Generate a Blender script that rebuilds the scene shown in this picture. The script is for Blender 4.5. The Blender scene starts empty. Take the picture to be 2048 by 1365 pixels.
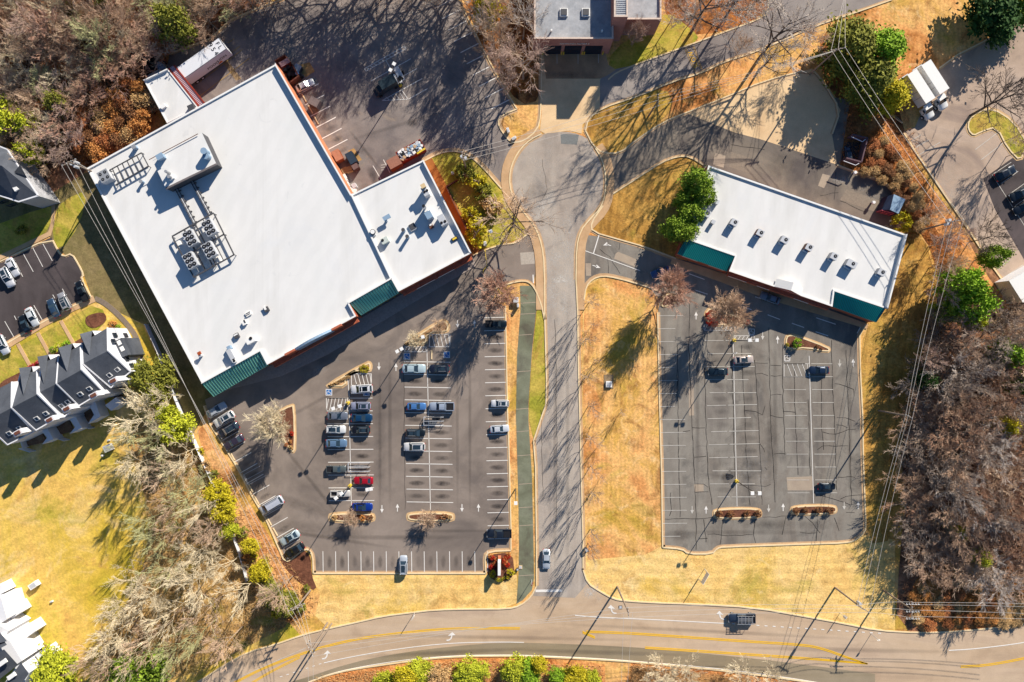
import bpy, math, random
import numpy as np
from mathutils import Vector, Matrix
from mathutils.geometry import tessellate_polygon

# ---------------------------------------------------------------- camera, sky, sun, exposure
SC = bpy.context.scene
COL = SC.collection
CAMH = 135.0
camd = bpy.data.cameras.new('camera'); cam = bpy.data.objects.new('camera', camd); COL.objects.link(cam)
cam.location = (0, 0, CAMH); cam.rotation_euler = (0, 0, 0)
camd.sensor_width = 36.0; camd.lens = 36.0 * CAMH / 204.8
camd.clip_start = 1.0; camd.clip_end = 1500.0
SC.camera = cam
SUN_EL = math.radians(28.7)
SUN_AZ = math.atan2(0.539, 0.842)
world = bpy.data.worlds.new('World'); SC.world = world; world.use_nodes = True
wn = world.node_tree; wn.nodes.clear()
sky = wn.nodes.new('ShaderNodeTexSky'); sky.sky_type = 'NISHITA'; sky.sun_disc = False
sky.sun_elevation = SUN_EL; sky.sun_rotation = SUN_AZ
sky.air_density = 1.0; sky.dust_density = 0.2; sky.ozone_density = 4.0
hs = wn.nodes.new('ShaderNodeHueSaturation'); hs.inputs['Saturation'].default_value = 1.12
bg = wn.nodes.new('ShaderNodeBackground'); bg.inputs[1].default_value = 0.066
wo = wn.nodes.new('ShaderNodeOutputWorld')
wn.links.new(sky.outputs[0], hs.inputs['Color']); wn.links.new(hs.outputs[0], bg.inputs[0]); wn.links.new(bg.outputs[0], wo.inputs[0])
sd = bpy.data.lights.new('sun', 'SUN'); sd.energy = 5.0; sd.angle = math.radians(0.5); sd.color = (1.0, 0.925, 0.81)
sun = bpy.data.objects.new('sun', sd); COL.objects.link(sun)
_d = Vector((math.sin(SUN_AZ) * math.cos(SUN_EL), math.cos(SUN_AZ) * math.cos(SUN_EL), math.sin(SUN_EL)))
sun.location = _d * 200; sun.rotation_euler = _d.to_track_quat('Z', 'Y').to_euler()
vs = SC.view_settings
vs.view_transform = 'Standard'; vs.look = 'None'; vs.gamma = 1.0; vs.use_curve_mapping = False
vs.exposure = 0.54
SC.render.engine = 'CYCLES'
SC.cycles.max_bounces = 5; SC.cycles.diffuse_bounces = 2; SC.cycles.glossy_bounces = 2
SC.cycles.transparent_max_bounces = 6

rnd = random.Random(7)
# ---------------------------------------------------------------- plan coordinates: 10 plan units = 1 m, origin under the camera
def G(x, y, z=0.0):
    return ((x - 1024) * 0.1, (682.5 - y) * 0.1, z)
def A(x, y, z):      # plan point of something seen at (x, y) whose real height is z (the map leans outwards with height)
    k = 1 - z / CAMH
    return ((x - 1024) * 0.1 * k, (682.5 - y) * 0.1 * k, z)
def AG(x, y, z):     # the same as a plan coordinate on the ground
    k = 1 - z / CAMH
    return (1024 + (x - 1024) * k, 682.5 + (y - 682.5) * k)
def lin(c):
    c = c / 255.0
    return c / 12.92 if c <= 0.04045 else ((c + 0.055) / 1.055) ** 2.4
def D(r, g, b, k=0.86):
    return (lin(r) * k, lin(g) * k, lin(b) * k, 1.0)

# ---------------------------------------------------------------- materials
MATS = {}
def newmat(name):
    m = bpy.data.materials.new(name); m.use_nodes = True
    nt = m.node_tree; b = nt.nodes['Principled BSDF']
    return m, nt, b
def plain(name, rgb, rough=0.7, metal=0.0, var=0.12, scale=3.0, spec=0.3, coat=0.0):
    if name in MATS: return MATS[name]
    m, nt, b = newmat(name)
    b.inputs['Roughness'].default_value = rough; b.inputs['Metallic'].default_value = metal
    b.inputs['Specular IOR Level'].default_value = spec
    if coat: b.inputs['Coat Weight'].default_value = coat; b.inputs['Coat Roughness'].default_value = 0.08
    c = D(*rgb)
    tc = nt.nodes.new('ShaderNodeTexCoord'); n = nt.nodes.new('ShaderNodeTexNoise')
    n.inputs['Scale'].default_value = scale; n.inputs['Detail'].default_value = 3
    nt.links.new(tc.outputs['Object'], n.inputs['Vector'])
    r = nt.nodes.new('ShaderNodeValToRGB'); r.color_ramp.elements[0].position = 0.3; r.color_ramp.elements[1].position = 0.7
    r.color_ramp.elements[0].color = (c[0] * (1 - var), c[1] * (1 - var), c[2] * (1 - var), 1)
    r.color_ramp.elements[1].color = (min(1, c[0] * (1 + var)), min(1, c[1] * (1 + var)), min(1, c[2] * (1 + var)), 1)
    nt.links.new(n.outputs[0], r.inputs[0]); nt.links.new(r.outputs[0], b.inputs['Base Color'])
    MATS[name] = m; return m
def patchy(name, cols, scale=0.06, fine=2.5, famp=0.35, rough=0.95, stripe=None, detail=6, dist=0.6, fine2=None, bump=0.0, stretch=None, spots=()):
    """large soft patches of the given colours, with fine mottling on top"""
    m, nt, b = newmat(name); L = nt.links
    b.inputs['Roughness'].default_value = rough; b.inputs['Specular IOR Level'].default_value = 0.15
    tc = nt.nodes.new('ShaderNodeTexCoord'); src = tc.outputs['Object']
    if stretch:
        mp = nt.nodes.new('ShaderNodeMapping'); mp.inputs['Rotation'].default_value = (0, 0, stretch[0]); mp.inputs['Scale'].default_value = (stretch[1], stretch[2], 1)
        L.new(src, mp.inputs[0]); lsrc = mp.outputs[0]
    else: lsrc = src
    n = nt.nodes.new('ShaderNodeTexNoise'); n.inputs['Scale'].default_value = scale; n.inputs['Detail'].default_value = detail
    n.inputs['Roughness'].default_value = 0.62; n.inputs['Distortion'].default_value = dist
    L.new(lsrc, n.inputs['Vector'])
    r = nt.nodes.new('ShaderNodeValToRGB'); cr = r.color_ramp
    k = len(cols)
    pos = [0.34 + 0.32 * i / max(1, k - 1) for i in range(k)]
    cr.elements[0].position = pos[0]; cr.elements[0].color = D(*cols[0])
    cr.elements[1].position = pos[-1]; cr.elements[1].color = D(*cols[-1])
    for i in range(1, k - 1):
        e = cr.elements.new(pos[i]); e.color = D(*cols[i])
    L.new(n.outputs[0], r.inputs[0]); cur = r.outputs[0]
    for k_, (rgb_, sc_, lo_, hi_, mx_) in enumerate(spots):   # irregular worn / green / bare areas
        mp_ = nt.nodes.new('ShaderNodeMapping'); mp_.inputs['Location'].default_value = (37.0 * (k_ + 1), 11.0 * k_, 5.0 + k_); L.new(src, mp_.inputs[0])
        ns = nt.nodes.new('ShaderNodeTexNoise'); ns.inputs['Scale'].default_value = sc_; ns.inputs['Detail'].default_value = 7; ns.inputs['Roughness'].default_value = 0.68; ns.inputs['Distortion'].default_value = 1.0
        L.new(mp_.outputs[0], ns.inputs['Vector'])
        mrs = nt.nodes.new('ShaderNodeMapRange'); mrs.inputs[1].default_value = lo_; mrs.inputs[2].default_value = hi_; mrs.inputs[4].default_value = mx_; L.new(ns.outputs[0], mrs.inputs[0])
        mxn = nt.nodes.new('ShaderNodeMixRGB'); L.new(mrs.outputs[0], mxn.inputs[0]); L.new(cur, mxn.inputs[1]); mxn.inputs[2].default_value = D(*rgb_); cur = mxn.outputs[0]
    def mul(cur, fac_out, lo, hi):
        mr = nt.nodes.new('ShaderNodeMapRange'); mr.inputs[1].default_value = 0.3; mr.inputs[2].default_value = 0.7
        mr.inputs[3].default_value = lo; mr.inputs[4].default_value = hi; L.new(fac_out, mr.inputs[0])
        v = nt.nodes.new('ShaderNodeVectorMath'); v.operation = 'SCALE'
        L.new(cur, v.inputs[0]); L.new(mr.outputs[0], v.inputs['Scale']); return v.outputs[0]
    f = nt.nodes.new('ShaderNodeTexNoise'); f.inputs['Scale'].default_value = fine; f.inputs['Detail'].default_value = 4; f.inputs['Roughness'].default_value = 0.7
    L.new(src, f.inputs['Vector']); cur = mul(cur, f.outputs[0], 1 - famp, 1 + famp)
    if fine2:
        f2 = nt.nodes.new('ShaderNodeTexNoise'); f2.inputs['Scale'].default_value = fine2[0]; f2.inputs['Detail'].default_value = 3
        L.new(src, f2.inputs['Vector']); cur = mul(cur, f2.outputs[0], 1 - fine2[1], 1 + fine2[1])
    if stripe:   # (angle, period m, amount)
        mp = nt.nodes.new('ShaderNodeMapping'); mp.inputs['Rotation'].default_value = (0, 0, stripe[0]); L.new(src, mp.inputs[0])
        w = nt.nodes.new('ShaderNodeTexWave'); w.inputs['Scale'].default_value = 0.314 / stripe[1]; w.inputs['Distortion'].default_value = 3.5; w.inputs['Detail'].default_value = 3
        w.inputs['Detail Scale'].default_value = 1.5
        L.new(mp.outputs[0], w.inputs[0]); cur = mul(cur, w.outputs[1], 1 - stripe[2], 1 + stripe[2])
    L.new(cur, b.inputs['Base Color'])
    if bump:
        bp = nt.nodes.new('ShaderNodeBump'); bp.inputs['Strength'].default_value = 0.6; bp.inputs['Distance'].default_value = bump
        L.new(f.outputs[0], bp.inputs['Height']); L.new(bp.outputs[0], b.inputs['Normal'])
    MATS[name] = m; return m
def paint(rgb):
    n = 'car_paint_%d_%d_%d' % rgb
    return plain(n, rgb, rough=0.28, metal=0.25, var=0.02, spec=0.5, coat=0.6)

M_tan = patchy('dry_tan_grass', [(190, 122, 64), (236, 168, 102), (244, 190, 118), (226, 176, 92), (196, 160, 68)], 0.07, 2.2, 0.3, stripe=(0, 0.9, 0.05), fine2=(0.6, 0.14), bump=0.12, spots=(((150, 96, 54), 0.16, 0.53, 0.66, 0.7), ((176, 160, 66), 0.1, 0.55, 0.68, 0.6), ((250, 214, 160), 0.3, 0.56, 0.68, 0.5)))
M_gold = patchy('golden_mown_grass', [(160, 116, 54), (196, 146, 72), (208, 162, 84), (188, 154, 64)], 0.06, 2.4, 0.32, stripe=(0.12, 1.5, 0.09), fine2=(0.7, 0.14), bump=0.12, spots=(((150, 104, 56), 0.2, 0.52, 0.66, 0.6), ((226, 190, 116), 0.35, 0.55, 0.68, 0.5), ((140, 130, 52), 0.12, 0.55, 0.7, 0.6)))
M_lawnS = patchy('straw_coloured_grass', [(234, 180, 104), (250, 206, 126), (252, 212, 138), (234, 192, 98)], 0.05, 2.6, 0.25, stripe=(1.57, 2.0, 0.06), fine2=(0.5, 0.12), bump=0.1, spots=(((198, 150, 84), 0.2, 0.52, 0.66, 0.6), ((176, 162, 66), 0.1, 0.54, 0.68, 0.6), ((250, 222, 164), 0.3, 0.55, 0.68, 0.5)))
M_park = patchy('yellow_green_lawn', [(196, 176, 54), (224, 188, 72), (240, 200, 100), (238, 192, 102), (220, 184, 66)], 0.035, 1.8, 0.22, stripe=(1.05, 2.4, 0.05), fine2=(0.4, 0.1), bump=0.1, stretch=(1.05, 1.6, 0.6), spots=(((206, 150, 84), 0.12, 0.54, 0.66, 0.7), ((174, 166, 50), 0.05, 0.5, 0.64, 0.8), ((250, 216, 156), 0.1, 0.54, 0.68, 0.7), ((160, 120, 70), 0.35, 0.6, 0.7, 0.5)))
M_green = patchy('green_lawn', [(140, 142, 48), (178, 170, 62), (204, 178, 84), (168, 162, 58)], 0.12, 2.2, 0.25, fine2=(0.7, 0.14), bump=0.1, spots=(((196, 152, 80), 0.2, 0.52, 0.66, 0.7), ((96, 112, 36), 0.14, 0.54, 0.68, 0.6)))
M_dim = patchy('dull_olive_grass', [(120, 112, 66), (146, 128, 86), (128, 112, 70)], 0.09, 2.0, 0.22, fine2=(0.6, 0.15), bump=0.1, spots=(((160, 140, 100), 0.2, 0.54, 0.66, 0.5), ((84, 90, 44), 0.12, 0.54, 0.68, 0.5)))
M_scrub = patchy('orange_brown_scrub', [(90, 52, 26), (158, 92, 42), (196, 126, 66), (150, 96, 58), (104, 74, 50)], 0.12, 1.6, 0.45, fine2=(0.5, 0.3), bump=0.25, spots=(((226, 170, 110), 0.25, 0.55, 0.66, 0.6), ((80, 56, 36), 0.15, 0.52, 0.64, 0.6)))
M_litter = patchy('forest_leaf_litter', [(80, 56, 44), (132, 94, 70), (176, 124, 92), (140, 104, 74), (100, 84, 52)], 0.1, 1.5, 0.45, fine2=(0.45, 0.3), bump=0.3, spots=(((214, 160, 120), 0.2, 0.55, 0.66, 0.6), ((60, 44, 34), 0.15, 0.52, 0.64, 0.6)))
M_orange = patchy('orange_pine_straw', [(176, 104, 56), (222, 146, 84), (232, 168, 104), (206, 130, 66)], 0.2, 2.2, 0.4, fine2=(0.7, 0.2), bump=0.15)
M_mulch = patchy('brown_mulch', [(96, 60, 46), (128, 84, 64), (110, 72, 56)], 0.3, 3.0, 0.3, fine2=(1.0, 0.15), bump=0.08)
M_lot = patchy('warm_grey_asphalt', [(122, 111, 104), (142, 129, 119), (156, 142, 131), (146, 133, 124)], 0.05, 6.0, 0.07, rough=0.9, fine2=(0.35, 0.06), spots=(((122, 112, 106), 0.12, 0.54, 0.68, 0.6), ((168, 152, 140), 0.1, 0.57, 0.7, 0.5)))
M_lotR = patchy('worn_grey_asphalt', [(116, 110, 104), (138, 129, 119), (150, 143, 133), (134, 126, 118)], 0.07, 5.0, 0.08, rough=0.9, fine2=(0.4, 0.09), stretch=(0, 2.2, 0.7), spots=(((98, 94, 90), 0.16, 0.54, 0.68, 0.6), ((164, 156, 144), 0.22, 0.57, 0.7, 0.5)))
M_lotN = patchy('blotchy_grey_asphalt', [(122, 114, 112), (146, 135, 129), (160, 148, 140), (138, 130, 126)], 0.045, 5.0, 0.09, rough=0.9, fine2=(0.3, 0.12), spots=(((104, 98, 100), 0.1, 0.5, 0.64, 0.6), ((186, 164, 140), 0.14, 0.58, 0.7, 0.5)))
M_acc = patchy('cracked_light_asphalt', [(160, 148, 138), (182, 168, 155), (194, 181, 167), (178, 166, 154)], 0.06, 5.0, 0.1, rough=0.9, fine2=(0.5, 0.08), stretch=(0, 2.5, 0.5), spots=(((180, 170, 160), 0.2, 0.54, 0.68, 0.7), ((130, 124, 120), 0.12, 0.54, 0.68, 0.6)))
M_road = patchy('beige_grey_road', [(190, 164, 138), (206, 178, 148), (212, 186, 158), (196, 170, 146)], 0.05, 5.0, 0.06, rough=0.9, fine2=(0.4, 0.05), stretch=(0, 0.35, 2.5), spots=(((184, 156, 130), 0.12, 0.54, 0.68, 0.6),))
M_roadD = patchy('olive_grey_road', [(138, 124, 102), (158, 142, 116), (166, 150, 126)], 0.06, 5.0, 0.07, rough=0.9, fine2=(0.4, 0.06), stretch=(0, 0.3, 3.0))
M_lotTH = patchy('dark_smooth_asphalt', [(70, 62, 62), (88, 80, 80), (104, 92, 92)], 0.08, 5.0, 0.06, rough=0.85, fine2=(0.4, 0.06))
M_lotE = patchy('pinkish_old_asphalt', [(160, 140, 128), (190, 166, 146), (200, 176, 156), (170, 152, 140)], 0.06, 5.0, 0.07, rough=0.9, fine2=(0.4, 0.08))
M_conc = patchy('beige_concrete', [(226, 190, 146), (246, 212, 166), (236, 202, 156)], 0.08, 4.0, 0.06, rough=0.9, fine2=(0.5, 0.06))
M_apron = patchy('brown_stained_concrete', [(160, 130, 102), (190, 158, 124), (220, 186, 146)], 0.09, 4.0, 0.07, rough=0.9, fine2=(0.5, 0.08))
M_kerb = patchy('kerb_concrete', [(208, 172, 128), (228, 192, 146)], 0.4, 4.0, 0.08, rough=0.9)
M_kerb2 = patchy('pale_kerb_concrete', [(240, 212, 166), (250, 226, 184)], 0.4, 4.0, 0.06, rough=0.9)
M_gutter = patchy('gutter_concrete', [(198, 162, 124), (220, 184, 144)], 0.5, 4.0, 0.1, rough=0.9)
M_walk = patchy('tan_sidewalk', [(206, 166, 124), (222, 184, 142)], 0.3, 4.0, 0.06, rough=0.9, fine2=(0.6, 0.05))
M_walkO = patchy('orange_tan_sidewalk', [(180, 112, 58), (200, 132, 70)], 0.3, 4.0, 0.06, rough=0.9, fine2=(0.6, 0.05))
M_path = patchy('mossy_grey_path', [(104, 98, 84), (122, 124, 102), (136, 138, 116), (116, 114, 98)], 0.12, 4.0, 0.07, rough=0.9, fine2=(0.5, 0.1))
M_patch = patchy('pale_patch_concrete', [(176, 158, 140), (192, 174, 152)], 0.3, 4.0, 0.07, rough=0.9)
M_seal = plain('black_crack_sealant', (48, 44, 42), 0.9, var=0.1)
M_white = plain('white_road_paint', (246, 240, 232), 0.8, var=0.06, scale=1.5)
M_wornw = plain('worn_white_paint', (212, 206, 196), 0.8, var=0.14, scale=0.8)
M_yel = plain('yellow_road_paint', (252, 196, 40), 0.8, var=0.06, scale=1.5)
M_yelo = plain('faded_yellow_paint', (196, 156, 84), 0.8, var=0.1, scale=1.5)
M_blue = plain('blue_bay_paint', (46, 118, 190), 0.8, var=0.05)
M_roof = patchy('white_membrane_roof', [(228, 226, 222), (239, 237, 234), (235, 234, 231)], 0.05, 0.5, 0.014, rough=0.75, stretch=(0.49, 2.4, 0.3), fine2=(0.12, 0.016), stripe=(0.49, 3.0, 0.012), spots=(((232, 232, 232), 0.09, 0.54, 0.7, 0.6), ((214, 214, 214), 0.3, 0.63, 0.72, 0.5)))
M_coping = plain('white_metal_coping', (250, 248, 244), 0.5, var=0.02)
M_brick = patchy('red_brick', [(176, 96, 70), (196, 112, 84), (164, 88, 66)], 0.8, 6.0, 0.12, rough=0.9)
M_brickSun = patchy('sunlit_salmon_brick', [(204, 128, 92), (218, 142, 104)], 0.5, 5.0, 0.06, rough=0.9)  # sunlight put into the colour: red brick as it looks on sun-facing walls
M_brickF = patchy('mauve_brick', [(172, 124, 116), (186, 138, 128)], 0.5, 5.0, 0.06, rough=0.9)
M_green_m = plain('green_standing_seam_metal', (150, 226, 200), 0.45, 0.0, var=0.05, scale=0.5)
M_seam = plain('dark_green_seam', (26, 66, 54), 0.5, var=0.04)
M_teal_m = plain('teal_standing_seam_metal', (30, 158, 158), 0.45, 0.0, var=0.05, scale=0.5)
M_tseam = plain('dark_teal_seam', (14, 104, 104), 0.5, var=0.04)
M_gravel = patchy('weathered_grey_roof', [(150, 152, 156), (172, 174, 178), (188, 188, 190)], 0.15, 2.5, 0.12, rough=0.9, fine2=(0.8, 0.12))
M_shingle = patchy('charcoal_shingles', [(82, 86, 94), (100, 104, 112)], 0.3, 5.0, 0.12, rough=0.9)
M_siding = plain('white_siding', (236, 236, 240), 0.7, var=0.03)
M_steel = plain('galvanised_steel', (176, 178, 182), 0.45, 0.3, var=0.08)
M_lgrey = plain('light_grey_metal', (206, 208, 212), 0.5, 0.1, var=0.05)
M_dgrey = plain('dark_grey_metal', (84, 84, 88), 0.6, 0.1, var=0.1)
M_black = plain('black_plastic', (34, 34, 38), 0.6, var=0.1)
M_rubber = plain('black_rubber', (40, 40, 42), 0.9, var=0.1)
M_glass = plain('dark_car_glass', (44, 60, 72), 0.08, var=0.02, spec=0.8)
M_glassb = plain('dark_window_glass', (40, 48, 60), 0.1, var=0.02, spec=0.8)
M_wood = plain('weathered_pole_wood', (150, 134, 120), 0.85, var=0.15, scale=2)
M_polepaint = plain('dark_bronze_pole_paint', (96, 88, 82), 0.5, 0.2, var=0.06)
M_wire = plain('pale_aluminium_wire', (214, 206, 196), 0.5, 0.2, var=0.05)
M_brown = plain('brown_painted_metal', (118, 74, 58), 0.6, var=0.1)
M_rust = plain('rusty_red_metal', (150, 56, 42), 0.7, var=0.2, scale=1.2)
M_yellow = plain('safety_yellow_paint', (240, 206, 70), 0.6, var=0.05)
M_red = plain('red_enamel', (200, 40, 44), 0.5, var=0.06)
M_stripe = plain('pale_pink_corrugated_metal', (222, 190, 196), 0.5, var=0.03)
M_bluemet = plain('blue_grey_duct_metal', (150, 176, 200), 0.5, 0.1, var=0.04)
M_deck = patchy('brown_deck_boards', [(120, 84, 66), (168, 132, 100)], 0.8, 4.0, 0.2, rough=0.9)

# ---------------------------------------------------------------- mesh builder
class MB:
    def __init__(s): s.v = []; s.f = []; s.m = []
    def add(s, vs, fs, mi=0):
        o = len(s.v); s.v += [tuple(p) for p in vs]
        for f in fs: s.f.append(tuple(i + o for i in f)); s.m.append(mi)
    def box(s, c, size, rot=0.0, mi=0):
        cx, cy, z0 = c; w, d, h = size; cr, sr = math.cos(rot), math.sin(rot)
        pts = []
        for z in (z0, z0 + h):
            for sx, sy in ((-1, -1), (1, -1), (1, 1), (-1, 1)):
                x, y = sx * w / 2, sy * d / 2; pts.append((cx + x * cr - y * sr, cy + x * sr + y * cr, z))
        s.add(pts, [(3, 2, 1, 0), (4, 5, 6, 7), (0, 1, 5, 4), (1, 2, 6, 5), (2, 3, 7, 6), (3, 0, 4, 7)], mi)
    def sheet(s, pts, mi=0):
        tri = tessellate_polygon([[Vector((p[0], p[1], 0)) for p in pts]])
        fs = []
        for t in tri:
            a, b, c = [pts[i] for i in t]
            cr = (b[0] - a[0]) * (c[1] - a[1]) - (b[1] - a[1]) * (c[0] - a[0])
            fs.append(tuple(t) if cr > 0 else tuple(reversed(t)))
        s.add(pts, fs, mi)
    def walls(s, pts, z0, tops=None, mi=0, closed=True):
        n = len(pts)
        for i in range(n if closed else n - 1):
            a, b = pts[i], pts[(i + 1) % n]
            s.add([(a[0], a[1], z0), (b[0], b[1], z0), (b[0], b[1], b[2]), (a[0], a[1], a[2])], [(0, 1, 2, 3)], mi)
    def prism(s, pts, z0, z1, mi=0):
        s.sheet([(p[0], p[1], z1) for p in pts], mi); s.walls([(p[0], p[1], z1) for p in pts], z0, mi=mi)
    def bar(s, a, b, w, h, mi=0):      # beam between two 3-D points, rectangular section
        a, b = Vector(a), Vector(b); d = (b - a)
        if d.length < 1e-6: return
        d.normalize(); u = d.cross(Vector((0, 0, 1)))
        if u.length < 1e-3: u = Vector((1, 0, 0))
        u.normalize(); w2 = u.cross(d)
        pts = [p + u * sx * w / 2 + w2 * sy * h / 2 for p in (a, b) for sx, sy in ((-1, -1), (1, -1), (1, 1), (-1, 1))]
        s.add(pts, [(3, 2, 1, 0), (4, 5, 6, 7), (0, 1, 5, 4), (1, 2, 6, 5), (2, 3, 7, 6), (3, 0, 4, 7)], mi)
    def tube(s, a, b, r0, r1=None, n=8, mi=0, cap=True):
        r1 = r0 if r1 is None else r1
        a, b = Vector(a), Vector(b); d = (b - a).normalized(); u = d.orthogonal().normalized(); w = d.cross(u)
        pts = []
        for p, r in ((a, r0), (b, r1)):
            for i in range(n):
                t = 2 * math.pi * i / n; pts.append(p + (u * math.cos(t) + w * math.sin(t)) * r)
        fs = [(i, (i + 1) % n, n + (i + 1) % n, n + i) for i in range(n)]
        if cap: fs += [tuple(range(n - 1, -1, -1)), tuple(range(n, 2 * n))]
        s.add(pts, fs, mi)
    def build(s, name, mats, parent=None, smooth=False):
        me = bpy.data.meshes.new(name); me.from_pydata(s.v, [], s.f)
        if not isinstance(mats, (list, tuple)): mats = [mats]
        for m in mats: me.materials.append(m)
        if len(mats) > 1: me.polygons.foreach_set('material_index', s.m)
        if smooth: me.polygons.foreach_set('use_smooth', [True] * len(me.polygons))
        me.update()
        o = bpy.data.objects.new(name, me); COL.objects.link(o)
        if parent is not None: o.parent = parent
        return o
def tag(o, label=None, cat=None, group=None, kind=None):
    if label: o['label'] = label
    if cat: o['category'] = cat
    if group: o['group'] = group
    if kind: o['kind'] = kind
    return o
def empty(name, loc=(0, 0, 0), rz=0.0, label=None, cat=None, group=None, scale=None):
    o = bpy.data.objects.new(name, None); COL.objects.link(o); o.location = loc; o.rotation_euler = (0, 0, rz)
    if scale: o.scale = scale
    return tag(o, label, cat, group)
def copy_tree(o, parent=None):
    c = o.copy(); COL.objects.link(c); c.parent = parent
    for ch in list(o.children): copy_tree(ch, c)
    return c
def remat(o, m, i=0):
    o.material_slots[i].link = 'OBJECT'; o.material_slots[i].material = m
def smooth(pts, it=2, closed=False):
    for _ in range(it):
        q = []; n = len(pts)
        rng = range(n if closed else n - 1)
        if not closed: q.append(pts[0])
        for i in rng:
            a, b = pts[i], pts[(i + 1) % n]
            q.append((a[0] * .75 + b[0] * .25, a[1] * .75 + b[1] * .25)); q.append((a[0] * .25 + b[0] * .75, a[1] * .25 + b[1] * .75))
        if not closed: q.append(pts[-1])
        pts = q
    return pts
def offset(pts, d, closed=False):     # plan units; positive = to the right-hand side on the map while walking along pts
    n = len(pts); out = []
    for i in range(n):
        if closed: a, b, c = pts[i - 1], pts[i], pts[(i + 1) % n]
        else: a, b, c = pts[max(0, i - 1)], pts[i], pts[min(n - 1, i + 1)]
        def nrm(p, q):
            dx, dy = q[0] - p[0], q[1] - p[1]; l = math.hypot(dx, dy) or 1
            return (-dy / l, dx / l) if l > 1e-9 and (dx or dy) else None
        n1 = nrm(a, b) if a != b else None; n2 = nrm(b, c) if b != c else None
        n1 = n1 or n2 or (0, 0); n2 = n2 or n1
        mx, my = n1[0] + n2[0], n1[1] + n2[1]; l2 = mx * mx + my * my
        k = 2 * d / l2 if l2 > 0.8 else d / math.sqrt(max(l2, .05))
        out.append((b[0] + mx * k, b[1] + my * k))
    return out
def area(pts): return sum(pts[i - 1][0] * pts[i][1] - pts[i][0] * pts[i - 1][1] for i in range(len(pts))) / 2
def ground(name, pts, z, mat):
    mb = MB(); mb.sheet([G(x, y, z) for x, y in pts])
    return tag(mb.build(name, mat), kind='structure')
def strip(mb, pts, d0, d1, z, closed=False, zb=None, mi=0):   # band between two offsets with real sides down to zb
    a, b = offset(pts, d0, closed), offset(pts, d1, closed); n = len(pts)
    if (d1 - d0) < 0: a, b = b, a
    for i in range(n if closed else n - 1):
        j = (i + 1) % n
        q = [G(*a[i], z), G(*a[j], z), G(*b[j], z), G(*b[i], z)]
        mb.add(q, [(3, 2, 1, 0)], mi)
        if zb is not None:
            for p, r in ((q[0], q[1]), (q[2], q[3])):
                mb.add([p, r, (r[0], r[1], zb), (p[0], p[1], zb)], [(0, 1, 2, 3)], mi)
KB = MB(); KP = MB(); GT = MB()
def kerb(pts, side=1, closed=False, gut=4.5, it=0):   # side: +1 gutter on the right of the walk
    if it: pts = smooth(pts, it, closed)
    strip(KP, pts, -1.3, 1.3, 0.16, closed, 0.0)
    if gut: strip(GT, pts, side * 1.2, side * (1.2 + gut), 0.048, closed)
def stroke(mb, a, b, w, z, mi=0):    # painted line, plan units
    dx, dy = b[0] - a[0], b[1] - a[1]; l = math.hypot(dx, dy) or 1; nx, ny = -dy / l * w / 2, dx / l * w / 2
    mb.add([G(a[0] - nx, a[1] - ny, z), G(b[0] - nx, b[1] - ny, z), G(b[0] + nx, b[1] + ny, z), G(a[0] + nx, a[1] + ny, z)], [(3, 2, 1, 0)], mi)
# ================================================================ GROUND
mb = MB(); mb.add([(-400, -400, 0), (400, -400, 0), (400, 400, 0), (-400, 400, 0)], [(0, 1, 2, 3)])
tag(mb.build('ground', M_tan), kind='structure')
ground('forest_floor', [(-700, -500), (600, -500), (560, -10), (523, 14), (461, 41), (420, 78), (340, 107), (285, 120), (300, 240), (172, 340), (130, 400), (105, 398), (80, 380), (60, 300), (-60, 250), (-700, 250)], 0.012, M_litter)
ground('forest_floor', smooth([(1790, 1270), (1800, 1100), (1815, 980), (1795, 900), (1850, 760), (1870, 640), (1880, 520), (1905, 440), (1960, 500), (2010, 570), (2300, 560), (2700, 700), (2700, 1220), (2048, 1262), (1930, 1275)], 1, True), 0.015, M_litter)
ground('scrub', smooth([(1815, 1170), (1880, 1130), (2100, 1100), (2300, 1260), (1930, 1275), (1830, 1275)], 1, True), 0.020, M_orange)
ground('scrub', smooth([(1640, 60), (1720, 30), (1790, 120), (1800, 250), (1860, 390), (1930, 480), (1880, 560), (1850, 470), (1800, 440), (1790, 385), (1700, 340), (1660, 320), (1690, 220), (1640, 150)], 1, True), 0.018, M_scrub)
ground('scrub', smooth([(925, -20), (1064, -20), (1066, 100), (1082, 130), (1082, 200), (1040, 212), (990, 140), (955, 75)], 1, True), 0.012, M_scrub)
ground('scrub', smooth([(1330, -30), (1540, -30), (1534, 30), (1440, 66), (1380, 70), (1330, 40)], 1, True), 0.012, M_scrub)
ground('scrub', smooth([(180, 200), (300, 150), (330, 230), (190, 320), (170, 340), (140, 300)], 1, True), 0.020, M_scrub)
ground('lawn', [(-500, 700), (0, 690), (190, 600), (285, 650), (352, 795), (385, 872), (440, 1000), (500, 1160), (600, 1270), (380, 1368), (200, 1480), (-500, 1700)], 0.012, M_park)
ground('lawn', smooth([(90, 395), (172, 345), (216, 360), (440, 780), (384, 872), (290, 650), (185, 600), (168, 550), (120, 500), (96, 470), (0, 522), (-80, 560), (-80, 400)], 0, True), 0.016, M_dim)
ground('lawn', smooth([(128, 400), (176, 380), (160, 450), (120, 505), (104, 470), (108, 430)], 1, True), 0.026, M_green)
ground('lawn', [(-60, 470), (60, 425), (106, 412), (104, 440), (92, 466), (0, 512), (-60, 540)], 0.026, M_green)
ground('lawn', [(-60, 745), (0, 715), (183, 612), (206, 620), (214, 640), (170, 690), (100, 720), (0, 768), (-60, 790)], 0.026, M_green)
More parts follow.
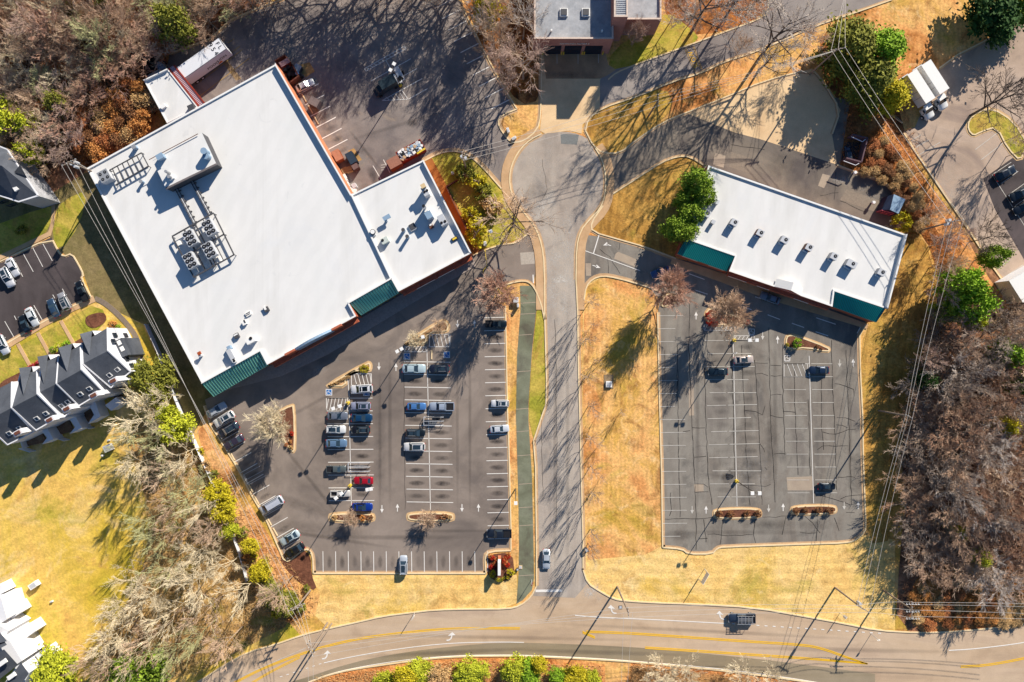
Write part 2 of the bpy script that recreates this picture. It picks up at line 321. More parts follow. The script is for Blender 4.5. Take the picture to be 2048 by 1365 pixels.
ground('scrub', smooth([(300, 800), (372, 850), (430, 960), (500, 1110), (600, 1240), (520, 1280), (400, 1345), (200, 1400), (200, 1300), (260, 1200), (300, 1100), (290, 980), (250, 880)], 2, True), 0.024, patchy('olive_brown_brush_floor', [(150, 132, 60), (186, 150, 84), (206, 164, 100), (176, 134, 82), (150, 140, 62)], 0.11, 1.8, 0.35, fine2=(0.5, 0.25), bump=0.2, spots=(((120, 90, 60), .2, .52, .66, .6), ((222, 180, 120), .3, .55, .68, .6))))
ground('leaf_strip', smooth([(390, 866), (410, 848), (560, 1112), (600, 1160), (590, 1190), (545, 1150), (480, 1060), (438, 960)], 1, True), 0.030, patchy('tan_orange_leaf_bank', [(186, 122, 72), (226, 162, 104), (238, 186, 128), (206, 160, 84)], 0.2, 2.2, 0.4, fine2=(0.7, 0.2), bump=0.15, spots=(((150, 110, 60), .3, .52, .64, .6),)))
ground('leaf_strip', smooth([(1740, 215), (1790, 260), (1860, 370), (1925, 455), (1945, 500), (1985, 570), (2030, 620), (1990, 640), (1930, 560), (1880, 470), (1800, 350)], 1, True), 0.024, M_orange)
ground('mulch_bed', smooth([(556, 1112), (607, 1100), (622, 1112), (623, 1150), (636, 1184), (600, 1168), (572, 1140)], 1, True), 0.036, M_mulch)
ground('lawn', [(622, 1150), (975, 1148), (1036, 1150), (1036, 1205), (1010, 1216), (868, 1220), (769, 1232), (658, 1258), (630, 1232), (640, 1190)], 0.020, M_lawnS)
ground('lawn', smooth([(1166, 600), (1172, 572), (1186, 558), (1205, 552), (1232, 556), (1290, 572), (1316, 582), (1316, 632), (1326, 1092), (1365, 1098), (1378, 1108), (1425, 1108), (1440, 1095), (1730, 1070), (1790, 1080), (1790, 1260), (1753, 1261), (1620, 1235), (1508, 1215), (1315, 1206), (1227, 1198), (1175, 1167), (1166, 1136), (1163, 974)], 0, True), 0.020, M_lawnS)
ground('lawn', smooth([(1168, 610), (1174, 574), (1205, 554), (1290, 573), (1315, 590), (1318, 820), (1325, 1092), (1290, 1110), (1175, 1120), (1164, 900)], 0, True), 0.026, M_tan)
ground('lawn', smooth([(1800, 460), (1850, 470), (1870, 560), (1850, 760), (1790, 900), (1790, 1080), (1730, 1090), (1726, 900), (1720, 690), (1745, 640)], 1, True), 0.023, M_gold)
ground('lawn', smooth([(846, 322), (880, 305), (915, 303), (960, 330), (1002, 378), (1030, 410), (1060, 450), (1060, 466), (1020, 486), (966, 498), (945, 505)], 1, True), 0.045, M_green)
ground('lawn', smooth([(1180, 462), (1205, 412), (1226, 388), (1282, 352), (1323, 325), (1356, 313), (1385, 316), (1412, 332), (1370, 480), (1352, 515), (1282, 490)], 0, True), 0.020, M_gold)
ground('lawn', smooth([(1165, 250), (1180, 232), (1240, 205), (1330, 172), (1350, 215), (1300, 262), (1240, 305), (1215, 307), (1185, 290)], 1, True), 0.020, M_gold)
ground('lawn', smooth([(1225, 100), (1290, 60), (1330, 20), (1385, 60), (1400, 80), (1362, 96), (1268, 131), (1215, 142)], 1, True), 0.020, M_green)
ground('lawn', smooth([(1000, 240), (1034, 219), (1082, 200), (1080, 262), (1050, 284), (1020, 282)], 1, True), 0.040, M_tan)
ground('scrub', [(640, 1365), (661, 1352), (708, 1340), (820, 1324), (923, 1316), (985, 1315), (1046, 1315), (1140, 1317), (1210, 1330), (1212, 1500), (560, 1500)], 0.020, M_orange)
ground('scrub', [(1262, 1326), (1323, 1331), (1426, 1341), (1508, 1352), (1600, 1366), (1700, 1500), (1262, 1500)], 0.020, M_orange)

# ---- paved areas
top = [(300, 1420), (400, 1362), (447, 1331), (498, 1303), (548, 1290), (605, 1270), (658, 1257), (708, 1246), (769, 1232), (818, 1226), (868, 1220), (943, 1218), (1015, 1218), (1040, 1212), (1062, 1194), (1073, 1172)]
topR = [(1165, 1136), (1175, 1167), (1200, 1183), (1227, 1198), (1251, 1202), (1315, 1206), (1385, 1208), (1508, 1215), (1620, 1235), (1687, 1247), (1753, 1261), (1841, 1266), (1928, 1262), (2048, 1249), (2300, 1200)]
bot = [(2300, 1500), (1800, 1400), (1700, 1378), (1590, 1360), (1508, 1349), (1426, 1339), (1323, 1329), (1220, 1320), (1046, 1312), (985, 1312), (923, 1313), (861, 1317), (800, 1325), (708, 1338), (656, 1350), (617, 1365), (500, 1420)]
ground('road', smooth(top, 1)[:-1] + [(1073, 1172), (1165, 1136)] + smooth(topR, 1) + smooth(bot, 1), 0.030, M_road)
ground('road', smooth([(500, 1385), (600, 1360), (700, 1326), (800, 1306), (902, 1293), (1005, 1285), (1100, 1287), (1200, 1291), (1302, 1297), (1508, 1317), (1620, 1331), (1750, 1348)], 1) + [(1750, 1386)] + smooth(bot[2:], 1), 0.036, M_roadD)
circ = [(1089, 560), (1087, 510), (1079, 474), (1066, 448), (1047, 425), (1028, 401), (1019, 372), (1020, 342), (1028, 319), (1042, 297), (1060, 280), (1087, 269), (1128, 263), (1159, 269), (1181, 282), (1202, 313), (1212, 352), (1210, 393), (1200, 418), (1179, 440), (1161, 462), (1153, 495), (1152, 560)]
accL = [(1073, 1172), (1073, 1090), (1071, 933), (1067, 882), (1071, 868), (1092, 808), (1093, 760), (1089, 620)]
accR = [(1155, 622), (1157, 745), (1160, 851), (1163, 974), (1166, 1090), (1166, 1140), (1175, 1167), (1150, 1196), (1066, 1192)]
ground('road', accL + smooth(circ, 1) + accR, 0.040, M_acc)
# sidewalks round the cul-de-sac
mb = MB()
oL = [(1089, 620), (1089, 560), (1087, 510), (1079, 474), (1066, 448), (1047, 425), (1028, 401), (1019, 372), (1020, 342), (1028, 319), (1042, 297), (1060, 280), (1083, 268)]
strip(mb, smooth(oL, 1), -2, -17, 0.13, False, 0.0)
oR = [(1152, 620), (1152, 560), (1153, 495), (1161, 462), (1179, 440), (1200, 418), (1210, 393), (1212, 352), (1204, 318), (1190, 296)]
strip(mb, smooth(oR, 1), 2, 17, 0.13, False, 0.0)
for x0, y0, x1, y1 in ((1160, 622, 1167, 1090),):
    pass
tag(mb.build('sidewalk', M_walk), kind='structure')
lotL = [(410, 800), (422, 846), (470, 925), (502, 986), (533, 1038), (554, 1086), (567, 1116), (578, 1124), (605, 1101), (617, 1098), (626, 1108), (627, 1145), (972, 1145), (970, 1112), (978, 1103), (1021, 1101), (1022, 1056), (1018, 900), (1015, 820), (1011, 640), (1011, 615), (985, 600), (1000, 568), (1040, 561), (1068, 566), (1071, 545), (1071, 505), (1066, 475), (1054, 468), (1032, 487), (1005, 489), (970, 500), (940, 512), (800, 590), (540, 735)]
ground('parking_lot', lotL, 0.034, M_lot)
ground('parking_lot', [(340, 108), (420, 78), (461, 41), (523, 14), (564, 0), (640, -60), (890, -60), (925, 15), (956, 78), (997, 158), (1034, 219), (1004, 236), (996, 246), (1003, 264), (1022, 290), (1046, 284), (1030, 292), (1012, 320), (1003, 345), (1003, 378), (960, 331), (930, 308), (895, 302), (846, 324), (700, 420), (560, 150), (400, 230), (330, 150)], 0.030, M_lotN)
ground('parking_lot', [(1171, 470), (1240, 479), (1290, 493), (1352, 517), (1450, 540), (1600, 590), (1731, 640), (1731, 651), (1719, 672), (1720, 737), (1725, 838), (1726, 919), (1731, 1051), (1727, 1066), (1705, 1082), (1692, 1086), (1620, 1088), (1440, 1094), (1432, 1098), (1424, 1107), (1376, 1107), (1364, 1098), (1325, 1095), (1323, 953), (1319, 810), (1315, 632), (1320, 600), (1300, 578), (1230, 556), (1205, 553), (1186, 558), (1173, 572), (1168, 585)], 0.030, M_lotR)
ground('parking_lot', [(1206, 309), (1240, 307), (1272, 280), (1327, 244), (1372, 226), (1446, 197), (1560, 180), (1700, 200), (1680, 330), (1701, 341), (1771, 365), (1790, 388), (1804, 419), (1795, 456), (1700, 480), (1410, 360), (1407, 331), (1380, 314), (1356, 312), (1323, 325), (1282, 352), (1226, 388), (1222, 350)], 0.030, patchy('brown_grey_asphalt', [(104, 96, 92), (128, 118, 108), (146, 134, 120), (118, 108, 102)], 0.07, 5.0, 0.08, rough=0.9, fine2=(0.4, 0.1)))
ground('concrete_yard', [(1378, 229), (1446, 197), (1528, 162), (1624, 138), (1648, 166), (1681, 221), (1664, 269), (1674, 330), (1600, 305), (1524, 280), (1467, 265)], 0.036, M_conc)
ground('driveway', [(1083, 200), (1083, 108), (1095, 100), (1210, 100), (1216, 130), (1216, 160), (1200, 217), (1184, 232), (1165, 250), (1163, 268), (1140, 262), (1090, 268), (1080, 262), (1083, 230)], 0.034, M_conc)
ground('driveway', [(1086, 104), (1210, 104), (1216, 130), (1232, 140), (1214, 152), (1200, 158), (1092, 158)], 0.040, M_apron)
ground('road', [(1200, 160), (1216, 142), (1268, 131), (1364, 96), (1456, 62), (1528, 35), (1537, 22), (1536, -80), (1900, -120), (1784, 0), (1705, 28), (1648, 46), (1600, 66), (1510, 105), (1446, 125), (1405, 146), (1344, 164), (1282, 191), (1200, 217)], 0.038, patchy('pale_grey_asphalt', [(136, 126, 122), (158, 148, 142), (172, 162, 154)], 0.06, 5.0, 0.07, rough=0.9, fine2=(0.4, 0.06)))
ground('parking_lot', [(2300, -100), (2048, 42), (1915, 110), (1878, 137), (1830, 255), (1806, 265), (1832, 307), (1917, 432), (1941, 467), (1972, 517), (2007, 565), (2040, 545), (2300, 480)], 0.030, M_lotE)
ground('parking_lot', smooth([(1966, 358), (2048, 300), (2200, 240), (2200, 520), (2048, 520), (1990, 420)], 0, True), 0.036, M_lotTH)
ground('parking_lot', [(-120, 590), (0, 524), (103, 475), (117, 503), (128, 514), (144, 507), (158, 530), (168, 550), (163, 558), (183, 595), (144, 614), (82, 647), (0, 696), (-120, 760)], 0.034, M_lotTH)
mb = MB()
strip(mb, [(-120, 752), (0, 690), (82, 641), (144, 608), (186, 590)], 1, 15, 0.11, False, 0)
strip(mb, [(-120, 588), (0, 522), (104, 472)], -1, -10, 0.11, False, 0)
for a, b in (((36, 688), (66, 742)), ((76, 666), (101, 712)), ((122, 642), (149, 690))):
    strip(mb, [a, b], -3.5, 3.5, 0.112, False, 0)
strip(mb, smooth([(98, 472), (104, 455), (107, 435), (107, 405)], 2), -3.5, 3.5, 0.105, False, 0)
tag(mb.build('sidewalk', M_walk), kind='structure')
mb = MB(); strip(mb, smooth([(190, 597), (210, 606), (240, 632), (268, 665), (279, 690), (277, 705), (290, 732)], 2), -5, 5, 0.108, False, 0)
tag(mb.build('path', plain('grey_brown_walk', (140, 124, 108), 0.9)), kind='structure')
ground('path', smooth([(1040, 572), (1066, 572), (1078, 590), (1072, 626), (1064, 704), (1057, 807), (1057, 841), (1064, 953), (1067, 1090), (1068, 1157), (1064, 1180), (1046, 1200), (1033, 1208), (1037, 1150), (1038, 1090), (1037, 1015), (1032, 830), (1034, 714), (1041, 622)], 0, True), 0.046, M_path)
ground('lawn', [(1012, 612), (1040, 576), (1041, 622), (1034, 714), (1032, 830), (1037, 1015), (1038, 1090), (1037, 1150), (1036, 1205), (1032, 1100), (1023, 1098), (1022, 1056), (1018, 900), (1015, 820)], 0.030, M_tan)
ground('lawn', [(1076, 592), (1087, 640), (1092, 760), (1092, 806), (1067, 878), (1058, 841), (1058, 807), (1065, 704), (1073, 626)], 0.030, M_green)
mb = MB(); strip(mb, [(846, 326), (946, 512)], -3, -20, 0.12, False, 0)
tag(mb.build('sidewalk', M_walkO), kind='structure')
# path joints
mb = MB()
for y, x0, x1 in ((607, 1041, 1072), (629, 1040, 1070), (671, 1037, 1064), (744, 1034, 1062), (819, 1032, 1057), (864, 1033, 1058), (912, 1035, 1061), (969, 1037, 1064), (1016, 1037, 1066), (1052, 1038, 1067), (1152, 1037, 1068)):
    stroke(mb, (x0, y), (x1, y - 2), 1.2, 0.052)
tag(mb.build('path_joints', M_patch), kind='structure')

# ---- kerbs
kerb(smooth(top, 1), 1, gut=0)
kerb(smooth(topR, 1), 1, gut=0)
kerb(smooth(bot, 1), 1, gut=0)
kerb([(1073, 1172), (1073, 1090), (1071, 933), (1067, 882), (1071, 868), (1092, 808), (1093, 760), (1089, 620), (1078, 585), (1062, 564), (1042, 561), (985, 576)], -1, gut=0) if False else None
kerb([(1073, 1172), (1073, 1090), (1071, 933), (1067, 882)], 1, gut=3.5)
kerb([(1067, 882), (1092, 808), (1093, 760), (1089, 620), (1089, 560)], 1, gut=3.5)
kerb(smooth(oL[1:], 1), 1, gut=4)
kerb(smooth(oR[1:][::-1], 1)[::-1], -1, gut=4)
kerb([(1152, 560), (1155, 622), (1157, 745), (1160, 851), (1163, 974), (1166, 1090), (1166, 1140)], -1, gut=4)
kerb(smooth([(1089, 640), (1082, 605), (1064, 566), (1042, 561), (1000, 573), (985, 580)], 2), 1, gut=3)
kerb([(1011, 612), (1013, 720), (1015, 820), (1018, 900), (1022, 1056), (1022, 1100)], -1 if False else 1, gut=0)
strip(GT, [(1011, 612), (1013, 720), (1015, 820), (1018, 900), (1022, 1056), (1022, 1100)], -1.2, 4.0, 0.05)
kerb(smooth([(1022, 1101), (980, 1103), (970, 1112), (972, 1147)], 1), 1, gut=4)
kerb([(972, 1147), (627, 1147)], 1, gut=4)
kerb(smooth([(627, 1147), (626, 1112), (617, 1098), (605, 1101), (578, 1124), (567, 1118)], 1), 1, gut=4)
kerb([(567, 1118), (554, 1088), (533, 1040), (502, 988), (470, 927), (420, 848), (408, 812)], 1, gut=3.5)
kerb(smooth([(945, 512), (970, 500), (1005, 489), (1032, 487), (1056, 468)], 1), 1, gut=0)
kerb(smooth([(846, 324), (880, 306), (910, 302), (935, 309), (962, 331), (1003, 378)], 2), -1, gut=6)
kerb(smooth([(1034, 219), (1005, 230), (995, 245), (1004, 264), (1022, 286), (1046, 284), (1074, 262), (1082, 230), (1083, 110)], 1), -1, gut=4)
kerb([(925, 14), (956, 78), (997, 158), (1034, 219)], 1, gut=4)
kerb([(340, 108), (420, 78), (461, 41), (523, 14), (564, 0), (640, -40)], 1, gut=3)
kerb(smooth([(1171, 262), (1176, 240), (1200, 218), (1282, 191), (1344, 164), (1405, 146), (1446, 125), (1510, 105), (1600, 66), (1648, 46), (1705, 28), (1784, 0)], 1), -1, gut=3)
kerb(smooth([(1171, 262), (1186, 292), (1206, 307), (1240, 307), (1272, 280), (1327, 244), (1372, 226), (1446, 197), (1528, 162), (1624, 138), (1648, 166), (1681, 221), (1664, 269)], 1), 1, gut=3)
kerb(smooth([(1216, 160), (1232, 146), (1268, 131), (1364, 96), (1456, 62), (1528, 35), (1537, 22), (1536, -40)], 1), 1, gut=0)
kerb(smooth([(1226, 388), (1282, 352), (1323, 325), (1356, 313), (1380, 314), (1407, 331)], 1), -1, gut=3)
kerb(smooth([(1206, 412), (1182, 446), (1184, 464), (1240, 480), (1290, 494), (1352, 518)], 1), 1, gut=4)
kerb(smooth([(1673, 330), (1701, 341), (1771, 365), (1790, 388), (1804, 419), (1795, 456)], 1), 1, gut=3)
kerb(smooth([(1168, 600), (1172, 573), (1186, 558), (1205, 552), (1232, 556), (1290, 572), (1320, 584)], 1), -1, gut=5)
kerb([(1315, 625), (1317, 720), (1319, 810), (1323, 953), (1325, 1095)], -1, gut=4)
kerb(smooth([(1325, 1095), (1364, 1098), (1376, 1108), (1424, 1108), (1434, 1097), (1445, 1094), (1620, 1088), (1692, 1086), (1712, 1080), (1730, 1064), (1731, 1045)], 1), -1, gut=4)
kerb([(1731, 1045), (1726, 919), (1725, 838), (1720, 737), (1719, 672), (1731, 649)], -1, gut=4)
kerb([(2048, 42), (1915, 110), (1878, 137)], -1, gut=3)
kerb([(1806, 265), (1832, 307), (1917, 432), (1941, 467), (1972, 517), (2007, 565)], -1, gut=3)
kerb(smooth([(0, 524), (103, 475), (117, 503), (128, 514), (144, 507), (158, 530), (168, 550), (163, 558), (183, 595)], 1), 1, gut=2)
kerb([(183, 595), (144, 614), (82, 647), (0, 696), (-40, 720)], 1, gut=2)
tag(KP.build('kerb', M_kerb2), kind='structure')
tag(GT.build('gutter', M_gutter), kind='structure')
# ---- islands
def island(pts, it, mat, band=4.0):
    p = smooth(pts, it, True)
    if area(p) < 0: p = p[::-1]
    mb = MB(); strip(mb, p, 0, band, 0.052, True); strip(mb, p, band - 0.2, band + 2.4, 0.17, True, 0.0, mi=1)
    tag(mb.build('kerb', [M_kerb, M_kerb2]), kind='structure')
    q = offset(p, band + 2.2, True)
    return ground('mulch_bed', q, 0.13, mat)
M_straw = patchy('tan_dead_plants', [(150, 108, 74), (196, 152, 108), (214, 174, 128)], 0.6, 3.0, 0.4, fine2=(1.0, 0.25), bump=0.1)
island([(545, 826), (584, 806), (592, 811), (594, 898), (588, 909), (578, 903), (545, 850)], 1, M_mulch, 3)
island([(650, 769), (734, 721), (744, 724), (746, 735), (742, 746), (697, 747), (696, 777), (655, 777)], 1, M_straw)
island([(808, 684), (880, 638), (896, 640), (902, 655), (896, 668), (858, 669), (855, 693), (812, 694)], 1, M_straw)
island([(655, 1035), (660, 1023), (747, 1023), (753, 1035), (748, 1047), (660, 1047)], 2, M_mulch)
island([(811, 1034), (816, 1022), (906, 1022), (912, 1034), (907, 1046), (817, 1046)], 2, M_mulch)
island([(1423, 1028), (1428, 1015), (1518, 1013), (1526, 1026), (1521, 1039), (1428, 1041)], 2, M_mulch, 3)
island([(1578, 1021), (1584, 1009), (1670, 1007), (1677, 1020), (1670, 1031), (1584, 1033)], 2, M_mulch, 3)
island([(1406, 640), (1410, 618), (1430, 611), (1450, 620), (1490, 636), (1508, 646), (1498, 655), (1460, 652), (1425, 655)], 1, M_mulch, 3)
island([(1567, 682), (1572, 668), (1590, 667), (1658, 692), (1663, 701), (1655, 708), (1612, 699), (1582, 702), (1570, 697)], 1, M_mulch, 3)
island([(1930, 262), (1932, 238), (1952, 220), (1985, 212), (2030, 240), (2060, 290), (2040, 330), (2010, 300), (1990, 260), (1965, 268), (1945, 278)], 1, M_green, 4)
island([(1322, 596), (1336, 584), (1352, 590), (1356, 603), (1344, 613), (1320, 618)], 1, M_mulch, 2)
ground('mulch_bed', smooth([(975, 1110), (1024, 1104), (1030, 1150), (1008, 1165), (984, 1160), (973, 1146)], 1, True), 0.05, M_mulch)
ground('mulch_bed', smooth([(170, 638), (178, 630), (205, 624), (214, 632), (212, 645), (190, 658), (174, 652)], 2, True), 0.11, M_mulch)
ground('mulch_bed', smooth([(-10, 770), (60, 735), (140, 690), (170, 672), (190, 690), (120, 726), (40, 770), (0, 790)], 1, True), 0.04, M_mulch)

# ---- patches and crack sealant
for q in ([(1375, 677), (1386, 676), (1388, 831), (1378, 832)], [(1398, 715), (1407, 714), (1407, 753), (1398, 753)], [(1388, 969), (1407, 969), (1407, 983), (1389, 984)], [(1573, 955), (1625, 953), (1628, 981), (1575, 981)]):
    ground('pavement_patch', q, 0.038, M_patch)
ground('pavement_patch', [(1231, 508), (1236, 504), (1275, 520), (1270, 534), (1228, 518)], 0.038, M_patch)
ground('pavement_patch', [(1171, 527), (1182, 527), (1182, 552), (1172, 552)], 0.038, M_patch)
ground('pavement_patch', [(1430, 306), (1451, 312), (1447, 336), (1426, 330)], 0.038, M_patch)
ground('pavement_patch', [(1462, 304), (1506, 318), (1500, 348), (1458, 334)], 0.038, plain('dull_patch_concrete', (150, 136, 120), 0.9))
ground('pavement_patch', [(1645, 348), (1660, 352), (1648, 377), (1636, 372)], 0.038, M_patch)
ground('pavement_patch', [(1693, 379), (1765, 404), (1752, 425), (1680, 400)], 0.038, plain('dull_patch_concrete', (150, 136, 120), 0.9))
ground('pavement_patch', [(443, 123), (454, 120), (483, 158), (472, 162)], 0.038, plain('ochre_concrete', (168, 140, 104), 0.9))
ground('pavement_patch', [(601, 130), (619, 125), (630, 143), (612, 155), (600, 145)], 0.038, plain('orange_stained_concrete', (190, 148, 92), 0.9, var=.2, scale=.8))
ground('pavement_patch', [(696, 302), (708, 297), (724, 320), (709, 328)], 0.038, plain('orange_stained_concrete', (190, 148, 92), 0.9))
ground('pavement_patch', [(1040, 506), (1068, 504), (1070, 528), (1042, 530)], 0.044, plain('light_patch', (190, 178, 164), 0.9))
ground('pavement_patch', [(1121, 268), (1158, 270), (1154, 290), (1122, 288)], 0.048, plain('cool_grey_patch', (130, 132, 130), 0.9))
mb = MB(); r2 = random.Random(3)
def crack(pts, w=0.7, jit=2.5, z=0.043):
    q = []
    for i in range(len(pts) - 1):
        a, b = pts[i], pts[i + 1]; n = max(1, int(math.hypot(b[0] - a[0], b[1] - a[1]) / 11))
        for k in range(n):
            t = k / n; q.append((a[0] + (b[0] - a[0]) * t + r2.uniform(-jit, jit) * .4, a[1] + (b[1] - a[1]) * t + r2.uniform(-jit, jit) * .4))
    q.append(pts[-1])
    for a, b in zip(q, q[1:]): stroke(mb, a, b, w * r2.uniform(1.1, 1.9), z)
verts = [[(1355, 690), (1356, 850), (1357, 910), (1360, 1035)], [(1380, 600), (1377, 690), (1384, 850), (1392, 1030), (1392, 1100)], [(1409, 735), (1412, 850), (1417, 960), (1424, 1010)], [(1463, 690), (1468, 900), (1470, 960)], [(1483, 690), (1488, 800), (1492, 900), (1500, 1010)], [(1509, 720), (1515, 800), (1520, 900), (1524, 1010)], [(1537, 655), (1539, 740), (1541, 850), (1546, 920), (1550, 1005)], [(1566, 690), (1565, 760), (1568, 850), (1570, 910)], [(1588, 735), (1590, 830), (1594, 900), (1596, 950)], [(1617, 800), (1620, 950)], [(1642, 760), (1643, 850), (1647, 900)], [(1662, 680), (1665, 770), (1670, 860), (1673, 980)], [(1692, 700), (1695, 790), (1699, 880), (1703, 1010)], [(1408, 1040), (1412, 1085)], [(1446, 1040), (1440, 1090)], [(1510, 1040), (1506, 1070), (1512, 1090)], [(1572, 1035), (1564, 1070)], [(1668, 1035), (1678, 1062)], [(1636, 1040), (1632, 1085)], [(1340, 985), (1343, 1020), (1339, 1032)]]
for p in verts: crack(p)
hz = [[(1325, 1038), (1392, 1037), (1424, 1035)], [(1526, 1035), (1600, 1032)], [(1384, 855), (1410, 856)], [(1388, 916), (1412, 913)], [(1511, 727), (1536, 727)], [(1511, 750), (1522, 748), (1536, 752)], [(1541, 731), (1562, 732)], [(1541, 752), (1563, 751)], [(1541, 790), (1563, 790)], [(1489, 820), (1510, 824), (1525, 830), (1530, 812)], [(1541, 830), (1566, 836)], [(1519, 886), (1528, 898), (1529, 905)], [(1546, 908), (1570, 908)], [(1567, 823), (1590, 825)], [(1668, 767), (1690, 773), (1708, 778), (1708, 792)], [(1672, 836), (1692, 837), (1710, 843)], [(1672, 849), (1695, 856)], [(1646, 865), (1672, 870), (1697, 860), (1711, 859)], [(1634, 900), (1645, 892), (1696, 892)], [(1674, 953), (1710, 955)], [(1680, 1000), (1692, 992), (1720, 990)], [(1415, 1068), (1445, 1071), (1505, 1070)], [(1392, 968), (1408, 970), (1416, 975)], [(1416, 985), (1390, 985)], [(1480, 972), (1530, 972), (1541, 969)], [(1528, 936), (1534, 940)], [(1600, 1065), (1632, 1066)], [(1600, 1020), (1640, 1066)], [(1710, 1025), (1692, 1025)], [(1380, 862), (1366, 864)], [(1397, 1078), (1415, 1077)], [(1640, 990), (1700, 1010)]]
for p in hz: crack(p, 0.6, 4)
for p in ([(1200, 500), (1220, 515), (1240, 548)], [(1216, 520), (1218, 555)], [(1240, 485), (1238, 500)], [(1330, 700), (1330, 760)], [(1354, 740), (1354, 800)]): crack(p, .5)
for p in ([(808, 740), (809, 905), (810, 1020)], [(1468, 262), (1462, 304)], [(1530, 300), (1462, 290)], [(1672, 345), (1668, 400)], [(1680, 402), (1732, 425)], [(1676, 385), (1640, 392)], [(1084, 320), (1095, 380), (1078, 410), (1082, 430)], [(1110, 640), (1112, 760), (1114, 900), (1112, 1050)], [(1082, 820), (1086, 1000)]): crack(p, .45, z=.05)
tag(mb.build('crack_sealant', M_seal), kind='structure')
# ---- oil stains: soft dark patches in the bays
ms, nt, b = newmat('oil_stain'); b.inputs['Base Color'].default_value = D(58, 52, 52); b.inputs['Roughness'].default_value = .9
at = nt.nodes.new('ShaderNodeAttribute'); at.attribute_name = 'stain'
nz = nt.nodes.new('ShaderNodeTexNoise'); nz.inputs['Scale'].default_value = 1.1; tcn = nt.nodes.new('ShaderNodeTexCoord'); nt.links.new(tcn.outputs['Object'], nz.inputs['Vector'])
ml = nt.nodes.new('ShaderNodeMath'); ml.operation = 'MULTIPLY'; nt.links.new(at.outputs['Fac'], ml.inputs[0]); nt.links.new(nz.outputs[0], ml.inputs[1])
nt.links.new(ml.outputs[0], b.inputs['Alpha'])
SV, SF, SA = [], [], []
def stain(x, y, rx, ry, a, rot=0.0, z=0.05):
    o = len(SV); n = 14; SV.append(G(x, y, z)); SA.append(a)
    for ring, al in ((.55, .6), (1, 0)):
        for i in range(n):
            t = 2 * math.pi * i / n; px, py = rx * ring * math.cos(t), ry * ring * math.sin(t)
            SV.append(G(x + px * math.cos(rot) - py * math.sin(rot), y + px * math.sin(rot) + py * math.cos(rot), z)); SA.append(a * al)
    for i in range(n):
        j = (i + 1) % n; SF.append((o, o + 1 + j, o + 1 + i)); SF.append((o + 1 + i, o + 1 + j, o + 1 + n + j, o + 1 + n + i))
r2 = random.Random(9)
for i in range(17): stain(990 + i * .45, 649 + 26 * i, 18, 6, r2.uniform(.8, 1.4), z=.0501)
for i in range(11):
    stain(829 + i * .5, 737 + 25.5 * i, 18, 6, r2.uniform(.7, 1.3), z=.0501); stain(880 + i * .5, 738 + 25.5 * i, 18, 6, r2.uniform(.7, 1.3), z=.0501)
for i in range(8):
    stain(722 + i * .5, 810 + 25.6 * i, 17, 6, r2.uniform(.7, 1.3), z=.0501); stain(675 + i * .5, 810 + 25.6 * i, 17, 6, r2.uniform(.3, .8), z=.0501)
for i in range(13): stain(445 + 12.15 * i, 842 + 21.6 * i, 14, 6, r2.uniform(.4, .8), -.5, z=.0501)
for i in range(14): stain(634 + 25.3 * i, 1124, 6, 15, r2.uniform(.3, .7), z=.0501)
for i in range(7): stain(628 + 11.6 * i, 190 + 22.2 * i, 14, 6, .5, -.5, z=.0501)
for i in range(12):
    stain(1438 + i, 694 + 26 * i, 20, 7, r2.uniform(.1, .5), z=.0501); stain(1492 + i, 694 + 26 * i, 20, 7, r2.uniform(.1, .6), z=.0501)
for x, y, rx, ry, a, r in ((1455, 958, 14, 14, .7, 0), (1460, 950, 9, 16, .5, 0), (1538, 1050, 60, 14, .5, 0), (1360, 1070, 40, 12, .5, 0), (1630, 1050, 50, 12, .4, 0), (760, 900, 14, 150, .25, 0), (905, 880, 10, 120, .2, 0), (600, 1010, 90, 14, .35, .35), (720, 300, 16, 8, .5, .6), (745, 350, 10, 22, .7, -.4), (730, 380, 20, 14, .4, 0), (826, 247, 14, 9, .8, 0), (640, 1060, 120, 18, .3, .1), (1140, 150, 60, 9, .3, 0), (1120, 150, 40, 9, .3, 0), (1540, 880, 8, 90, .4, 0), (1560, 330, 40, 30, .3, 0), (1180, 350, 18, 40, .3, .3), (1070, 385, 22, 20, .35, 0), (1065, 490, 12, 22, .3, 0)):
    stain(x, y, rx, ry, a, r, z=.0525)
def flush(name, mat_):
    me = bpy.data.meshes.new(name); me.from_pydata(SV, [], SF); me.materials.append(mat_)
    atn = me.attributes.new('stain', 'FLOAT', 'POINT'); atn.data.foreach_set('value', SA)
    o = bpy.data.objects.new(name, me); COL.objects.link(o); tag(o, kind='structure'); SV.clear(); SF.clear(); SA.clear()
flush('pavement_stains', ms)
# pale crazed wear of the access road and the turning circle
mw, nt, b = newmat('pale_crazing'); b.inputs['Base Color'].default_value = D(226, 218, 208); b.inputs['Roughness'].default_value = .9
at = nt.nodes.new('ShaderNodeAttribute'); at.attribute_name = 'stain'; tcn = nt.nodes.new('ShaderNodeTexCoord')
vo = nt.nodes.new('ShaderNodeTexVoronoi'); vo.feature = 'DISTANCE_TO_EDGE'; vo.inputs['Scale'].default_value = 1.9; nt.links.new(tcn.outputs['Object'], vo.inputs['Vector'])
m1 = nt.nodes.new('ShaderNodeMapRange'); m1.inputs[1].default_value = .02; m1.inputs[2].default_value = .16; m1.inputs[3].default_value = 1.0; m1.inputs[4].default_value = .25; nt.links.new(vo.outputs['Distance'], m1.inputs[0])
nz = nt.nodes.new('ShaderNodeTexNoise'); nz.inputs['Scale'].default_value = .45; nz.inputs['Detail'].default_value = 6; nt.links.new(tcn.outputs['Object'], nz.inputs['Vector'])
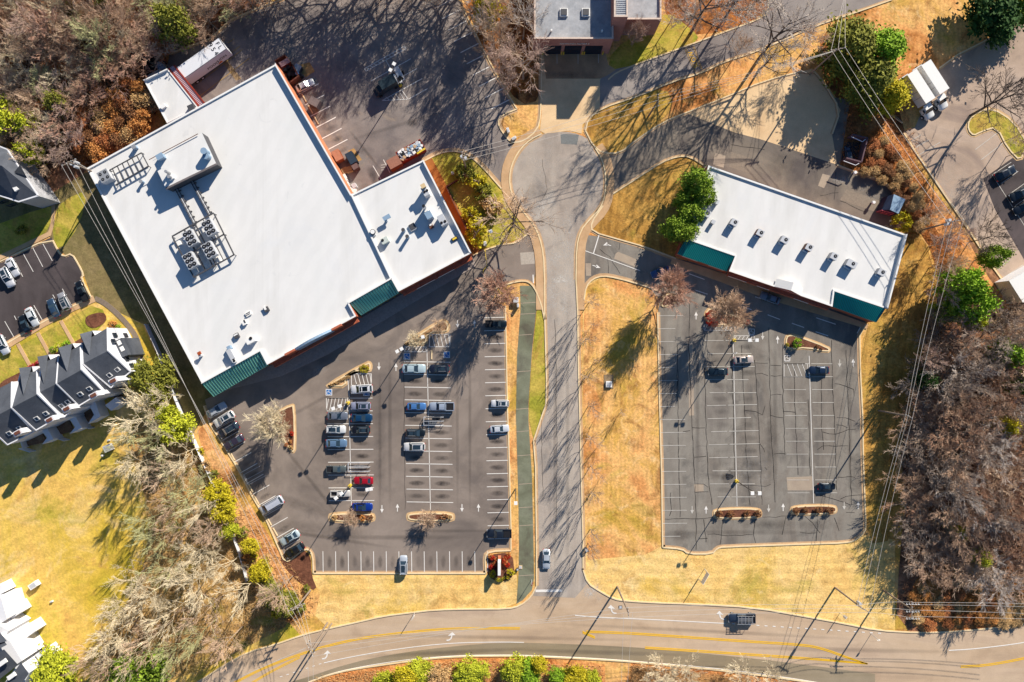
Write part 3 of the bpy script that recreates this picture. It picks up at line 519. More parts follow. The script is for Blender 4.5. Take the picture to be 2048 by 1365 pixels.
m2 = nt.nodes.new('ShaderNodeMapRange'); m2.inputs[1].default_value = .4; m2.inputs[2].default_value = .62; nt.links.new(nz.outputs[0], m2.inputs[0])
x1 = nt.nodes.new('ShaderNodeMath'); x1.operation = 'MULTIPLY'; nt.links.new(m1.outputs[0], x1.inputs[0]); nt.links.new(m2.outputs[0], x1.inputs[1])
x2 = nt.nodes.new('ShaderNodeMath'); x2.operation = 'MULTIPLY'; nt.links.new(x1.outputs[0], x2.inputs[0]); nt.links.new(at.outputs['Fac'], x2.inputs[1]); nt.links.new(x2.outputs[0], b.inputs['Alpha'])
for i_, (x, y, rx, ry, a, r) in enumerate(((1120, 560, 34, 130, 1.0, 0), (1085, 420, 34, 60, .9, .3), (1135, 470, 18, 60, .8, 0), (1090, 330, 40, 50, .5, 0), (1135, 700, 16, 90, .6, 0), (1115, 980, 40, 150, .4, 0), (1185, 1185, 24, 26, .9, 0), (1185, 380, 12, 60, .4, .2), (1095, 1130, 22, 60, .35, 0), (1680, 360, 30, 14, .5, .3), (1745, 385, 30, 20, .5, .3), (1500, 950, 60, 60, .25, 0), (640, 740, 60, 12, .3, -.5), (1900, 380, 50, 70, .3, 0))): stain(x, y, rx, ry, a, r, z=.054 + .0003 * i_)
flush('road_wear', mw)
# swept tyre marks and joints of the lots
mt_, nt, b = newmat('tyre_marks'); b.inputs['Base Color'].default_value = D(84, 76, 72); b.inputs['Roughness'].default_value = .9
at = nt.nodes.new('ShaderNodeAttribute'); at.attribute_name = 'stain'; m1 = nt.nodes.new('ShaderNodeMath'); m1.operation = 'MULTIPLY'; m1.inputs[1].default_value = .4; nt.links.new(at.outputs['Fac'], m1.inputs[0]); nt.links.new(m1.outputs[0], b.inputs['Alpha'])
for i_, (x, y, rx, ry, a, r) in enumerate(((940, 860, 4, 190, .6, 0), (915, 860, 4, 190, .5, 0), (780, 860, 5, 180, .6, 0), (760, 880, 4, 160, .5, 0), (620, 960, 130, 5, .7, .9), (650, 1075, 150, 5, .7, .15), (800, 1075, 160, 6, .6, 0), (900, 1062, 120, 4, .5, 0), (640, 800, 120, 5, .5, -.5), (730, 300, 60, 4, .8, .9), (800, 250, 120, 5, .5, -.3), (1395, 850, 5, 200, .5, 0), (1550, 850, 6, 200, .6, 0), (1700, 850, 5, 200, .5, 0), (1500, 1065, 170, 6, .5, 0), (1500, 580, 200, 5, .4, .34), (1110, 900, 5, 300, .5, 0), (1135, 900, 5, 300, .5, 0), (1000, 1275, 330, 5, .5, .02), (1400, 1262, 330, 5, .5, .05), (900, 1305, 200, 6, .6, -.05), (1200, 1305, 200, 6, .6, .03), (1700, 1300, 250, 6, .5, .02))): stain(x, y, rx, ry, a, r, z=.059 + .00012 * i_)
flush('tyre_marks', mt_)

# ---- painted markings
W_ = MB(); Y_ = MB(); Z = 0.062
def ln(a, b, w=1.1, mi=0): stroke(W_, a, b, w * 1.25, Z, mi)
for i in range(18): ln((968 + i * .45, 636 + 26 * i), (1010 + i * .5, 635 + 26 * i))
for i in range(12): ln((808 + i * .5, 723.5 + 25.5 * i), (901 + i * .5, 725 + 25.5 * i))
ln((854, 700), (861, 1020), 1.0)
for i in range(9): ln((654 + i * .45, 797 + 25.6 * i), (745 + i * .45, 796.5 + 25.6 * i))
ln((695, 748), (699, 800), 1.0); ln((698, 800), (703, 1012), 1.0)
for i in range(13): ln((420.5 + 12.15 * i, 838 + 21.6 * i), (454 + 12.15 * i, 819 + 21.6 * i))
for i in range(14): ln((646 + 25.3 * i, 1103), (646.5 + 25.3 * i, 1144))
def hatch(x0, y0, x1, y1, n, slope=8, w=1.0):
    ln((x0, y0), (x1, y0), w); ln((x0, y1), (x1, y1), w); ln((x0, y0), (x0, y1), w); ln((x1, y0), (x1, y1), w)
    for i in range(n):
        x = x0 + (x1 - x0) * (i + .6) / n; ln((x, y0), (max(x0, min(x1, x + slope)), y1), w)
hatch(653, 797, 695, 822, 6, -5); hatch(703, 748, 743, 771, 5, 6); hatch(859, 669, 900, 694, 5, 6); hatch(809, 694, 852, 704, 6, -6)
hatch(1468, 672, 1508, 680, 5, -5, .8); hatch(1408, 650, 1470, 661, 6, -5, .8); hatch(1568, 728, 1618, 754, 5, 10, .7)
def wheel(x, y, mat_mi, s=1.0):
    pts = [(0, -4), (0, 0.5), (3, .5), (4.5, 4)]
    for a, b in zip(pts, pts[1:]): stroke(W_, (x + a[0] * s, y + a[1] * s), (x + b[0] * s, y + b[1] * s), .9, Z + .008, mat_mi)
    for i in range(9):
        t0, t1 = .6 + i * .5, 1.1 + i * .5
        if i < 8: stroke(W_, (x - .5 + 3.6 * s * math.cos(t0), y + 1.6 + 3.6 * s * math.sin(t0)), (x - .5 + 3.6 * s * math.cos(t1), y + 1.6 + 3.6 * s * math.sin(t1)), .8, Z + .009, mat_mi)
for x, y in ((658, 785), (814, 713), (893.5, 710), (733, 786)):
    W_.add([G(x - 6.5, y - 6.5, Z), G(x + 6.5, y - 6.5, Z), G(x + 6.5, y + 6.5, Z), G(x - 6.5, y + 6.5, Z)], [(3, 2, 1, 0)], 0)
    W_.add([G(x - 5.2, y - 5.2, Z + .004), G(x + 5.2, y - 5.2, Z + .004), G(x + 5.2, y + 5.2, Z + .004), G(x - 5.2, y + 5.2, Z + .004)], [(3, 2, 1, 0)], 2)
    wheel(x, y, 0)
for x, y in ((1503, 664), (1574, 717)):
    for a, b in (((-5.5, -5.5), (5.5, -5.5)), ((5.5, -5.5), (5.5, 5.5)), ((5.5, 5.5), (-5.5, 5.5)), ((-5.5, 5.5), (-5.5, -5.5))): ln((x + a[0], y + a[1]), (x + b[0], y + b[1]), 1)
    wheel(x, y, 0)
for x0, x1 in ((1498, 1505), (1509, 1515)): stroke(W_, (x0, 681.5), (x1, 681.5), 4.5, Z + .004)
def arrow(x, y, up, worn=0):
    s = -1 if up else 1; mi = 1 if worn else 0
    stroke(W_, (x, y - s * 7.5), (x, y + s * 1), 1.6, Z, mi)
    p = [G(x - 3.6, y + s * 0.5, Z + .004), G(x + 3.6, y + s * 0.5, Z + .004), G(x, y + s * 8, Z + .004)]
    W_.add(p if (up) else p[::-1], [(0, 1, 2)], mi)
for x, y, u in ((758, 733, 0), (792, 735, 1), (915, 648, 0), (949, 648, 1), (764, 1018, 0), (795, 1016, 1), (924, 1016, 0), (957, 1016, 1)): arrow(x, y, u)
for x, y, u in ((1392, 632, 1), (1525, 672, 0), (1555, 680, 1), (1679, 727, 0), (1706, 726, 1), (1384, 1020, 0), (1412, 1020, 1), (1537, 1017, 0), (1566, 1015, 1), (1688, 1012, 0), (1716, 1011, 1)): arrow(x, y, u, x < 1700 and u == 0)
def arr2(x, y, fx, s=1.0):     # left/right turn arrow on the main road
    pts = [(-9 * fx, 7), (-4 * fx, 6.4), (-0.5 * fx, 4), (1.2 * fx, 0), (1.6 * fx, -3)]
    for a, b in zip(pts, pts[1:]): stroke(W_, (x + a[0] * s, y + a[1] * s), (x + b[0] * s, y + b[1] * s), 2.6, Z, 0)
    W_.sheet([G(x + px * fx, y + py, Z + .004) for px, py in ((-6, -2), (9, -3.5), (2.5, -10))])
arr2(653, 1311, 1); arr2(902, 1274, 1); arr2(1224, 1220, -1); arr2(1441, 1232, -1)
for i in range(10): ln((872 + 12.3 * i, 16 + 22.5 * i), (908 + 12.3 * i, -2.5 + 22.5 * i), 1.5)
for i in range(6): ln((598 + 11.6 * i, 189 + 22.2 * i), (637 + 11.6 * i, 168.5 + 22.2 * i), 1.5)
for a, b in (((742, 163), (822, 118)), ((804, 154), (834, 138)), ((764, 202), (844, 158)), ((817, 199), (855, 178)), ((764, 202), (816, 199)), ((816, 199), (803, 180)), ((771, 120), (783, 141)), ((746, 332), (762, 359)), ((767, 320), (780, 346))): ln(a, b, 1.1)
for t in (.3, .5, .68, .85): ln((764 + 52 * t, 202 - 3 * t), (764 + 52 * t - 8, 202 - 3 * t - 5 - 12 * t + 2), .9)
ln((729, 138), (809, 93), 1); ln((732, 143), (813, 98), 1); ln((729, 138), (732, 143), 1); ln((809, 93), (813, 98), 1)
for i in range(11): ln((733 + 7.3 * i, 136 - 4.1 * i), (739 + 7.3 * i, 139 - 4.1 * i), .9)
for y in (331, 336, 341): ln((762, y), (770, y - 1), .9, 1)
for i in range(18):
    e = 1350 + i * .5 + (16 if i in (0, 8, 9, 10, 11, 12, 13, 14, 15, 16) else rnd.uniform(-4, 8)); ln((1315 + .55 * i, 632 + 25.95 * i), (e, 631.5 + 25.95 * i), .8, 1)
for i in range(13):
    a = 1409 + i; bq = 1506 + i * 1.6; tilt = -2.5 if 4 < i < 10 else 0
    c0 = a + rnd.choice((0, 0, 14, 6)); ln((c0, 681.5 + 26.05 * i), (a + 38, 681.5 + 26.05 * i + tilt * .4), .8, 1); ln((a + 42, 681.5 + 26.05 * i + tilt * .4), (bq - rnd.choice((0, 5, 14)), 681.5 + 26.05 * i + tilt), .9, 1)
ln((1466, 681), (1474, 1013), .9)
for i in range(11): ln((1567 + .8 * i, 728 + 25.8 * i), (1610 + .9 * i, 728 + 25.8 * i), .7, 1); ln((1622 + .9 * i, 728 + 25.8 * i), (1664 + i, 728 + 25.8 * i), .9, 1)
ln((1618, 712), (1627, 1007), 1)
for a, b in (((1378, 548), (1409, 559.5)), ((1391, 581), (1415, 589)), ((1486, 614), (1503, 620)), ((1510, 594), (1524, 599)), ((1535, 630), (1560, 639.5)), ((1583.5, 647), (1608, 655.5)), ((1632, 636), (1671, 649)), ((1631, 664), (1656, 672)), ((1170, 502), (1220, 520)), ((1220, 520), (1280, 542)), ((1300, 548), (1316, 554)), ((1714, 667), (1722, 652))): ln(a, b, 1.2)
stroke(W_, (1187, 507), (1199, 467), 2, Z); stroke(W_, (1066, 550), (1067, 567), 2.4, Z)
for x, y, d in ((1213, 489, -1), (1194, 534, 1)): stroke(W_, (x, y), (x + 9 * -d, y - 3 * d), 1.6, Z); W_.sheet([G(x + d * 7, y + 2.5, Z), G(x - d, y - 4.5, Z), G(x - d * 2.5, y + 2.5, Z)])
stroke(W_, (1071, 1182), (1124, 1181.5), 5, Z)
def poly(mb, pts, w, it=2, mi=0, z=Z):
    p = smooth(pts, it)
    for a, b in zip(p, p[1:]): stroke(mb, a, b, w * 1.35, z, mi)
poly(W_, [(617, 1364), (656, 1349), (708, 1336), (800, 1321), (861, 1315), (923, 1311), (985, 1310), (1046, 1310), (1200, 1317), (1323, 1327), (1426, 1336), (1508, 1346), (1600, 1359), (1650, 1368)], 1.1)
poly(W_, [(648, 1326), (700, 1314), (800, 1297), (900, 1286), (1000, 1284), (1048, 1285)], 1.2)
for i in range(7): x = 560 + 13 * i; ln((x, 1354 - 4.2 * i), (x + 5, 1352.5 - 4.2 * i), 1.1)
poly(W_, [(1150, 1231), (1200, 1235), (1300, 1239), (1450, 1247)], 1.3)
for i in range(19): ln((1464 + 16.2 * i, 1247.5 + 1.05 * i), (1470 + 16.2 * i, 1248 + 1.05 * i), 1.5)
poly(W_, [(1897, 1301), (1950, 1298), (2048, 1286), (2150, 1265)], 1.4)
poly(W_, [(450, 1368), (500, 1345), (612, 1296)], .7, 1, 1)
for off in (0, 2.9):
    poly(Y_, [(468, 1365 + off), (520, 1338 + off), (570, 1318 + off), (640, 1294 + off), (720, 1275 + off), (800, 1265 + off), (880, 1257 + off), (960, 1255 + off), (1040, 1255.5 + off)], 1.4)
    poly(Y_, [(500, 1367 + off), (545, 1340 + off), (600, 1313 + off)], 1.2)
    poly(Y_, [(1172, 1262 + off), (1260, 1265 + off), (1400, 1275 + off), (1500, 1282 + off), (1600, 1288 + off), (1640, 1294 + off), (1700, 1316 + off), (1735, 1328)], 1.4)
    poly(Y_, [(1290, 1294 + off), (1400, 1301 + off), (1500, 1308 + off), (1620, 1316 + off), (1735, 1327 + off * .4)], 1.4)
    poly(Y_, [(1921, 1332 + off), (1970, 1330 + off), (2048, 1316 + off), (2150, 1290 + off)], 1.4)
    stroke(Y_, (1165, 1263 + off), (1190, 1274 + off), 2, Z)
for a, b in (((400, 193), (499, 117)), ((400, 164), (485, 100)), ((400, 154), (480, 93)), ((456, 87), (468, 78.5)), ((380, 205), (400, 191))): stroke(Y_, a, b, 1.1, Z, 1)
for a, b in (((1369, 98), (1389, 145)), ((1372, 97), (1392, 144)), ((1386, 94), (1402, 140)), ((1388, 93), (1404, 139))): stroke(Y_, a, b, .9, Z, 1)
for i in range(4): ln((110 + 0 * i - i * 19, 507 + i * 9.5 - 1), (84 + 21 - i * 19, 487 + i * 9.5), .01)
for a, b in (((85, 486), (105, 522)), ((66, 496), (86, 534)), ((47, 508), (67, 544)), ((28, 518), (46, 554)), ((10, 526), (26, 560))): ln(a, b, 1)
for a, b in (((125, 578), (145, 614)), ((68, 611), (88, 646)), ((106, 590), (110, 597)), ((29, 632), (33, 640)), ((10, 643), (30, 678)), ((-8, 652), (10, 688))): ln(a, b, 1)
for a, b in (((1822, 282), (1842, 270)), ((1830, 296), (1858, 280)), ((1838, 310), (1880, 285)), ((1987, 348), (2022, 325)), ((2002, 368), (2036, 343)), ((2017, 390), (2048, 368)), ((2030, 412), (2060, 392)), ((1984, 350), (2060, 470)), ((1950, 300), (2000, 262)), ((1962, 320), (2012, 282)), ((1990, 540), (2020, 520)), ((2003, 558), (2046, 530)), ((1960, 510), (1985, 495))): ln(a, b, .9, 1)
ln((1114, 107), (1114, 128), .8, 1); ln((1156, 107), (1156, 129), .8, 1); ln((1197, 107), (1197, 127), .8, 1)
tag(W_.build('painted_lines', [M_white, M_wornw, M_blue]), kind='structure')
tag(Y_.build('yellow_painted_lines', [M_yel, M_yelo]), kind='structure')
def text(name, s, loc, size, rz, mat, parent=None, tilt=None, depth=0.0, sx=1.0):
    cu = bpy.data.curves.new(name, 'FONT'); cu.body = s; cu.size = size; cu.align_x = 'CENTER'; cu.align_y = 'CENTER'; cu.extrude = depth
    o = bpy.data.objects.new(name, cu); COL.objects.link(o)
    dg = bpy.context.evaluated_depsgraph_get(); me = bpy.data.meshes.new_from_object(o.evaluated_get(dg)); bpy.data.objects.remove(o)
    me.materials.clear(); me.materials.append(mat)
    o = bpy.data.objects.new(name, me); COL.objects.link(o); o.location = loc; o.rotation_euler = tilt if tilt else (0, 0, rz); o.scale = (sx, 1, 1)
    if parent is not None: o.parent = parent
    return o
tag(text('road_lettering', 'SLOW', G(1387, 119.5, .066), 1.25, math.radians(112), M_yel), kind='structure')
# ================================================================ BUILDINGS
def flat_roof_building(name, label, pts, zroof, copes, wallmats, cap=0.3):
    """pts: roof outline as seen on the map at coping height; copes[i]: coping height of edge i; wallmats[i]: wall material of edge i"""
    root = empty(name, (0, 0, 0), label=label, cat='building')
    zm = min(copes); w = [A(x, y, zm) for x, y in pts]; w = [(p[0], p[1]) for p in w]
    n = len(w)
    if sum(w[i - 1][0] * w[i][1] - w[i][0] * w[i - 1][1] for i in range(n)) < 0: raise ValueError(name)
    for mt in dict.fromkeys(wallmats):
        mb = MB()
        for i in range(n):
            if wallmats[i] is mt:
                a, b = w[i], w[(i + 1) % n]; mb.add([(a[0], a[1], 0), (b[0], b[1], 0), (b[0], b[1], copes[i]), (a[0], a[1], copes[i])], [(0, 1, 2, 3)])
        mb.build('wall', mt, root)
    def inset(d):
        out = []
        for i in range(n):
            a, b, c = w[i - 1], w[i], w[(i + 1) % n]
            def nm(p, q):
                dx, dy = q[0] - p[0], q[1] - p[1]; l = math.hypot(dx, dy); return (-dy / l, dx / l)
            n1, n2 = nm(a, b), nm(b, c); mx, my = n1[0] + n2[0], n1[1] + n2[1]; k = 2 * d / (mx * mx + my * my)
            out.append((b[0] + mx * k, b[1] + my * k))
        return out
    wi = inset(cap)
    mb = MB(); mb.sheet([(p[0], p[1], zroof) for p in wi]); mb.build('roof', M_roof, root)
    mb = MB()
    for i in range(n):
        j = (i + 1) % n; h = copes[i]; a, b, c, d = w[i], w[j], wi[j], wi[i]
        o2 = .04
        mb.add([(a[0], a[1], h), (b[0], b[1], h), (c[0], c[1], h), (d[0], d[1], h), (d[0], d[1], zroof - .05), (c[0], c[1], zroof - .05)], [(0, 1, 2, 3), (3, 2, 5, 4)])
        hn, hp = copes[j], copes[i - 1]
        if h > hn + .01: mb.add([(b[0], b[1], hn), (c[0], c[1], hn), (c[0], c[1], h), (b[0], b[1], h)], [(0, 1, 2, 3)])
        if h > hp + .01: mb.add([(a[0], a[1], hp), (d[0], d[1], hp), (d[0], d[1], h), (a[0], a[1], h)], [(3, 2, 1, 0)])
    mb.build('parapet', M_coping, root)
    return root, w, wi
def awning(root, top, bot, ztop, zbot, base, seam, nseam, cheek=None):
    """metal mansard awning; top/bot: (left, right) seen on the map"""
    tl, tr = A(*top[0], ztop), A(*top[1], ztop); bl, br = A(*bot[0], zbot), A(*bot[1], zbot)
    mb = MB(); mb.add([tl, tr, br, bl], [(0, 3, 2, 1)])
    mb.add([bl, br, (br[0], br[1], zbot - .35), (bl[0], bl[1], zbot - .35)], [(0, 3, 2, 1)])
    mb.add([tl, bl, (bl[0], bl[1], zbot - .35), (tl[0], tl[1], zbot - .35)], [(0, 1, 2, 3)])
    mb.add([tr, br, (br[0], br[1], zbot - .35), (tr[0], tr[1], zbot - .35)], [(3, 2, 1, 0)])
    for i in range(nseam + 1):
        t = i / nseam; a = [tl[k] + (tr[k] - tl[k]) * t for k in range(3)]; b = [bl[k] + (br[k] - bl[k]) * t for k in range(3)]
        a[2] += .04; b[2] += .04; mb.bar(a, b, .09, .10, 1)
    mb.build('awning', [base, seam], root)
M_sun = M_brickSun
# ---- the big store with its attached lower wing: one building
S = [(410, 768), (404, 767), (173, 337), (552, 128), (703, 389), (847, 320), (943, 507), (795, 582), (722, 617), (535, 729)]
S = S[::-1]
# order: counter-clockwise in plan
sroot = empty('store_building', (0, 0, 0), label='large brick supermarket with a vast white flat roof, filling the block by the wood', cat='building')
ZR = 5.2
def PW(p, z): q = A(p[0], p[1], z); return (q[0], q[1])
Wc, Nc, Ic, E1, E2, Sm, Sw = [PW(p, 5.5) for p in ((173, 337), (552, 128), (703, 389), (847, 320), (943, 507), (797, 584), (404, 768))]
Jn = PW((783, 559), 5.5)
F1, F2 = PW((535, 730), 5.5), PW((713, 633), 5.5)
K1, K2 = PW((521, 703), 5.5), PW((699, 607), 5.5)
outline = [Wc, Sw, K1, F1, F2, K2, Jn, Sm, E2, E1, Ic, Nc]
edge_h = [5.5, 5.85, 5.8, 5.8, 5.8, 5.85, 5.8, 5.8, 5.9, 5.5, 6.0, 5.5]
edge_m = [M_brickF, M_brick, M_brick, M_brick, M_brick, M_brick, M_brick, M_brick, M_brickSun, M_brick, M_brickSun, M_brickF]
def ins(w, d):
    n = len(w); out = []
    for i in range(n):
        a, b, c = w[i - 1], w[i], w[(i + 1) % n]
        def nm(p, q):
            dx, dy = q[0] - p[0], q[1] - p[1]; l = math.hypot(dx, dy); return (-dy / l, dx / l)
        n1, n2 = nm(a, b), nm(b, c); mx, my = n1[0] + n2[0], n1[1] + n2[1]; k = 2 * d / (mx * mx + my * my)
        out.append((b[0] + mx * k, b[1] + my * k))
    return out
oi = ins(outline, .3); N9 = len(outline)
for i in range(N9):
    mb = MB(); a, b = outline[i], outline[(i + 1) % N9]; h = edge_h[i] - .03; mb.add([(a[0], a[1], 0), (b[0], b[1], 0), (b[0], b[1], h), (a[0], a[1], h)], [(0, 1, 2, 3)]); mb.build('wall', edge_m[i], sroot)
mb = MB(); mb.sheet([(p[0], p[1], ZR) for p in oi]); mb.build('roof', M_roof, sroot)
mb = MB()
def parap(mb, a, b, c, d, h, z0):
    mb.add([(a[0], a[1], h), (b[0], b[1], h), (c[0], c[1], h), (d[0], d[1], h), (d[0], d[1], z0), (c[0], c[1], z0), (a[0], a[1], h - .03), (b[0], b[1], h - .03)], [(0, 1, 2, 3), (3, 2, 5, 4), (6, 7, 1, 0)])
    mb.add([(a[0], a[1], z0), (d[0], d[1], z0), (d[0], d[1], h), (a[0], a[1], h)], [(0, 3, 2, 1)]); mb.add([(b[0], b[1], z0), (c[0], c[1], z0), (c[0], c[1], h), (b[0], b[1], h)], [(0, 1, 2, 3)])
for i in range(N9):
    parap(mb, outline[i], outline[(i + 1) % N9], oi[(i + 1) % N9], oi[i], edge_h[i], ZR - .05)
# party-wall parapet between the store and its wing
dx, dy = Jn[0] - Ic[0], Jn[1] - Ic[1]; l = math.hypot(dx, dy)
mb.box(((Ic[0] + Jn[0]) / 2, (Ic[1] + Jn[1]) / 2, ZR - .02), (l, .3, .62), math.atan2(dy, dx))
mb.build('parapet', M_coping, sroot)
# awnings
awning(sroot, ((404, 768), (521, 703)), ((427, 794), (536, 731)), 5.6, 3.9, M_green_m, M_seam, 24)
awning(sroot, ((699, 607), (783, 560)), ((722, 631), (798, 586)), 5.6, 3.9, M_green_m, M_seam, 17)
# raised fronts that throw the stepped shadow: the arched glazed entrance gable and side gables
def front_block(x0, y0, x1, y1, z0, z1, th, mat, name='gable', arch=0):
    a, b = PW((x0, y0), 5.8), PW((x1, y1), 5.8); mb = MB(); dx, dy = b[0] - a[0], b[1] - a[1]; l = math.hypot(dx, dy); ux, uy = dx / l, dy / l; nx, ny = -uy, ux
    K = 10; pts = []
    for i in range(K + 1):
        t = i / K; pts.append((a[0] + dx * t, a[1] + dy * t, z1 + (arch * math.sin(math.pi * t) if arch else 0)))
    for p, q in zip(pts, pts[1:]):
        P = [(p[0] - nx * .1, p[1] - ny * .1), (q[0] - nx * .1, q[1] - ny * .1), (q[0] + nx * th, q[1] + ny * th), (p[0] + nx * th, p[1] + ny * th)]
        mb.add([(P[0][0], P[0][1], p[2]), (P[1][0], P[1][1], q[2]), (P[2][0], P[2][1], q[2]), (P[3][0], P[3][1], p[2])], [(0, 1, 2, 3)])
        mb.add([(P[0][0], P[0][1], z0), (P[1][0], P[1][1], z0), (P[1][0], P[1][1], q[2]), (P[0][0], P[0][1], p[2])], [(0, 1, 2, 3)])
        mb.add([(P[3][0], P[3][1], ZR), (P[2][0], P[2][1], ZR), (P[2][0], P[2][1], q[2]), (P[3][0], P[3][1], p[2])], [(3, 2, 1, 0)])
    for e in (pts[0], pts[-1]):
        mb.add([(e[0] - nx * .1, e[1] - ny * .1, z0), (e[0] + nx * th, e[1] + ny * th, z0), (e[0] + nx * th, e[1] + ny * th, e[2]), (e[0] - nx * .1, e[1] - ny * .1, e[2])], [(0, 1, 2, 3)])
    return mb.build(name, mat, sroot)
front_block(593, 700, 664, 662, 2.5, 6.3, .35, M_bluemet, arch=1.2)
front_block(572, 711, 592, 700.5, 2.5, 6.5, .3, M_brick)
front_block(665, 661, 684, 651, 2.5, 6.3, .3, M_brick)
# storefront glazing, fascia band and white letters strips
def along(a, b, t, d, z):   # a point on the front wall line, d metres outwards
    dx, dy = b[0] - a[0], b[1] - a[1]; l = math.hypot(dx, dy); return (a[0] + dx * t + dy / l * d, a[1] + dy * t - dx / l * d, z)
mb = MB(); gl = MB()
for a, b, n in ((Sw, F1, 8), (F1, F2, 16), (F2, Sm, 6), (Sm, E2, 12)):
    for i in range(n):
        t0, t1 = (i + .12) / n, (i + .88) / n
        p, q = along(a, b, t0, .02, .5), along(a, b, t1, .02, .5)
        gl.add([p, q, (q[0], q[1], 2.8), (p[0], p[1], 2.8)], [(0, 1, 2, 3)])
gl.build('storefront_window', M_glassb, sroot)
for a, b, t0, t1 in ((F1, F2, .02, .98), (Sm, E2, .02, .98)):
    mb = MB(); p, q = along(a, b, t0, .45, 3.4), along(a, b, t1, .45, 3.4); mb.bar(p, q, .9, .9); mb.build('fascia', M_brick, sroot)
for t0, t1 in ((.2, .45), (.5, .72)):
    mb = MB(); p, q = along(Sm, E2, t0, .93, 3.6), along(Sm, E2, t1, .93, 3.6); mb.bar(p, q, .05, .45); mb.build('sign_panel', M_white, sroot)
# pavement in front of the shop doors
mb = MB()
P = [along(Sw, Sm, 0, 0, 0), along(Sw, Sm, 0, 2.4, 0), along(F1, F2, 0, 2.9, 0), along(F1, F2, 1, 2.9, 0), along(Sm, E2, 0, 2.3, 0), along(Sm, E2, 1, 2.3, 0), E2, Sm, F2, F1, Sw]
P = [Sw + (0,), along(Sw, F1, 0, 2.2, 0), along(Sw, F1, 1, 2.6, 0), along(F1, F2, .5, 3.2, 0), along(F2, Sm, 1, 2.6, 0), along(Sm, E2, .98, 1.9, 0), E2, Sm, F2, F1]
mb.prism([(p[0], p[1]) for p in P], 0.0, .15)
tag(mb.build('sidewalk', plain('grey_concrete_walk', (176, 160, 150), .9)), kind='structure')
# loading-dock annex
ann = empty('loading_annex', (0, 0, 0), label='small white-roofed annex with a red and pink canopy beside the white trailer', cat='building')
q = [PW(p, 4.6) for p in ((288, 162), (336, 139), (396, 215), (334, 247))][::-1]
mb = MB(); mb.walls([(p[0], p[1], 4.6) for p in q], 0); mb.build('wall', M_brickF, ann)
mb = MB(); mb.sheet([(p[0], p[1], 4.45) for p in ins(q, .2)]); mb.build('roof', M_roof, ann)
mb = MB(); qi = ins(q, .2)
for i in range(4): parap(mb, q[i], q[(i + 1) % 4], qi[(i + 1) % 4], qi[i], 4.62 if i != 2 else 5.0, 4.4)
mb.build('parapet', M_coping, ann)
c = [PW(p, 4.2) for p in ((338, 137), (348, 131), (409, 207), (399, 214))][::-1]
mb = MB(); mb.sheet([(p[0], p[1], 4.2) for p in c]); mb.walls([(p[0], p[1], 4.2) for p in c], 3.8)
for i in range(30):
    t = (i + .5) / 30; a = [c[3][k] + (c[0][k] - c[3][k]) * t for k in (0, 1)]; b = [c[2][k] + (c[1][k] - c[2][k]) * t for k in (0, 1)]
    mb.bar((a[0], a[1], 4.24), (b[0], b[1], 4.24), .07, .06, 1)
for s_, e_ in ((0, 3), (2, 1)): mb.bar((c[s_][0], c[s_][1], 4.22), (c[e_][0], c[e_][1], 4.22), .3, .2, 2)
mb.build('canopy', [M_stripe, plain('mauve_groove', (160, 120, 130)), M_rust], ann)
mb = MB(); bx = A(326, 213, 4.9); mb.box((bx[0], bx[1], 4.4), (1.0, .7, .6), .6); thing_mesh0 = mb.build('roof_vent', M_coping); tag(thing_mesh0, 'small white box vent on the loading annex roof', 'roof vent')
mb = MB(); bx = A(382, 216, 5.2); mb.box((bx[0], bx[1], 4.4), (1.2, 1.2, .9), .4); thing_mesh0 = mb.build('roof_unit', M_dgrey); tag(thing_mesh0, 'dark grey unit on the loading annex roof beside the canopy', 'air conditioner')

# ---- rooftop gear; each stands on the roof and could be lifted off
def zroof_at(x, y, z): return A(x, y, z)
AX = math.radians(28.9)      # direction of the store's long axis
def fan_disc(x, y, z, r, parent, nm='fan'):
    m = MB(); m.tube((x, y, z - .12), (x, y, z + .03), r, r, 12, 0); m.tube((x, y, z + .03), (x, y, z + .05), r * .3, r * .3, 8, 1)
    return m.build(nm, [M_black, M_steel], parent)
def condenser(px, py, z0, w, d, h, nx, ny, rot, label, group=None, fr=.34):
    x, y, _ = A(px, py, z0 + h); o = empty('condenser_unit', (x, y, z0), rot, label, 'air conditioner', group)
    m = MB(); m.box((0, 0, 0), (w, d, h)); m.box((0, 0, h), (w + .06, d + .06, .05), 0, 1); m.build('housing', [M_lgrey, M_steel], o)
    for i in range(nx):
        for j in range(ny): fan_disc(-w / 2 + w * (i + .5) / nx, -d / 2 + d * (j + .5) / ny, h + .06, fr, o)
    return o
condenser(208, 352, ZR, 2.0, 2.1, 1.7, 2, 2, AX, 'light grey four-fan cooling unit at the end of the ladder-like pipe rack', fr=.3)
GRP = 'six-fan condensers on the roof frame'
for (px, py), lb in zip(((379, 476), (379, 521), (417, 455), (417, 500)), ('six-fan grey condenser where the pipe run nearer the town houses arrives', 'six-fan grey condenser at the roof frame corner nearest the town houses and shop front', 'six-fan grey condenser at the roof frame end where the second pipe run arrives', 'six-fan grey condenser on the roof frame side facing the parked cars')):
    x, y, _ = A(px, py, ZR + 2.4)
    o = empty('condenser_unit', (x, y, ZR + 1.1), AX, lb, 'air conditioner', GRP)
    m = MB(); m.box((0, 0, 0), (2.0, 2.9, 1.2)); m.box((0, 0, 1.2), (.06, 2.9, .05), 0, 1); m.build('housing', [M_lgrey, M_dgrey], o)
    for i in range(2):
        for j in range(3): fan_disc(-.47 + .94 * i, -.95 + .95 * j, 1.24, .40, o)
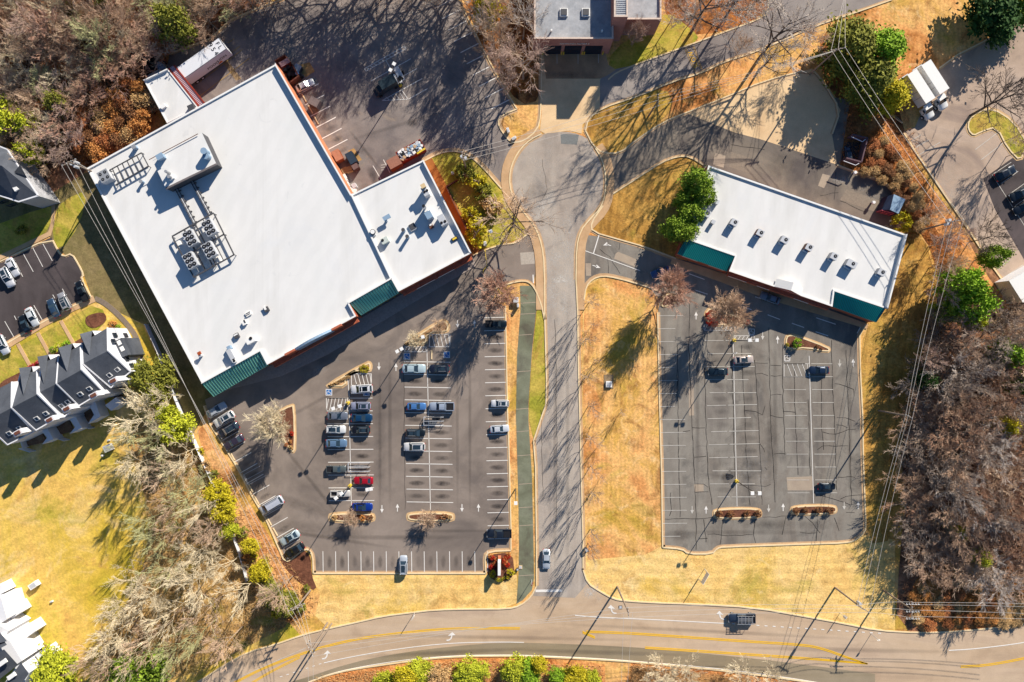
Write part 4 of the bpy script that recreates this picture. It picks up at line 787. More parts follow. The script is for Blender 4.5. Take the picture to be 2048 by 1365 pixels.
# steel frame under them
o = empty('roof_frame', (0, 0, 0), label='steel support frame carrying the four six-fan condensers', cat='frame')
m = MB(); fz = ZR + 1.05
C4 = [A(345, 475, fz), A(428, 428, fz), A(468, 510, fz), A(388, 555, fz)]
def lerp(a, b, t): return tuple(a[k] + (b[k] - a[k]) * t for k in range(3))
for t in (0, .48, .55, 1): m.bar(lerp(C4[0], C4[1], t), lerp(C4[3], C4[2], t), .22, .25)
for t in (-.02, .5, 1.0): m.bar(lerp(C4[0], C4[3], t), lerp(C4[1], C4[2], t), .22, .25)
for t in (.28, .74, .3): m.bar(lerp(C4[0], C4[1], t), lerp(C4[3], C4[2], t), .12, .2)
for u in (0, .5, 1):
    for v in (0, .5, 1):
        p = lerp(lerp(C4[0], C4[1], u), lerp(C4[3], C4[2], u), v); m.tube((p[0], p[1], ZR), p, .08, .08, 6)
m.build('beam', M_dgrey, o)
m = MB()
for px, py in ((356, 487), (372, 483), (388, 498), (396, 505), (428, 476), (436, 520), (392, 542), (410, 530)):
    p = A(px, py, ZR + .3); m.box((p[0], p[1], ZR), (.9, .9, .3), AX)
m.build('pad', M_coping, o)
# pipe runs
for i, (a, b) in enumerate((((353, 377), (391, 450)), ((384, 362), (420, 430)))):
    o = empty('pipe_run', (0, 0, 0), label=('double refrigerant pipe run on the roof, the one nearer the town houses' if i == 0 else 'double refrigerant pipe run on the roof, the one nearer the shop wing'), cat='pipes', group='pipe runs from the plant room to the condensers')
    p, q = A(*a, ZR + .6), A(*b, ZR + .6); dx, dy = q[0] - p[0], q[1] - p[1]; l = math.hypot(dx, dy); nx, ny = -dy / l, dx / l
    for k, s in enumerate((-.28, -.05, .22)):
        m = MB(); m.tube((p[0] + nx * s, p[1] + ny * s, ZR + .6), (q[0] + nx * s, q[1] + ny * s, ZR + .6), .1, .1, 8); m.build('pipe', (M_dgrey, M_steel, M_dgrey)[k], o)
    for k in range(7): s_ = lerp(p, q, (k + .5) / 7); m = MB(); m.box((s_[0], s_[1], ZR), (.9, .15, .48), math.atan2(ny, nx)); m.build('pipe_stand', M_dgrey, o)
# ladder-like rack
o = empty('pipe_rack', (0, 0, 0), label='ladder-shaped steel pipe rack beside the four-fan unit on the roof', cat='frame')
L4 = [A(219, 341, ZR + .9), A(283, 306, ZR + .9), A(297, 333, ZR + .9), A(231, 371, ZR + .9)]
m = MB(); m.bar(L4[0], L4[1], .16, .2); m.bar(L4[3], L4[2], .2, .25)
for k in range(7): m.bar(lerp(L4[0], L4[1], (k + .6) / 6.6), lerp(L4[3], L4[2], (k + .6) / 6.6), .16, .16)
for p in L4: m.tube((p[0], p[1], ZR), p, .07, .07, 6)
m.build('rail', M_dgrey, o)
m = MB(); m.bar(A(233, 371.5, ZR + .8), A(296, 335.5, ZR + .8), .25, .15); m.build('cable_tray', M_coping, o)
# plant room on the roof
o = empty('plant_room', (0, 0, 0), label='raised white-topped plant room on the store roof with a dark front edge', cat='roof structure')
PZ = ZR + 2.6
pr = [PW(p, PZ) for p in ((332, 378), (433, 329), (404, 266), (305, 322))]
m = MB(); m.sheet([(p[0], p[1], PZ) for p in pr]); m.build('roof', M_roof, o)
m = MB(); m.walls([(p[0], p[1], PZ) for p in pr], ZR); m.build('wall', M_dgrey, o)
m = MB(); m.bar((*pr[0], PZ + .06), (*pr[1], PZ + .06), .35, .14); m.build('gutter', plain('dark_taupe_metal', (120, 112, 112), .6), o)
m = MB(); m.bar(A(298, 320, PZ + .3), A(396, 268, PZ + .3), .1, .1); m.build('rail', M_brown, o)
def thing_mesh(name, label, cat, mb, mats, group=None, smooth=False):
    return tag(mb.build(name, mats, smooth=smooth), label, cat, group)
def vent(name, label, cat, parts, group=None):
    """parts: list of (partname, px, py, kind, dims, zbase, mat) placed on a roof"""
    o = empty(name, (0, 0, 0), label=label, cat=cat, group=group)
    for pn, px, py, kind, dims, zb, mt in parts:
        m = MB()
        if kind == 'box':
            x, y, _ = A(px, py, zb + dims[2]); m.box((x, y, zb), dims[:3], dims[3] if len(dims) > 3 else AX)
        else:
            x, y, _ = A(px, py, zb + dims[1]); m.tube((x, y, zb), (x, y, zb + dims[1]), dims[0], dims[0], 14)
        m.build(pn, mt, o)
    return o
BOXES = [
 ('roof_vent', 'blue-grey box vent at the plant room corner by the brown rail', 'roof vent', [('hood', 319, 313, 'box', (1.2, .9, 1.2), PZ, M_bluemet), ('cap', 319, 313, 'box', (1.35, 1.05, .08), PZ + 1.2, M_bluemet)]),
 ('exhaust_duct', 'double blue-grey round duct standing on the plant room roof edge', 'duct', [('duct', 407, 302, 'cyl', (.55, 1.6), PZ, M_bluemet), ('elbow', 411, 312, 'cyl', (.6, 1.2), PZ, M_bluemet), ('cap', 407, 302, 'cyl', (.62, .1), PZ + 1.6, M_bluemet)]),
 ('exhaust_fan', 'pair of small round grey stacks on the plant room roof', 'roof vent', [('stack', 331, 343, 'cyl', (.28, 1.5), PZ, M_steel), ('stack', 337, 353, 'cyl', (.3, 1.3), PZ, M_steel), ('base', 341, 355, 'box', (1.0, .8, .5), PZ, M_coping)]),
 ('roof_vent', 'small blue-grey box vent beside the ladder-shaped rack near the roof edge', 'roof vent', [('hood', 267, 294, 'box', (.7, .6, 1.0), ZR, M_bluemet), ('cap', 267, 294, 'box', (.85, .7, .07), ZR + 1.0, M_steel)]),
 ('roof_vent', 'small round pale stack between the ladder-shaped rack and the plant room', 'roof vent', [('stack', 281, 363, 'cyl', (.3, 1.0), ZR, M_bluemet), ('cap', 281, 363, 'cyl', (.36, .07), ZR + 1.0, M_steel)]),
 ('roof_vent', 'dark-topped square vent with a long shadow, alone near the shop front', 'roof vent', [('hood', 532, 619, 'box', (.9, .9, .5), ZR, M_dgrey), ('cap', 529, 616, 'box', (.4, .9, .1), ZR + .5, M_coping)]),
 ('roof_vent', 'striped louvre vent, topmost of the row near the shop front', 'roof vent', [('hood', 496, 628, 'box', (1.1, .8, .3), ZR, M_coping), ('louvre', 496, 626, 'box', (1.0, .14, .04), ZR + .3, M_dgrey), ('louvre', 495, 630, 'box', (1.0, .14, .04), ZR + .3, M_dgrey)]),
 ('roof_vent', 'white and brown vent in the middle of the row near the shop front', 'roof vent', [('hood', 488, 646, 'box', (.8, .8, .6), ZR, M_coping), ('louvre', 489, 643, 'box', (.3, .6, .06), ZR + .6, M_dgrey)]),
 ('roof_vent', 'dark grey vent, lowest of the small row near the shop front', 'roof vent', [('hood', 472, 672, 'box', (.9, .9, .6), ZR, M_dgrey), ('cap', 471, 670, 'box', (.8, .25, .06), ZR + .6, M_coping)]),
 ('roof_unit', 'white package unit with one round fan between the vents and the green awning', 'air conditioner', [('housing', 500, 681, 'box', (1.7, 1.1, 1.3), ZR, M_coping), ('fan', 501, 677, 'cyl', (.3, .06), ZR + 1.36, M_black)]),
 ('duct_unit', 'long grey duct ending in a round fan beside the green awning', 'duct', [('duct', 461, 710, 'box', (.9, 2.2, 1.2), ZR, M_lgrey), ('elbow', 457, 696, 'box', (.7, .7, 1.0), ZR, M_bluemet), ('fan', 468, 722, 'cyl', (.42, 1.2), ZR, M_coping), ('fan', 468, 722, 'cyl', (.25, .05), ZR + 1.22, M_black)]),
 ('roof_vent', 'orange-topped vent near the roof edge facing the town houses', 'roof vent', [('stack', 399, 712, 'cyl', (.25, 1.0), ZR, M_lgrey), ('cap', 398, 707, 'box', (.7, .6, .2), ZR + 1.0, plain('orange_cap', (176, 84, 44)))]),
 ('exhaust_fan', 'round white roof fan with a dark ring on the wing near the party wall', 'roof vent', [('base', 745, 469, 'box', (.9, .9, .4), ZR, M_lgrey), ('shroud', 745, 464, 'cyl', (.52, .5), ZR + .4, M_dgrey), ('cap', 745, 464, 'cyl', (.42, .06), ZR + .9, M_coping)]),
 ('roof_unit', 'white-green unit with a single fan on the wing roof', 'air conditioner', [('housing', 769, 481, 'box', (1.4, 1.1, 1.1), ZR, plain('pale_green_metal', (208, 216, 208), .5)), ('fan', 765, 481, 'cyl', (.27, .06), ZR + 1.12, M_black)]),
 ('exhaust_fan', 'slanted blue-grey hood casting a long shadow on the wing roof', 'roof vent', [('hood', 773, 435, 'box', (1.5, .8, .25), ZR + 1.1, M_bluemet), ('stack', 771, 441, 'cyl', (.25, 1.1), ZR, M_bluemet)]),
 ('roof_vent', 'grey cylinder vent with a dark rim, upper of the pair on the wing', 'roof vent', [('stack', 806, 460, 'cyl', (.32, 1.3), ZR, M_bluemet), ('rim', 806, 460, 'cyl', (.36, .08), ZR + 1.3, M_dgrey)]),
 ('roof_vent', 'grey cylinder vent with a dark rim, lower of the pair on the wing', 'roof vent', [('stack', 814, 473, 'cyl', (.32, 1.5), ZR, M_bluemet), ('rim', 814, 473, 'cyl', (.36, .08), ZR + 1.5, M_dgrey)]),
 ('roof_hatch', 'low dark grey hatch on the wing roof beside the cylinder vents', 'roof hatch', [('kerb', 825, 455, 'box', (1.3, 1.3, .35), ZR, M_steel), ('lid', 825, 453, 'box', (1.1, 1.1, .08), ZR + .35, M_dgrey)]),
 ('roof_unit', 'cooling unit with cream hood and two small fans near the wing corner', 'air conditioner', [('housing', 850, 383, 'box', (1.0, 1.7, 2.1), ZR, M_lgrey), ('hood', 846, 372, 'box', (.9, .8, .5), ZR + 2.1, plain('cream_metal', (224, 196, 150), .5)), ('fan', 849, 384, 'cyl', (.25, .06), ZR + 2.13, M_black), ('fan', 854, 381, 'cyl', (.25, .06), ZR + 2.13, M_black)]),
 ('roof_unit', 'tall pale blue unit with round ducts in the middle of the wing', 'air conditioner', [('housing', 857, 430, 'box', (1.2, 1.4, 2.2), ZR, M_bluemet), ('duct', 848, 415, 'cyl', (.4, 2.4), ZR, M_steel), ('fan', 847, 412, 'cyl', (.28, .06), ZR + 2.42, M_black), ('hood', 851, 420, 'box', (.7, .7, 2.0), ZR, M_coping)]),
 ('roof_vent', 'small brown-topped box vent on the wing beside the tall pale blue unit', 'roof vent', [('hood', 862, 453, 'box', (.8, .8, .6), ZR, M_brown), ('cap', 861, 450, 'box', (.5, .3, .1), ZR + .6, M_coping)]),
 ('roof_unit', 'grey twin-fan unit near the wing parapet above the yellow box', 'air conditioner', [('housing', 884, 440, 'box', (1.3, 2.0, 2.0), ZR, M_lgrey), ('fan', 883, 446, 'cyl', (.27, .06), ZR + 2.02, M_black), ('fan', 890, 443, 'cyl', (.27, .06), ZR + 2.02, M_black)]),
 ('roof_box', 'yellow-lidded dark box at the wing parapet', 'box', [('case', 909, 478, 'box', (1.2, .65, .3), ZR, M_black), ('lid', 909, 477.5, 'box', (.85, .35, .05), ZR + .3, M_yellow)]),
]
for b_ in BOXES: vent(*b_)

# ---- the right-hand shop building
R = [(1417, 331), (1373, 479), (1470, 513), (1458, 543), (1665, 614), (1669, 583), (1773, 618), (1812, 469)]
RZ = 3.9
rroot = empty('shop_building', (0, 0, 0), label='long brick shop building with white flat roof and two teal corner awnings', cat='building')
ro = [PW(p, 4.2) for p in R]; ri = ins(ro, .3); n = len(ro)
rh = [4.2, 4.2, 4.2, 4.25, 4.2, 4.2, 4.75, 4.2]
for i in range(n):
    pass
for mt, idx in ((M_brick, (1, 2, 3, 4, 5)), (M_brickF, (0, 7)), (M_brickSun, (6,))):
    for i in idx:
        mb = MB(); a, b = ro[i], ro[(i + 1) % n]; mb.add([(a[0], a[1], 0), (b[0], b[1], 0), (b[0], b[1], rh[i] - .03), (a[0], a[1], rh[i] - .03)], [(0, 1, 2, 3)]); mb.build('wall', mt, rroot)
mb = MB(); mb.sheet([(p[0], p[1], RZ) for p in ri]); mb.build('roof', M_roof, rroot)
mb = MB()
for i in range(n): parap(mb, ro[i], ro[(i + 1) % n], ri[(i + 1) % n], ri[i], rh[i], RZ - .05)
mb.build('parapet', M_coping, rroot)
awning(rroot, ((1373, 479), (1469, 512)), ((1355, 508), (1457, 544)), 4.15, 3.1, M_teal_m, M_tseam, 30)
awning(rroot, ((1669, 583), (1770, 618)), ((1664, 613), (1752, 645)), 4.15, 3.1, M_teal_m, M_tseam, 30)
# little end walls under the awnings, gable and fascia
for a, b in (((1356, 508), (1457, 543)), ((1665, 612), (1752, 644))):
    mb = MB(); p, q = A(*a, 3.0), A(*b, 3.0); dx, dy = q[0] - p[0], q[1] - p[1]; l = math.hypot(dx, dy); nx, ny = -dy / l, dx / l
    mb.prism([(p[0], p[1]), (q[0], q[1]), (q[0] + nx * 2.6, q[1] + ny * 2.6), (p[0] + nx * 2.6, p[1] + ny * 2.6)], 0, 2.7); mb.build('wall', M_brick, rroot)
mb = MB()
a, b = PW((1548, 573), 4.3), PW((1602, 592), 4.3); dx, dy = b[0] - a[0], b[1] - a[1]; l = math.hypot(dx, dy); nx, ny = -dy / l, dx / l
g = [(a[0], a[1], 4.2), ((a[0] + b[0]) / 2, (a[1] + b[1]) / 2, 5.9), (b[0], b[1], 4.2)]
back = [(p[0] + nx * 1.6, p[1] + ny * 1.6, p[2] if i != 1 else 5.9) for i, p in enumerate(g)]
mb.add(g + back, [(0, 1, 4, 3), (1, 2, 5, 4), (3, 4, 5)]); mb.build('gable_roof', M_coping, rroot)
mb = MB(); mb.add(g, [(0, 2, 1)]); mb.add([(g[0][0], g[0][1], 3), (g[2][0], g[2][1], 3), g[2], g[0]], [(0, 1, 2, 3)])
mb.build('gable', M_brick, rroot)
mb = MB(); p, q = along(ro[3], ro[4], .01, .35, 3.0), along(ro[3], ro[4], .99, .35, 3.0); mb.bar(p, q, .7, .8); mb.build('fascia', M_brick, rroot)
for t0, t1 in ((.02, .2), (.3, .42), (.66, .8)): mb = MB(); mb.bar(along(ro[3], ro[4], t0, .72, 3.1), along(ro[3], ro[4], t1, .72, 3.1), .05, .35); mb.build('sign_panel', M_white, rroot)
pa, pb = PW((1356, 508), 3.0), PW((1457, 543), 3.0)
for t0, t1 in ((.1, .4), (.62, .92)): mb = MB(); mb.bar(along(pa, pb, t0, .06, 2.5), along(pa, pb, t1, .06, 2.5), .06, .35); mb.build('sign_panel', M_white, rroot)
gl = MB()
for i in range(14):
    p, q = along(ro[3], ro[4], (i + .12) / 14, .02, .4), along(ro[3], ro[4], (i + .88) / 14, .02, .4); gl.add([p, q, (q[0], q[1], 2.5), (p[0], p[1], 2.5)], [(0, 1, 2, 3)])
gl.build('storefront_window', M_glassb, rroot)
mb = MB()
a, b = PW((1352, 512), 3), PW((1752, 648), 3); mb.prism([(a[0], a[1]), along((a[0], a[1]), (b[0], b[1]), 0, 1.3, 0)[:2], along((a[0], a[1]), (b[0], b[1]), .5, 1.7, 0)[:2], along((a[0], a[1]), (b[0], b[1]), 1, 1.0, 0)[:2], (b[0], b[1]), ro[4], ro[3]], 0, .15)
tag(mb.build('sidewalk', M_walk), kind='structure')
RX = math.radians(-19.2)
RU = [((1434, 404), .8, .8, 1.1, 0, 'small box vent nearest the back corner of the shop roof'), ((1414, 427), 1.4, 1.2, 1.0, 1, 'white fan unit beside the green trees on the shop roof'), ((1427, 444), .7, .7, 1.0, 0, 'small box vent between the white fan unit and the teal awning'), ((1469, 445), 1.3, 1.2, 1.3, 1, 'first grey rooftop unit of the row counting from the white fan unit'), ((1521, 466), 1.3, 1.2, 1.3, 1, 'second rooftop unit of the shop row, brown sided'), ((1570, 480), 1.4, 1.2, 1.3, 1, 'third rooftop unit of the shop row, grey with one fan'), ((1619, 495), 1.3, 1.2, 1.4, 1, 'fourth rooftop unit of the shop row, brown sided'), ((1669, 513), 1.3, 1.2, 1.4, 1, 'fifth rooftop unit of the shop row, grey sided'), ((1704, 528), 1.9, 1.3, 1.3, 1, 'wide green-grey rooftop unit, sixth of the shop row'), ((1764, 545), 1.4, 1.2, 1.2, 1, 'last rooftop unit near the shop parapet on the lawn side')]
for i, ((px, py), w, d, h, fan, lb) in enumerate(RU):
    x, y, _ = A(px, py, RZ + h); o = empty('roof_unit', (x, y, RZ), RX - 0.15, lb, 'air conditioner', 'rooftop units of the shop building')
    m = MB(); m.box((0, 0, 0), (w, d, h * .96)); m.build('housing', (M_brown if i in (4, 6) else M_lgrey if i == 1 else M_steel), o)
    m = MB(); m.box((0, 0, h * .96), (w + .05, d + .05, h * .05)); m.build('top_panel', M_lgrey, o)
    if fan: fan_disc(w * .12, d * .1, h + .03, .34, o)
    if fan: m = MB(); m.box((-w * .1, -d * .62, .1), (w * .6, d * .3, h * .6)); m.build('duct', M_bluemet, o)

# ---- fire station
fs = empty('fire_station', (0, 0, 0), label='brick fire station with three dark vehicle doors at the head of the turning circle', cat='building')
FZ = 6.7
fa = [PW(p, FZ) for p in ((1068, 78), (1227, 78), (1227, -110), (1068, -110))]
fb = [PW(p, FZ) for p in ((1250, 39), (1323, 39), (1323, -110), (1250, -110))]
ft = [PW(p, 10.2) for p in ((1228, 34), (1256, 34), (1256, -110), (1228, -110))]
for q, z in ((fa, FZ), (fb, FZ), (ft, 10.2)):
    mb = MB(); mb.walls([(p[0], p[1], z - .03) for p in q], 0); mb.build('wall', M_brickF, fs)
    qi = ins(q, .3); mb = MB(); mb.sheet([(p[0], p[1], z - .5) for p in qi]); mb.build('roof', M_gravel if q is not ft else M_coping, fs)
    mb = MB()
    for i in range(4): parap(mb, q[i], q[(i + 1) % 4], qi[(i + 1) % 4], qi[i], z, z - .6)
    mb.build('parapet', plain('tan_metal_coping', (226, 204, 188), .6), fs)
mb = MB()
for i in range(18): p, q = A(1232, 30 - 4 * i, 10), A(1252, 30 - 4 * i, 10); mb.bar(p, q, .12, .12)
mb.build('louvre', M_lgrey, fs)
yw = fa[0][1]
for i, (a, b) in enumerate(((1088, 1123), (1130, 1164), (1171, 1206))):
    x0, x1 = A(a, 93, 3.6)[0], A(b, 93, 3.6)[0]; mb = MB(); mb.box(((x0 + x1) / 2, yw - .03, .0), (x1 - x0, .1, 3.7)); d_ = mb.build('garage_door', plain('navy_door', (30, 36, 52), .4), fs)
    mb = MB()
    for k in (1.2, 2.4): mb.box(((x0 + x1) / 2, yw - .09, k), (x1 - x0, .03, .06))
    mb.build('door_rail', M_dgrey, d_)
text('lettering', 'FIRE STATION NUMBER 5', ((A(1116, 89, 4.6)[0] + A(1182, 89, 4.6)[0]) / 2, yw - .05, 4.6), .62, 0, M_white, fs, tilt=(math.radians(90), 0, 0), depth=.03, sx=.82)
for px, py, lb in ((1128, 24, 0), (1172, 24, 1)):
    x, y, _ = A(px, py, FZ); o = empty('skylight', (x, y, FZ - .5), 0, ('square domed skylight on the fire station roof, the one by the outer wall' if lb == 0 else 'square domed skylight on the fire station roof, the one nearer the tower'), 'skylight', 'fire station skylights')
    m = MB(); m.box((0, 0, 0), (1.5, 1.5, .4)); m.build('frame', M_coping, o); m = MB(); m.box((0, 0, .4), (1.15, 1.15, .12)); m.build('dome', M_dgrey, o)
for i, (px, py) in enumerate(((1103, 61), (1204, 62))):
    x, y, _ = A(px, py, FZ); m = MB(); m.tube((x, y, FZ - .5), (x, y, FZ + .2), .18, .18, 10); thing_mesh('roof_vent', ('small white pipe vent on the sunny half of the fire station roof' if i == 0 else 'small white pipe vent in the shaded corner of the fire station roof'), 'roof vent', m, M_coping)
for i, px in enumerate((1085.5, 1123, 1127, 1164, 1168, 1205)):
    x, y, _ = G(px, 109.5); m = MB(); m.tube((x, y, 0), (x, y, 1.2), .12, .12, 8); thing_mesh('bollard', 'yellow bollard beside a fire station door', 'bollard', m, M_yellow, 'yellow bollards at the fire station doors')

# ---- town houses
def poly3(mb, pts, mi=0):
    mb.add(pts, [tuple(range(len(pts)))], mi)
th = empty('town_house_row', (0, 0, 0), label='row of grey-roofed white town houses beside the small car park', cat='building')
units = [  # F left,right ; R left,right ; B left,right ; z front, ridge, back
 ((164, 686), (215, 656), (166, 728), (216, 702), (222, 776), (261, 744), 6.5, 9.0, 6.0),
 ((117, 716), (161, 690), (113, 768), (163, 740), (158, 812), (206, 783), 7.0, 9.9, 6.6),
 ((84, 727), (117, 712), (76, 787), (113, 768), (128, 834), (160, 812), 6.5, 9.0, 6.0),
 ((41, 749), (74, 742), (23, 816), (75, 789), (72, 861), (120, 833), 7.0, 9.9, 6.6),
 ((-20, 786), (24, 764), (-32, 846), (23, 816), (15, 890), (68, 864), 6.5, 9.0, 6.0)]
for k, (fl, fr, rl, rr, bl, br, zf, zr, zb) in enumerate(units):
    FL, FR, RL, RR, BL, BR = A(*fl, zf), A(*fr, zf), A(*rl, zr), A(*rr, zr), A(*bl, zb), A(*br, zb)
    mb = MB(); mb.add([FL, FR, RR, RL], [(3, 2, 1, 0)]); mb.add([RL, RR, BR, BL], [(3, 2, 1, 0)])
    rf = mb.build('roof', M_shingle, th)
    mb = MB()
    g0 = lambda p: (p[0], p[1], 0)
    e = .06
    def dn(p): return (p[0], p[1], p[2] - e)
    mb.add([g0(FL), g0(BL), dn(BL), dn(RL), dn(FL)], [(0, 1, 2, 3, 4)]); mb.add([g0(FR), g0(BR), dn(BR), dn(RR), dn(FR)], [(4, 3, 2, 1, 0)])
    mb.add([g0(FL), g0(FR), dn(FR), dn(FL)], [(3, 2, 1, 0)]); mb.add([g0(BL), g0(BR), dn(BR), dn(BL)], [(0, 1, 2, 3)])
    mb.build('wall', M_siding, th)
    # verge boards
    mb = MB()
    for a, b in ((FR, RR), (RR, BR), (FL, RL), (RL, BL), (BL, BR)):
        mb.bar(a, b, .22, .2)
    mb.build('fascia_board', M_siding, th)
    # skylights
    for t, u in ((.35, .62), (.72, .62)):
        c0 = lerp(lerp(RL, RR, t), lerp(BL, BR, t), u); d0 = lerp(lerp(RL, RR, t), lerp(BL, BR, t), u + .14)
        mb = MB(); mb.bar((c0[0], c0[1], c0[2] + .1), (d0[0], d0[1], d0[2] + .1), .85, .12); sk = mb.build('skylight', M_coping, rf)
        mb = MB(); mb.bar(lerp((c0[0], c0[1], c0[2] + .18), (d0[0], d0[1], d0[2] + .18), .12), lerp((c0[0], c0[1], c0[2] + .18), (d0[0], d0[1], d0[2] + .18), .88), .5, .05); mb.build('pane', M_glassb, rf)
    # front gable dormer with its white porch
    if k != 4:
        t0, t1 = (.05, .5) if k in (0, 2) else (.1, .75)
        a, b = lerp(FL, FR, t0), lerp(FL, FR, t1); m_ = lerp(a, b, .5); ap = (m_[0], m_[1], zf + 1.9); bk = lerp(lerp(FL, FR, (t0 + t1) / 2), lerp(RL, RR, (t0 + t1) / 2), .78)
        ux, uy = (FR[1] - FL[1]), -(FR[0] - FL[0]); l = math.hypot(ux, uy); ux, uy = -ux / l * 1.0, -uy / l * 1.0
        a = (a[0] + ux, a[1] + uy, zf); b = (b[0] + ux, b[1] + uy, zf); ap = (ap[0] + ux, ap[1] + uy, ap[2])
        mb = MB(); mb.add([a, ap, (bk[0], bk[1], bk[2] + .05), lerp(FL, RL, .02)], [(0, 1, 2)]); mb.add([b, ap, (bk[0], bk[1], bk[2] + .05)], [(0, 2, 1)])
        mb.build('dormer_roof', M_shingle, rf)
        mb = MB(); mb.add([(a[0], a[1], 0), (b[0], b[1], 0), (b[0], b[1], zf - .03), (ap[0], ap[1], ap[2] - .05), (a[0], a[1], zf - .03)], [(0, 4, 3, 2, 1)])
        for s_ in (a, b): mb.add([(s_[0], s_[1], 0), (s_[0] - ux, s_[1] - uy, 0), (s_[0] - ux, s_[1] - uy, zf - .04), (s_[0], s_[1], zf - .04)], [(0, 1, 2, 3)])
        mb.build('wall', M_siding, th)
# end wall of unit 1: lean-to porch, windows
def chimney(px, py, zt, rot=.5):
    x, y, _ = A(px, py, zt); mb = MB(); mb.box((x, y, 0), (1.7, .95, zt), rot); c = mb.build('chimney', M_siding, th)
    mb = MB(); mb.box((x, y, zt), (1.1, .6, .18), rot); mb.build('chimney_cap', M_brown, c)
for p, z in (((226, 762), 9.0), ((187, 791), 9.2), ((133, 818), 9.0), ((99, 840), 9.2), ((35, 866), 9.0)): chimney(p[0], p[1], z)
# back yards: white sheds, dark decks, fences
for k, (q, z) in enumerate((([(232, 795), (246, 806), (222, 822), (210, 811)], 2.6), ([(176, 806), (189, 801), (201, 834), (176, 848), (188, 830)], 3.0), ([(137, 836), (150, 832), (164, 857), (139, 868), (150, 855)], 3.0), ([(83, 862), (94, 857), (107, 879), (84, 889), (94, 876)], 3.0))):
    pts = [PW(p, z) for p in q]
    if sum(pts[i - 1][0] * pts[i][1] - pts[i][0] * pts[i - 1][1] for i in range(len(pts))) < 0: pts = pts[::-1]
    mb = MB(); mb.prism(pts, 0, z); mb.build('shed', M_siding, th)
for q in ([(222, 776), (236, 768), (250, 800), (236, 812)], [(158, 818), (178, 806), (192, 840), (172, 848)], [(108, 842), (138, 836), (150, 862), (118, 870)], [(52, 872), (84, 862), (96, 884), (58, 892)]):
    pts = [G(*p)[:2] for p in q][::-1]; mb = MB(); mb.prism(pts, 0, .35); mb.build('deck', M_deck, th)
mb = MB()
for a, b in (((172, 848), (190, 856)), ((196, 840), (212, 832)), ((118, 872), (140, 880)), ((160, 858), (172, 850)), ((50, 895), (72, 902)), ((104, 880), (116, 874)), ((50, 870), (58, 894))):
    mb = MB(); p, q = G(*a, .9), G(*b, .9); mb.bar(p, q, .1, 1.8); mb.build('privacy_fence', M_siding, th)
# end porch with roof windows and the end-wall windows
mb = MB(); q = [PW(p, 6.0) for p in ((229, 683), (243, 676), (256, 710), (243, 716))][::-1]; mb.prism(q, 0, 6.0); po = mb.build('porch', M_shingle, th)
for px, py in ((238, 686), (244, 698)):
    x, y, _ = A(px, py, 6.1); mb = MB(); mb.box((x, y, 6.0), (.7, .9, .1), math.radians(28)); mb.build('skylight', M_coping, po)
mb = MB()
FR1, BR1 = A(215, 656, 6.5), A(261, 744, 6.0)
for t, z in ((.16, 5.2), (.16, 1.6), (.3, 6.6), (.62, 5.0), (.7, 5.0), (.62, 1.6), (.78, 1.6), (.86, 4.6)):
    x, y = FR1[0] + (BR1[0] - FR1[0]) * t, FR1[1] + (BR1[1] - FR1[1]) * t; mb = MB(); mb.box((x + .03, y, z - .6), (.14, .85, 1.2), math.atan2(BR1[1] - FR1[1], BR1[0] - FR1[0]) + math.pi / 2); mb.build('window', M_glassb, th)
mb = MB()
for a, b in (((254, 716), (272, 706)), ((256, 722), (276, 712))): mb = MB(); mb.bar(A(*a, 1.2), A(*b, .9), .15, 1.6); mb.build('privacy_fence', M_siding, th)

# second town house, cut by the frame, north of the small lot
t2 = empty('town_house', (0, 0, 0), label='white house with steep grey roof at the wood edge beside the utility pole', cat='building')
P = lambda x, y, z: A(x, y, z)
mb = MB()
a, b, c, d, e, f = P(-60, 270, 6.4), P(14, 299, 6.4), P(76, 392, 6.4), P(-60, 318, 9.2), P(4, 332, 9.2), P(66, 389, 6.6)
mb.add([a, b, e, d], [(3, 2, 1, 0)]); mb.add([b, c, e], [(2, 1, 0)]); g_ = P(38, 404, 6.4); h_ = P(-60, 372, 6.2)
mb.add([d, e, c, g_, h_], [(4, 3, 2, 1, 0)])
mb.build('roof', M_shingle, t2)
mb = MB(); ring = [a, b, c, g_, h_]
for p, q in zip(ring, ring[1:]): mb.add([(p[0], p[1], 0), (q[0], q[1], 0), (q[0], q[1], q[2] - .06), (p[0], p[1], p[2] - .06)], [(0, 1, 2, 3), (3, 2, 1, 0)])
mb.build('wall', M_siding, t2)
mb = MB()
for p, q in zip(ring, ring[1:]): mb.bar(p, q, .25, .25)
mb.build('fascia_board', M_siding, t2)
mb = MB(); dm = [P(28, 345, 8.2), P(40, 330, 8.0), P(52, 352, 6.8)]; mb.add([dm[0], dm[1], dm[2], (dm[2][0], dm[2][1] - 1, 5.5)], [(0, 1, 2), (0, 2, 3)])
mb.add([dm[0], dm[1], dm[2]], [(2, 1, 0)]); mb.build('dormer_roof', M_shingle, t2)
mb = MB()
for px, py, z in ((10, 402, 3.6), (3, 405, 3.6), (21, 411, 2.4), (28, 408, 2.4), (49, 396, 3.6), (58, 391, 3.6)): x, y, _ = A(px, py, z); mb = MB(); mb.box((x, y - .1, z - .6), (.8, .12, 1.2), math.radians(20)); mb.build('window', M_glassb, t2)
mb = MB(); x, y, _ = A(31, 377, 7.4); mb.box((x, y, 7.0), (.8, 1.0, .5), .6); mb.build('skylight', M_coping, t2)

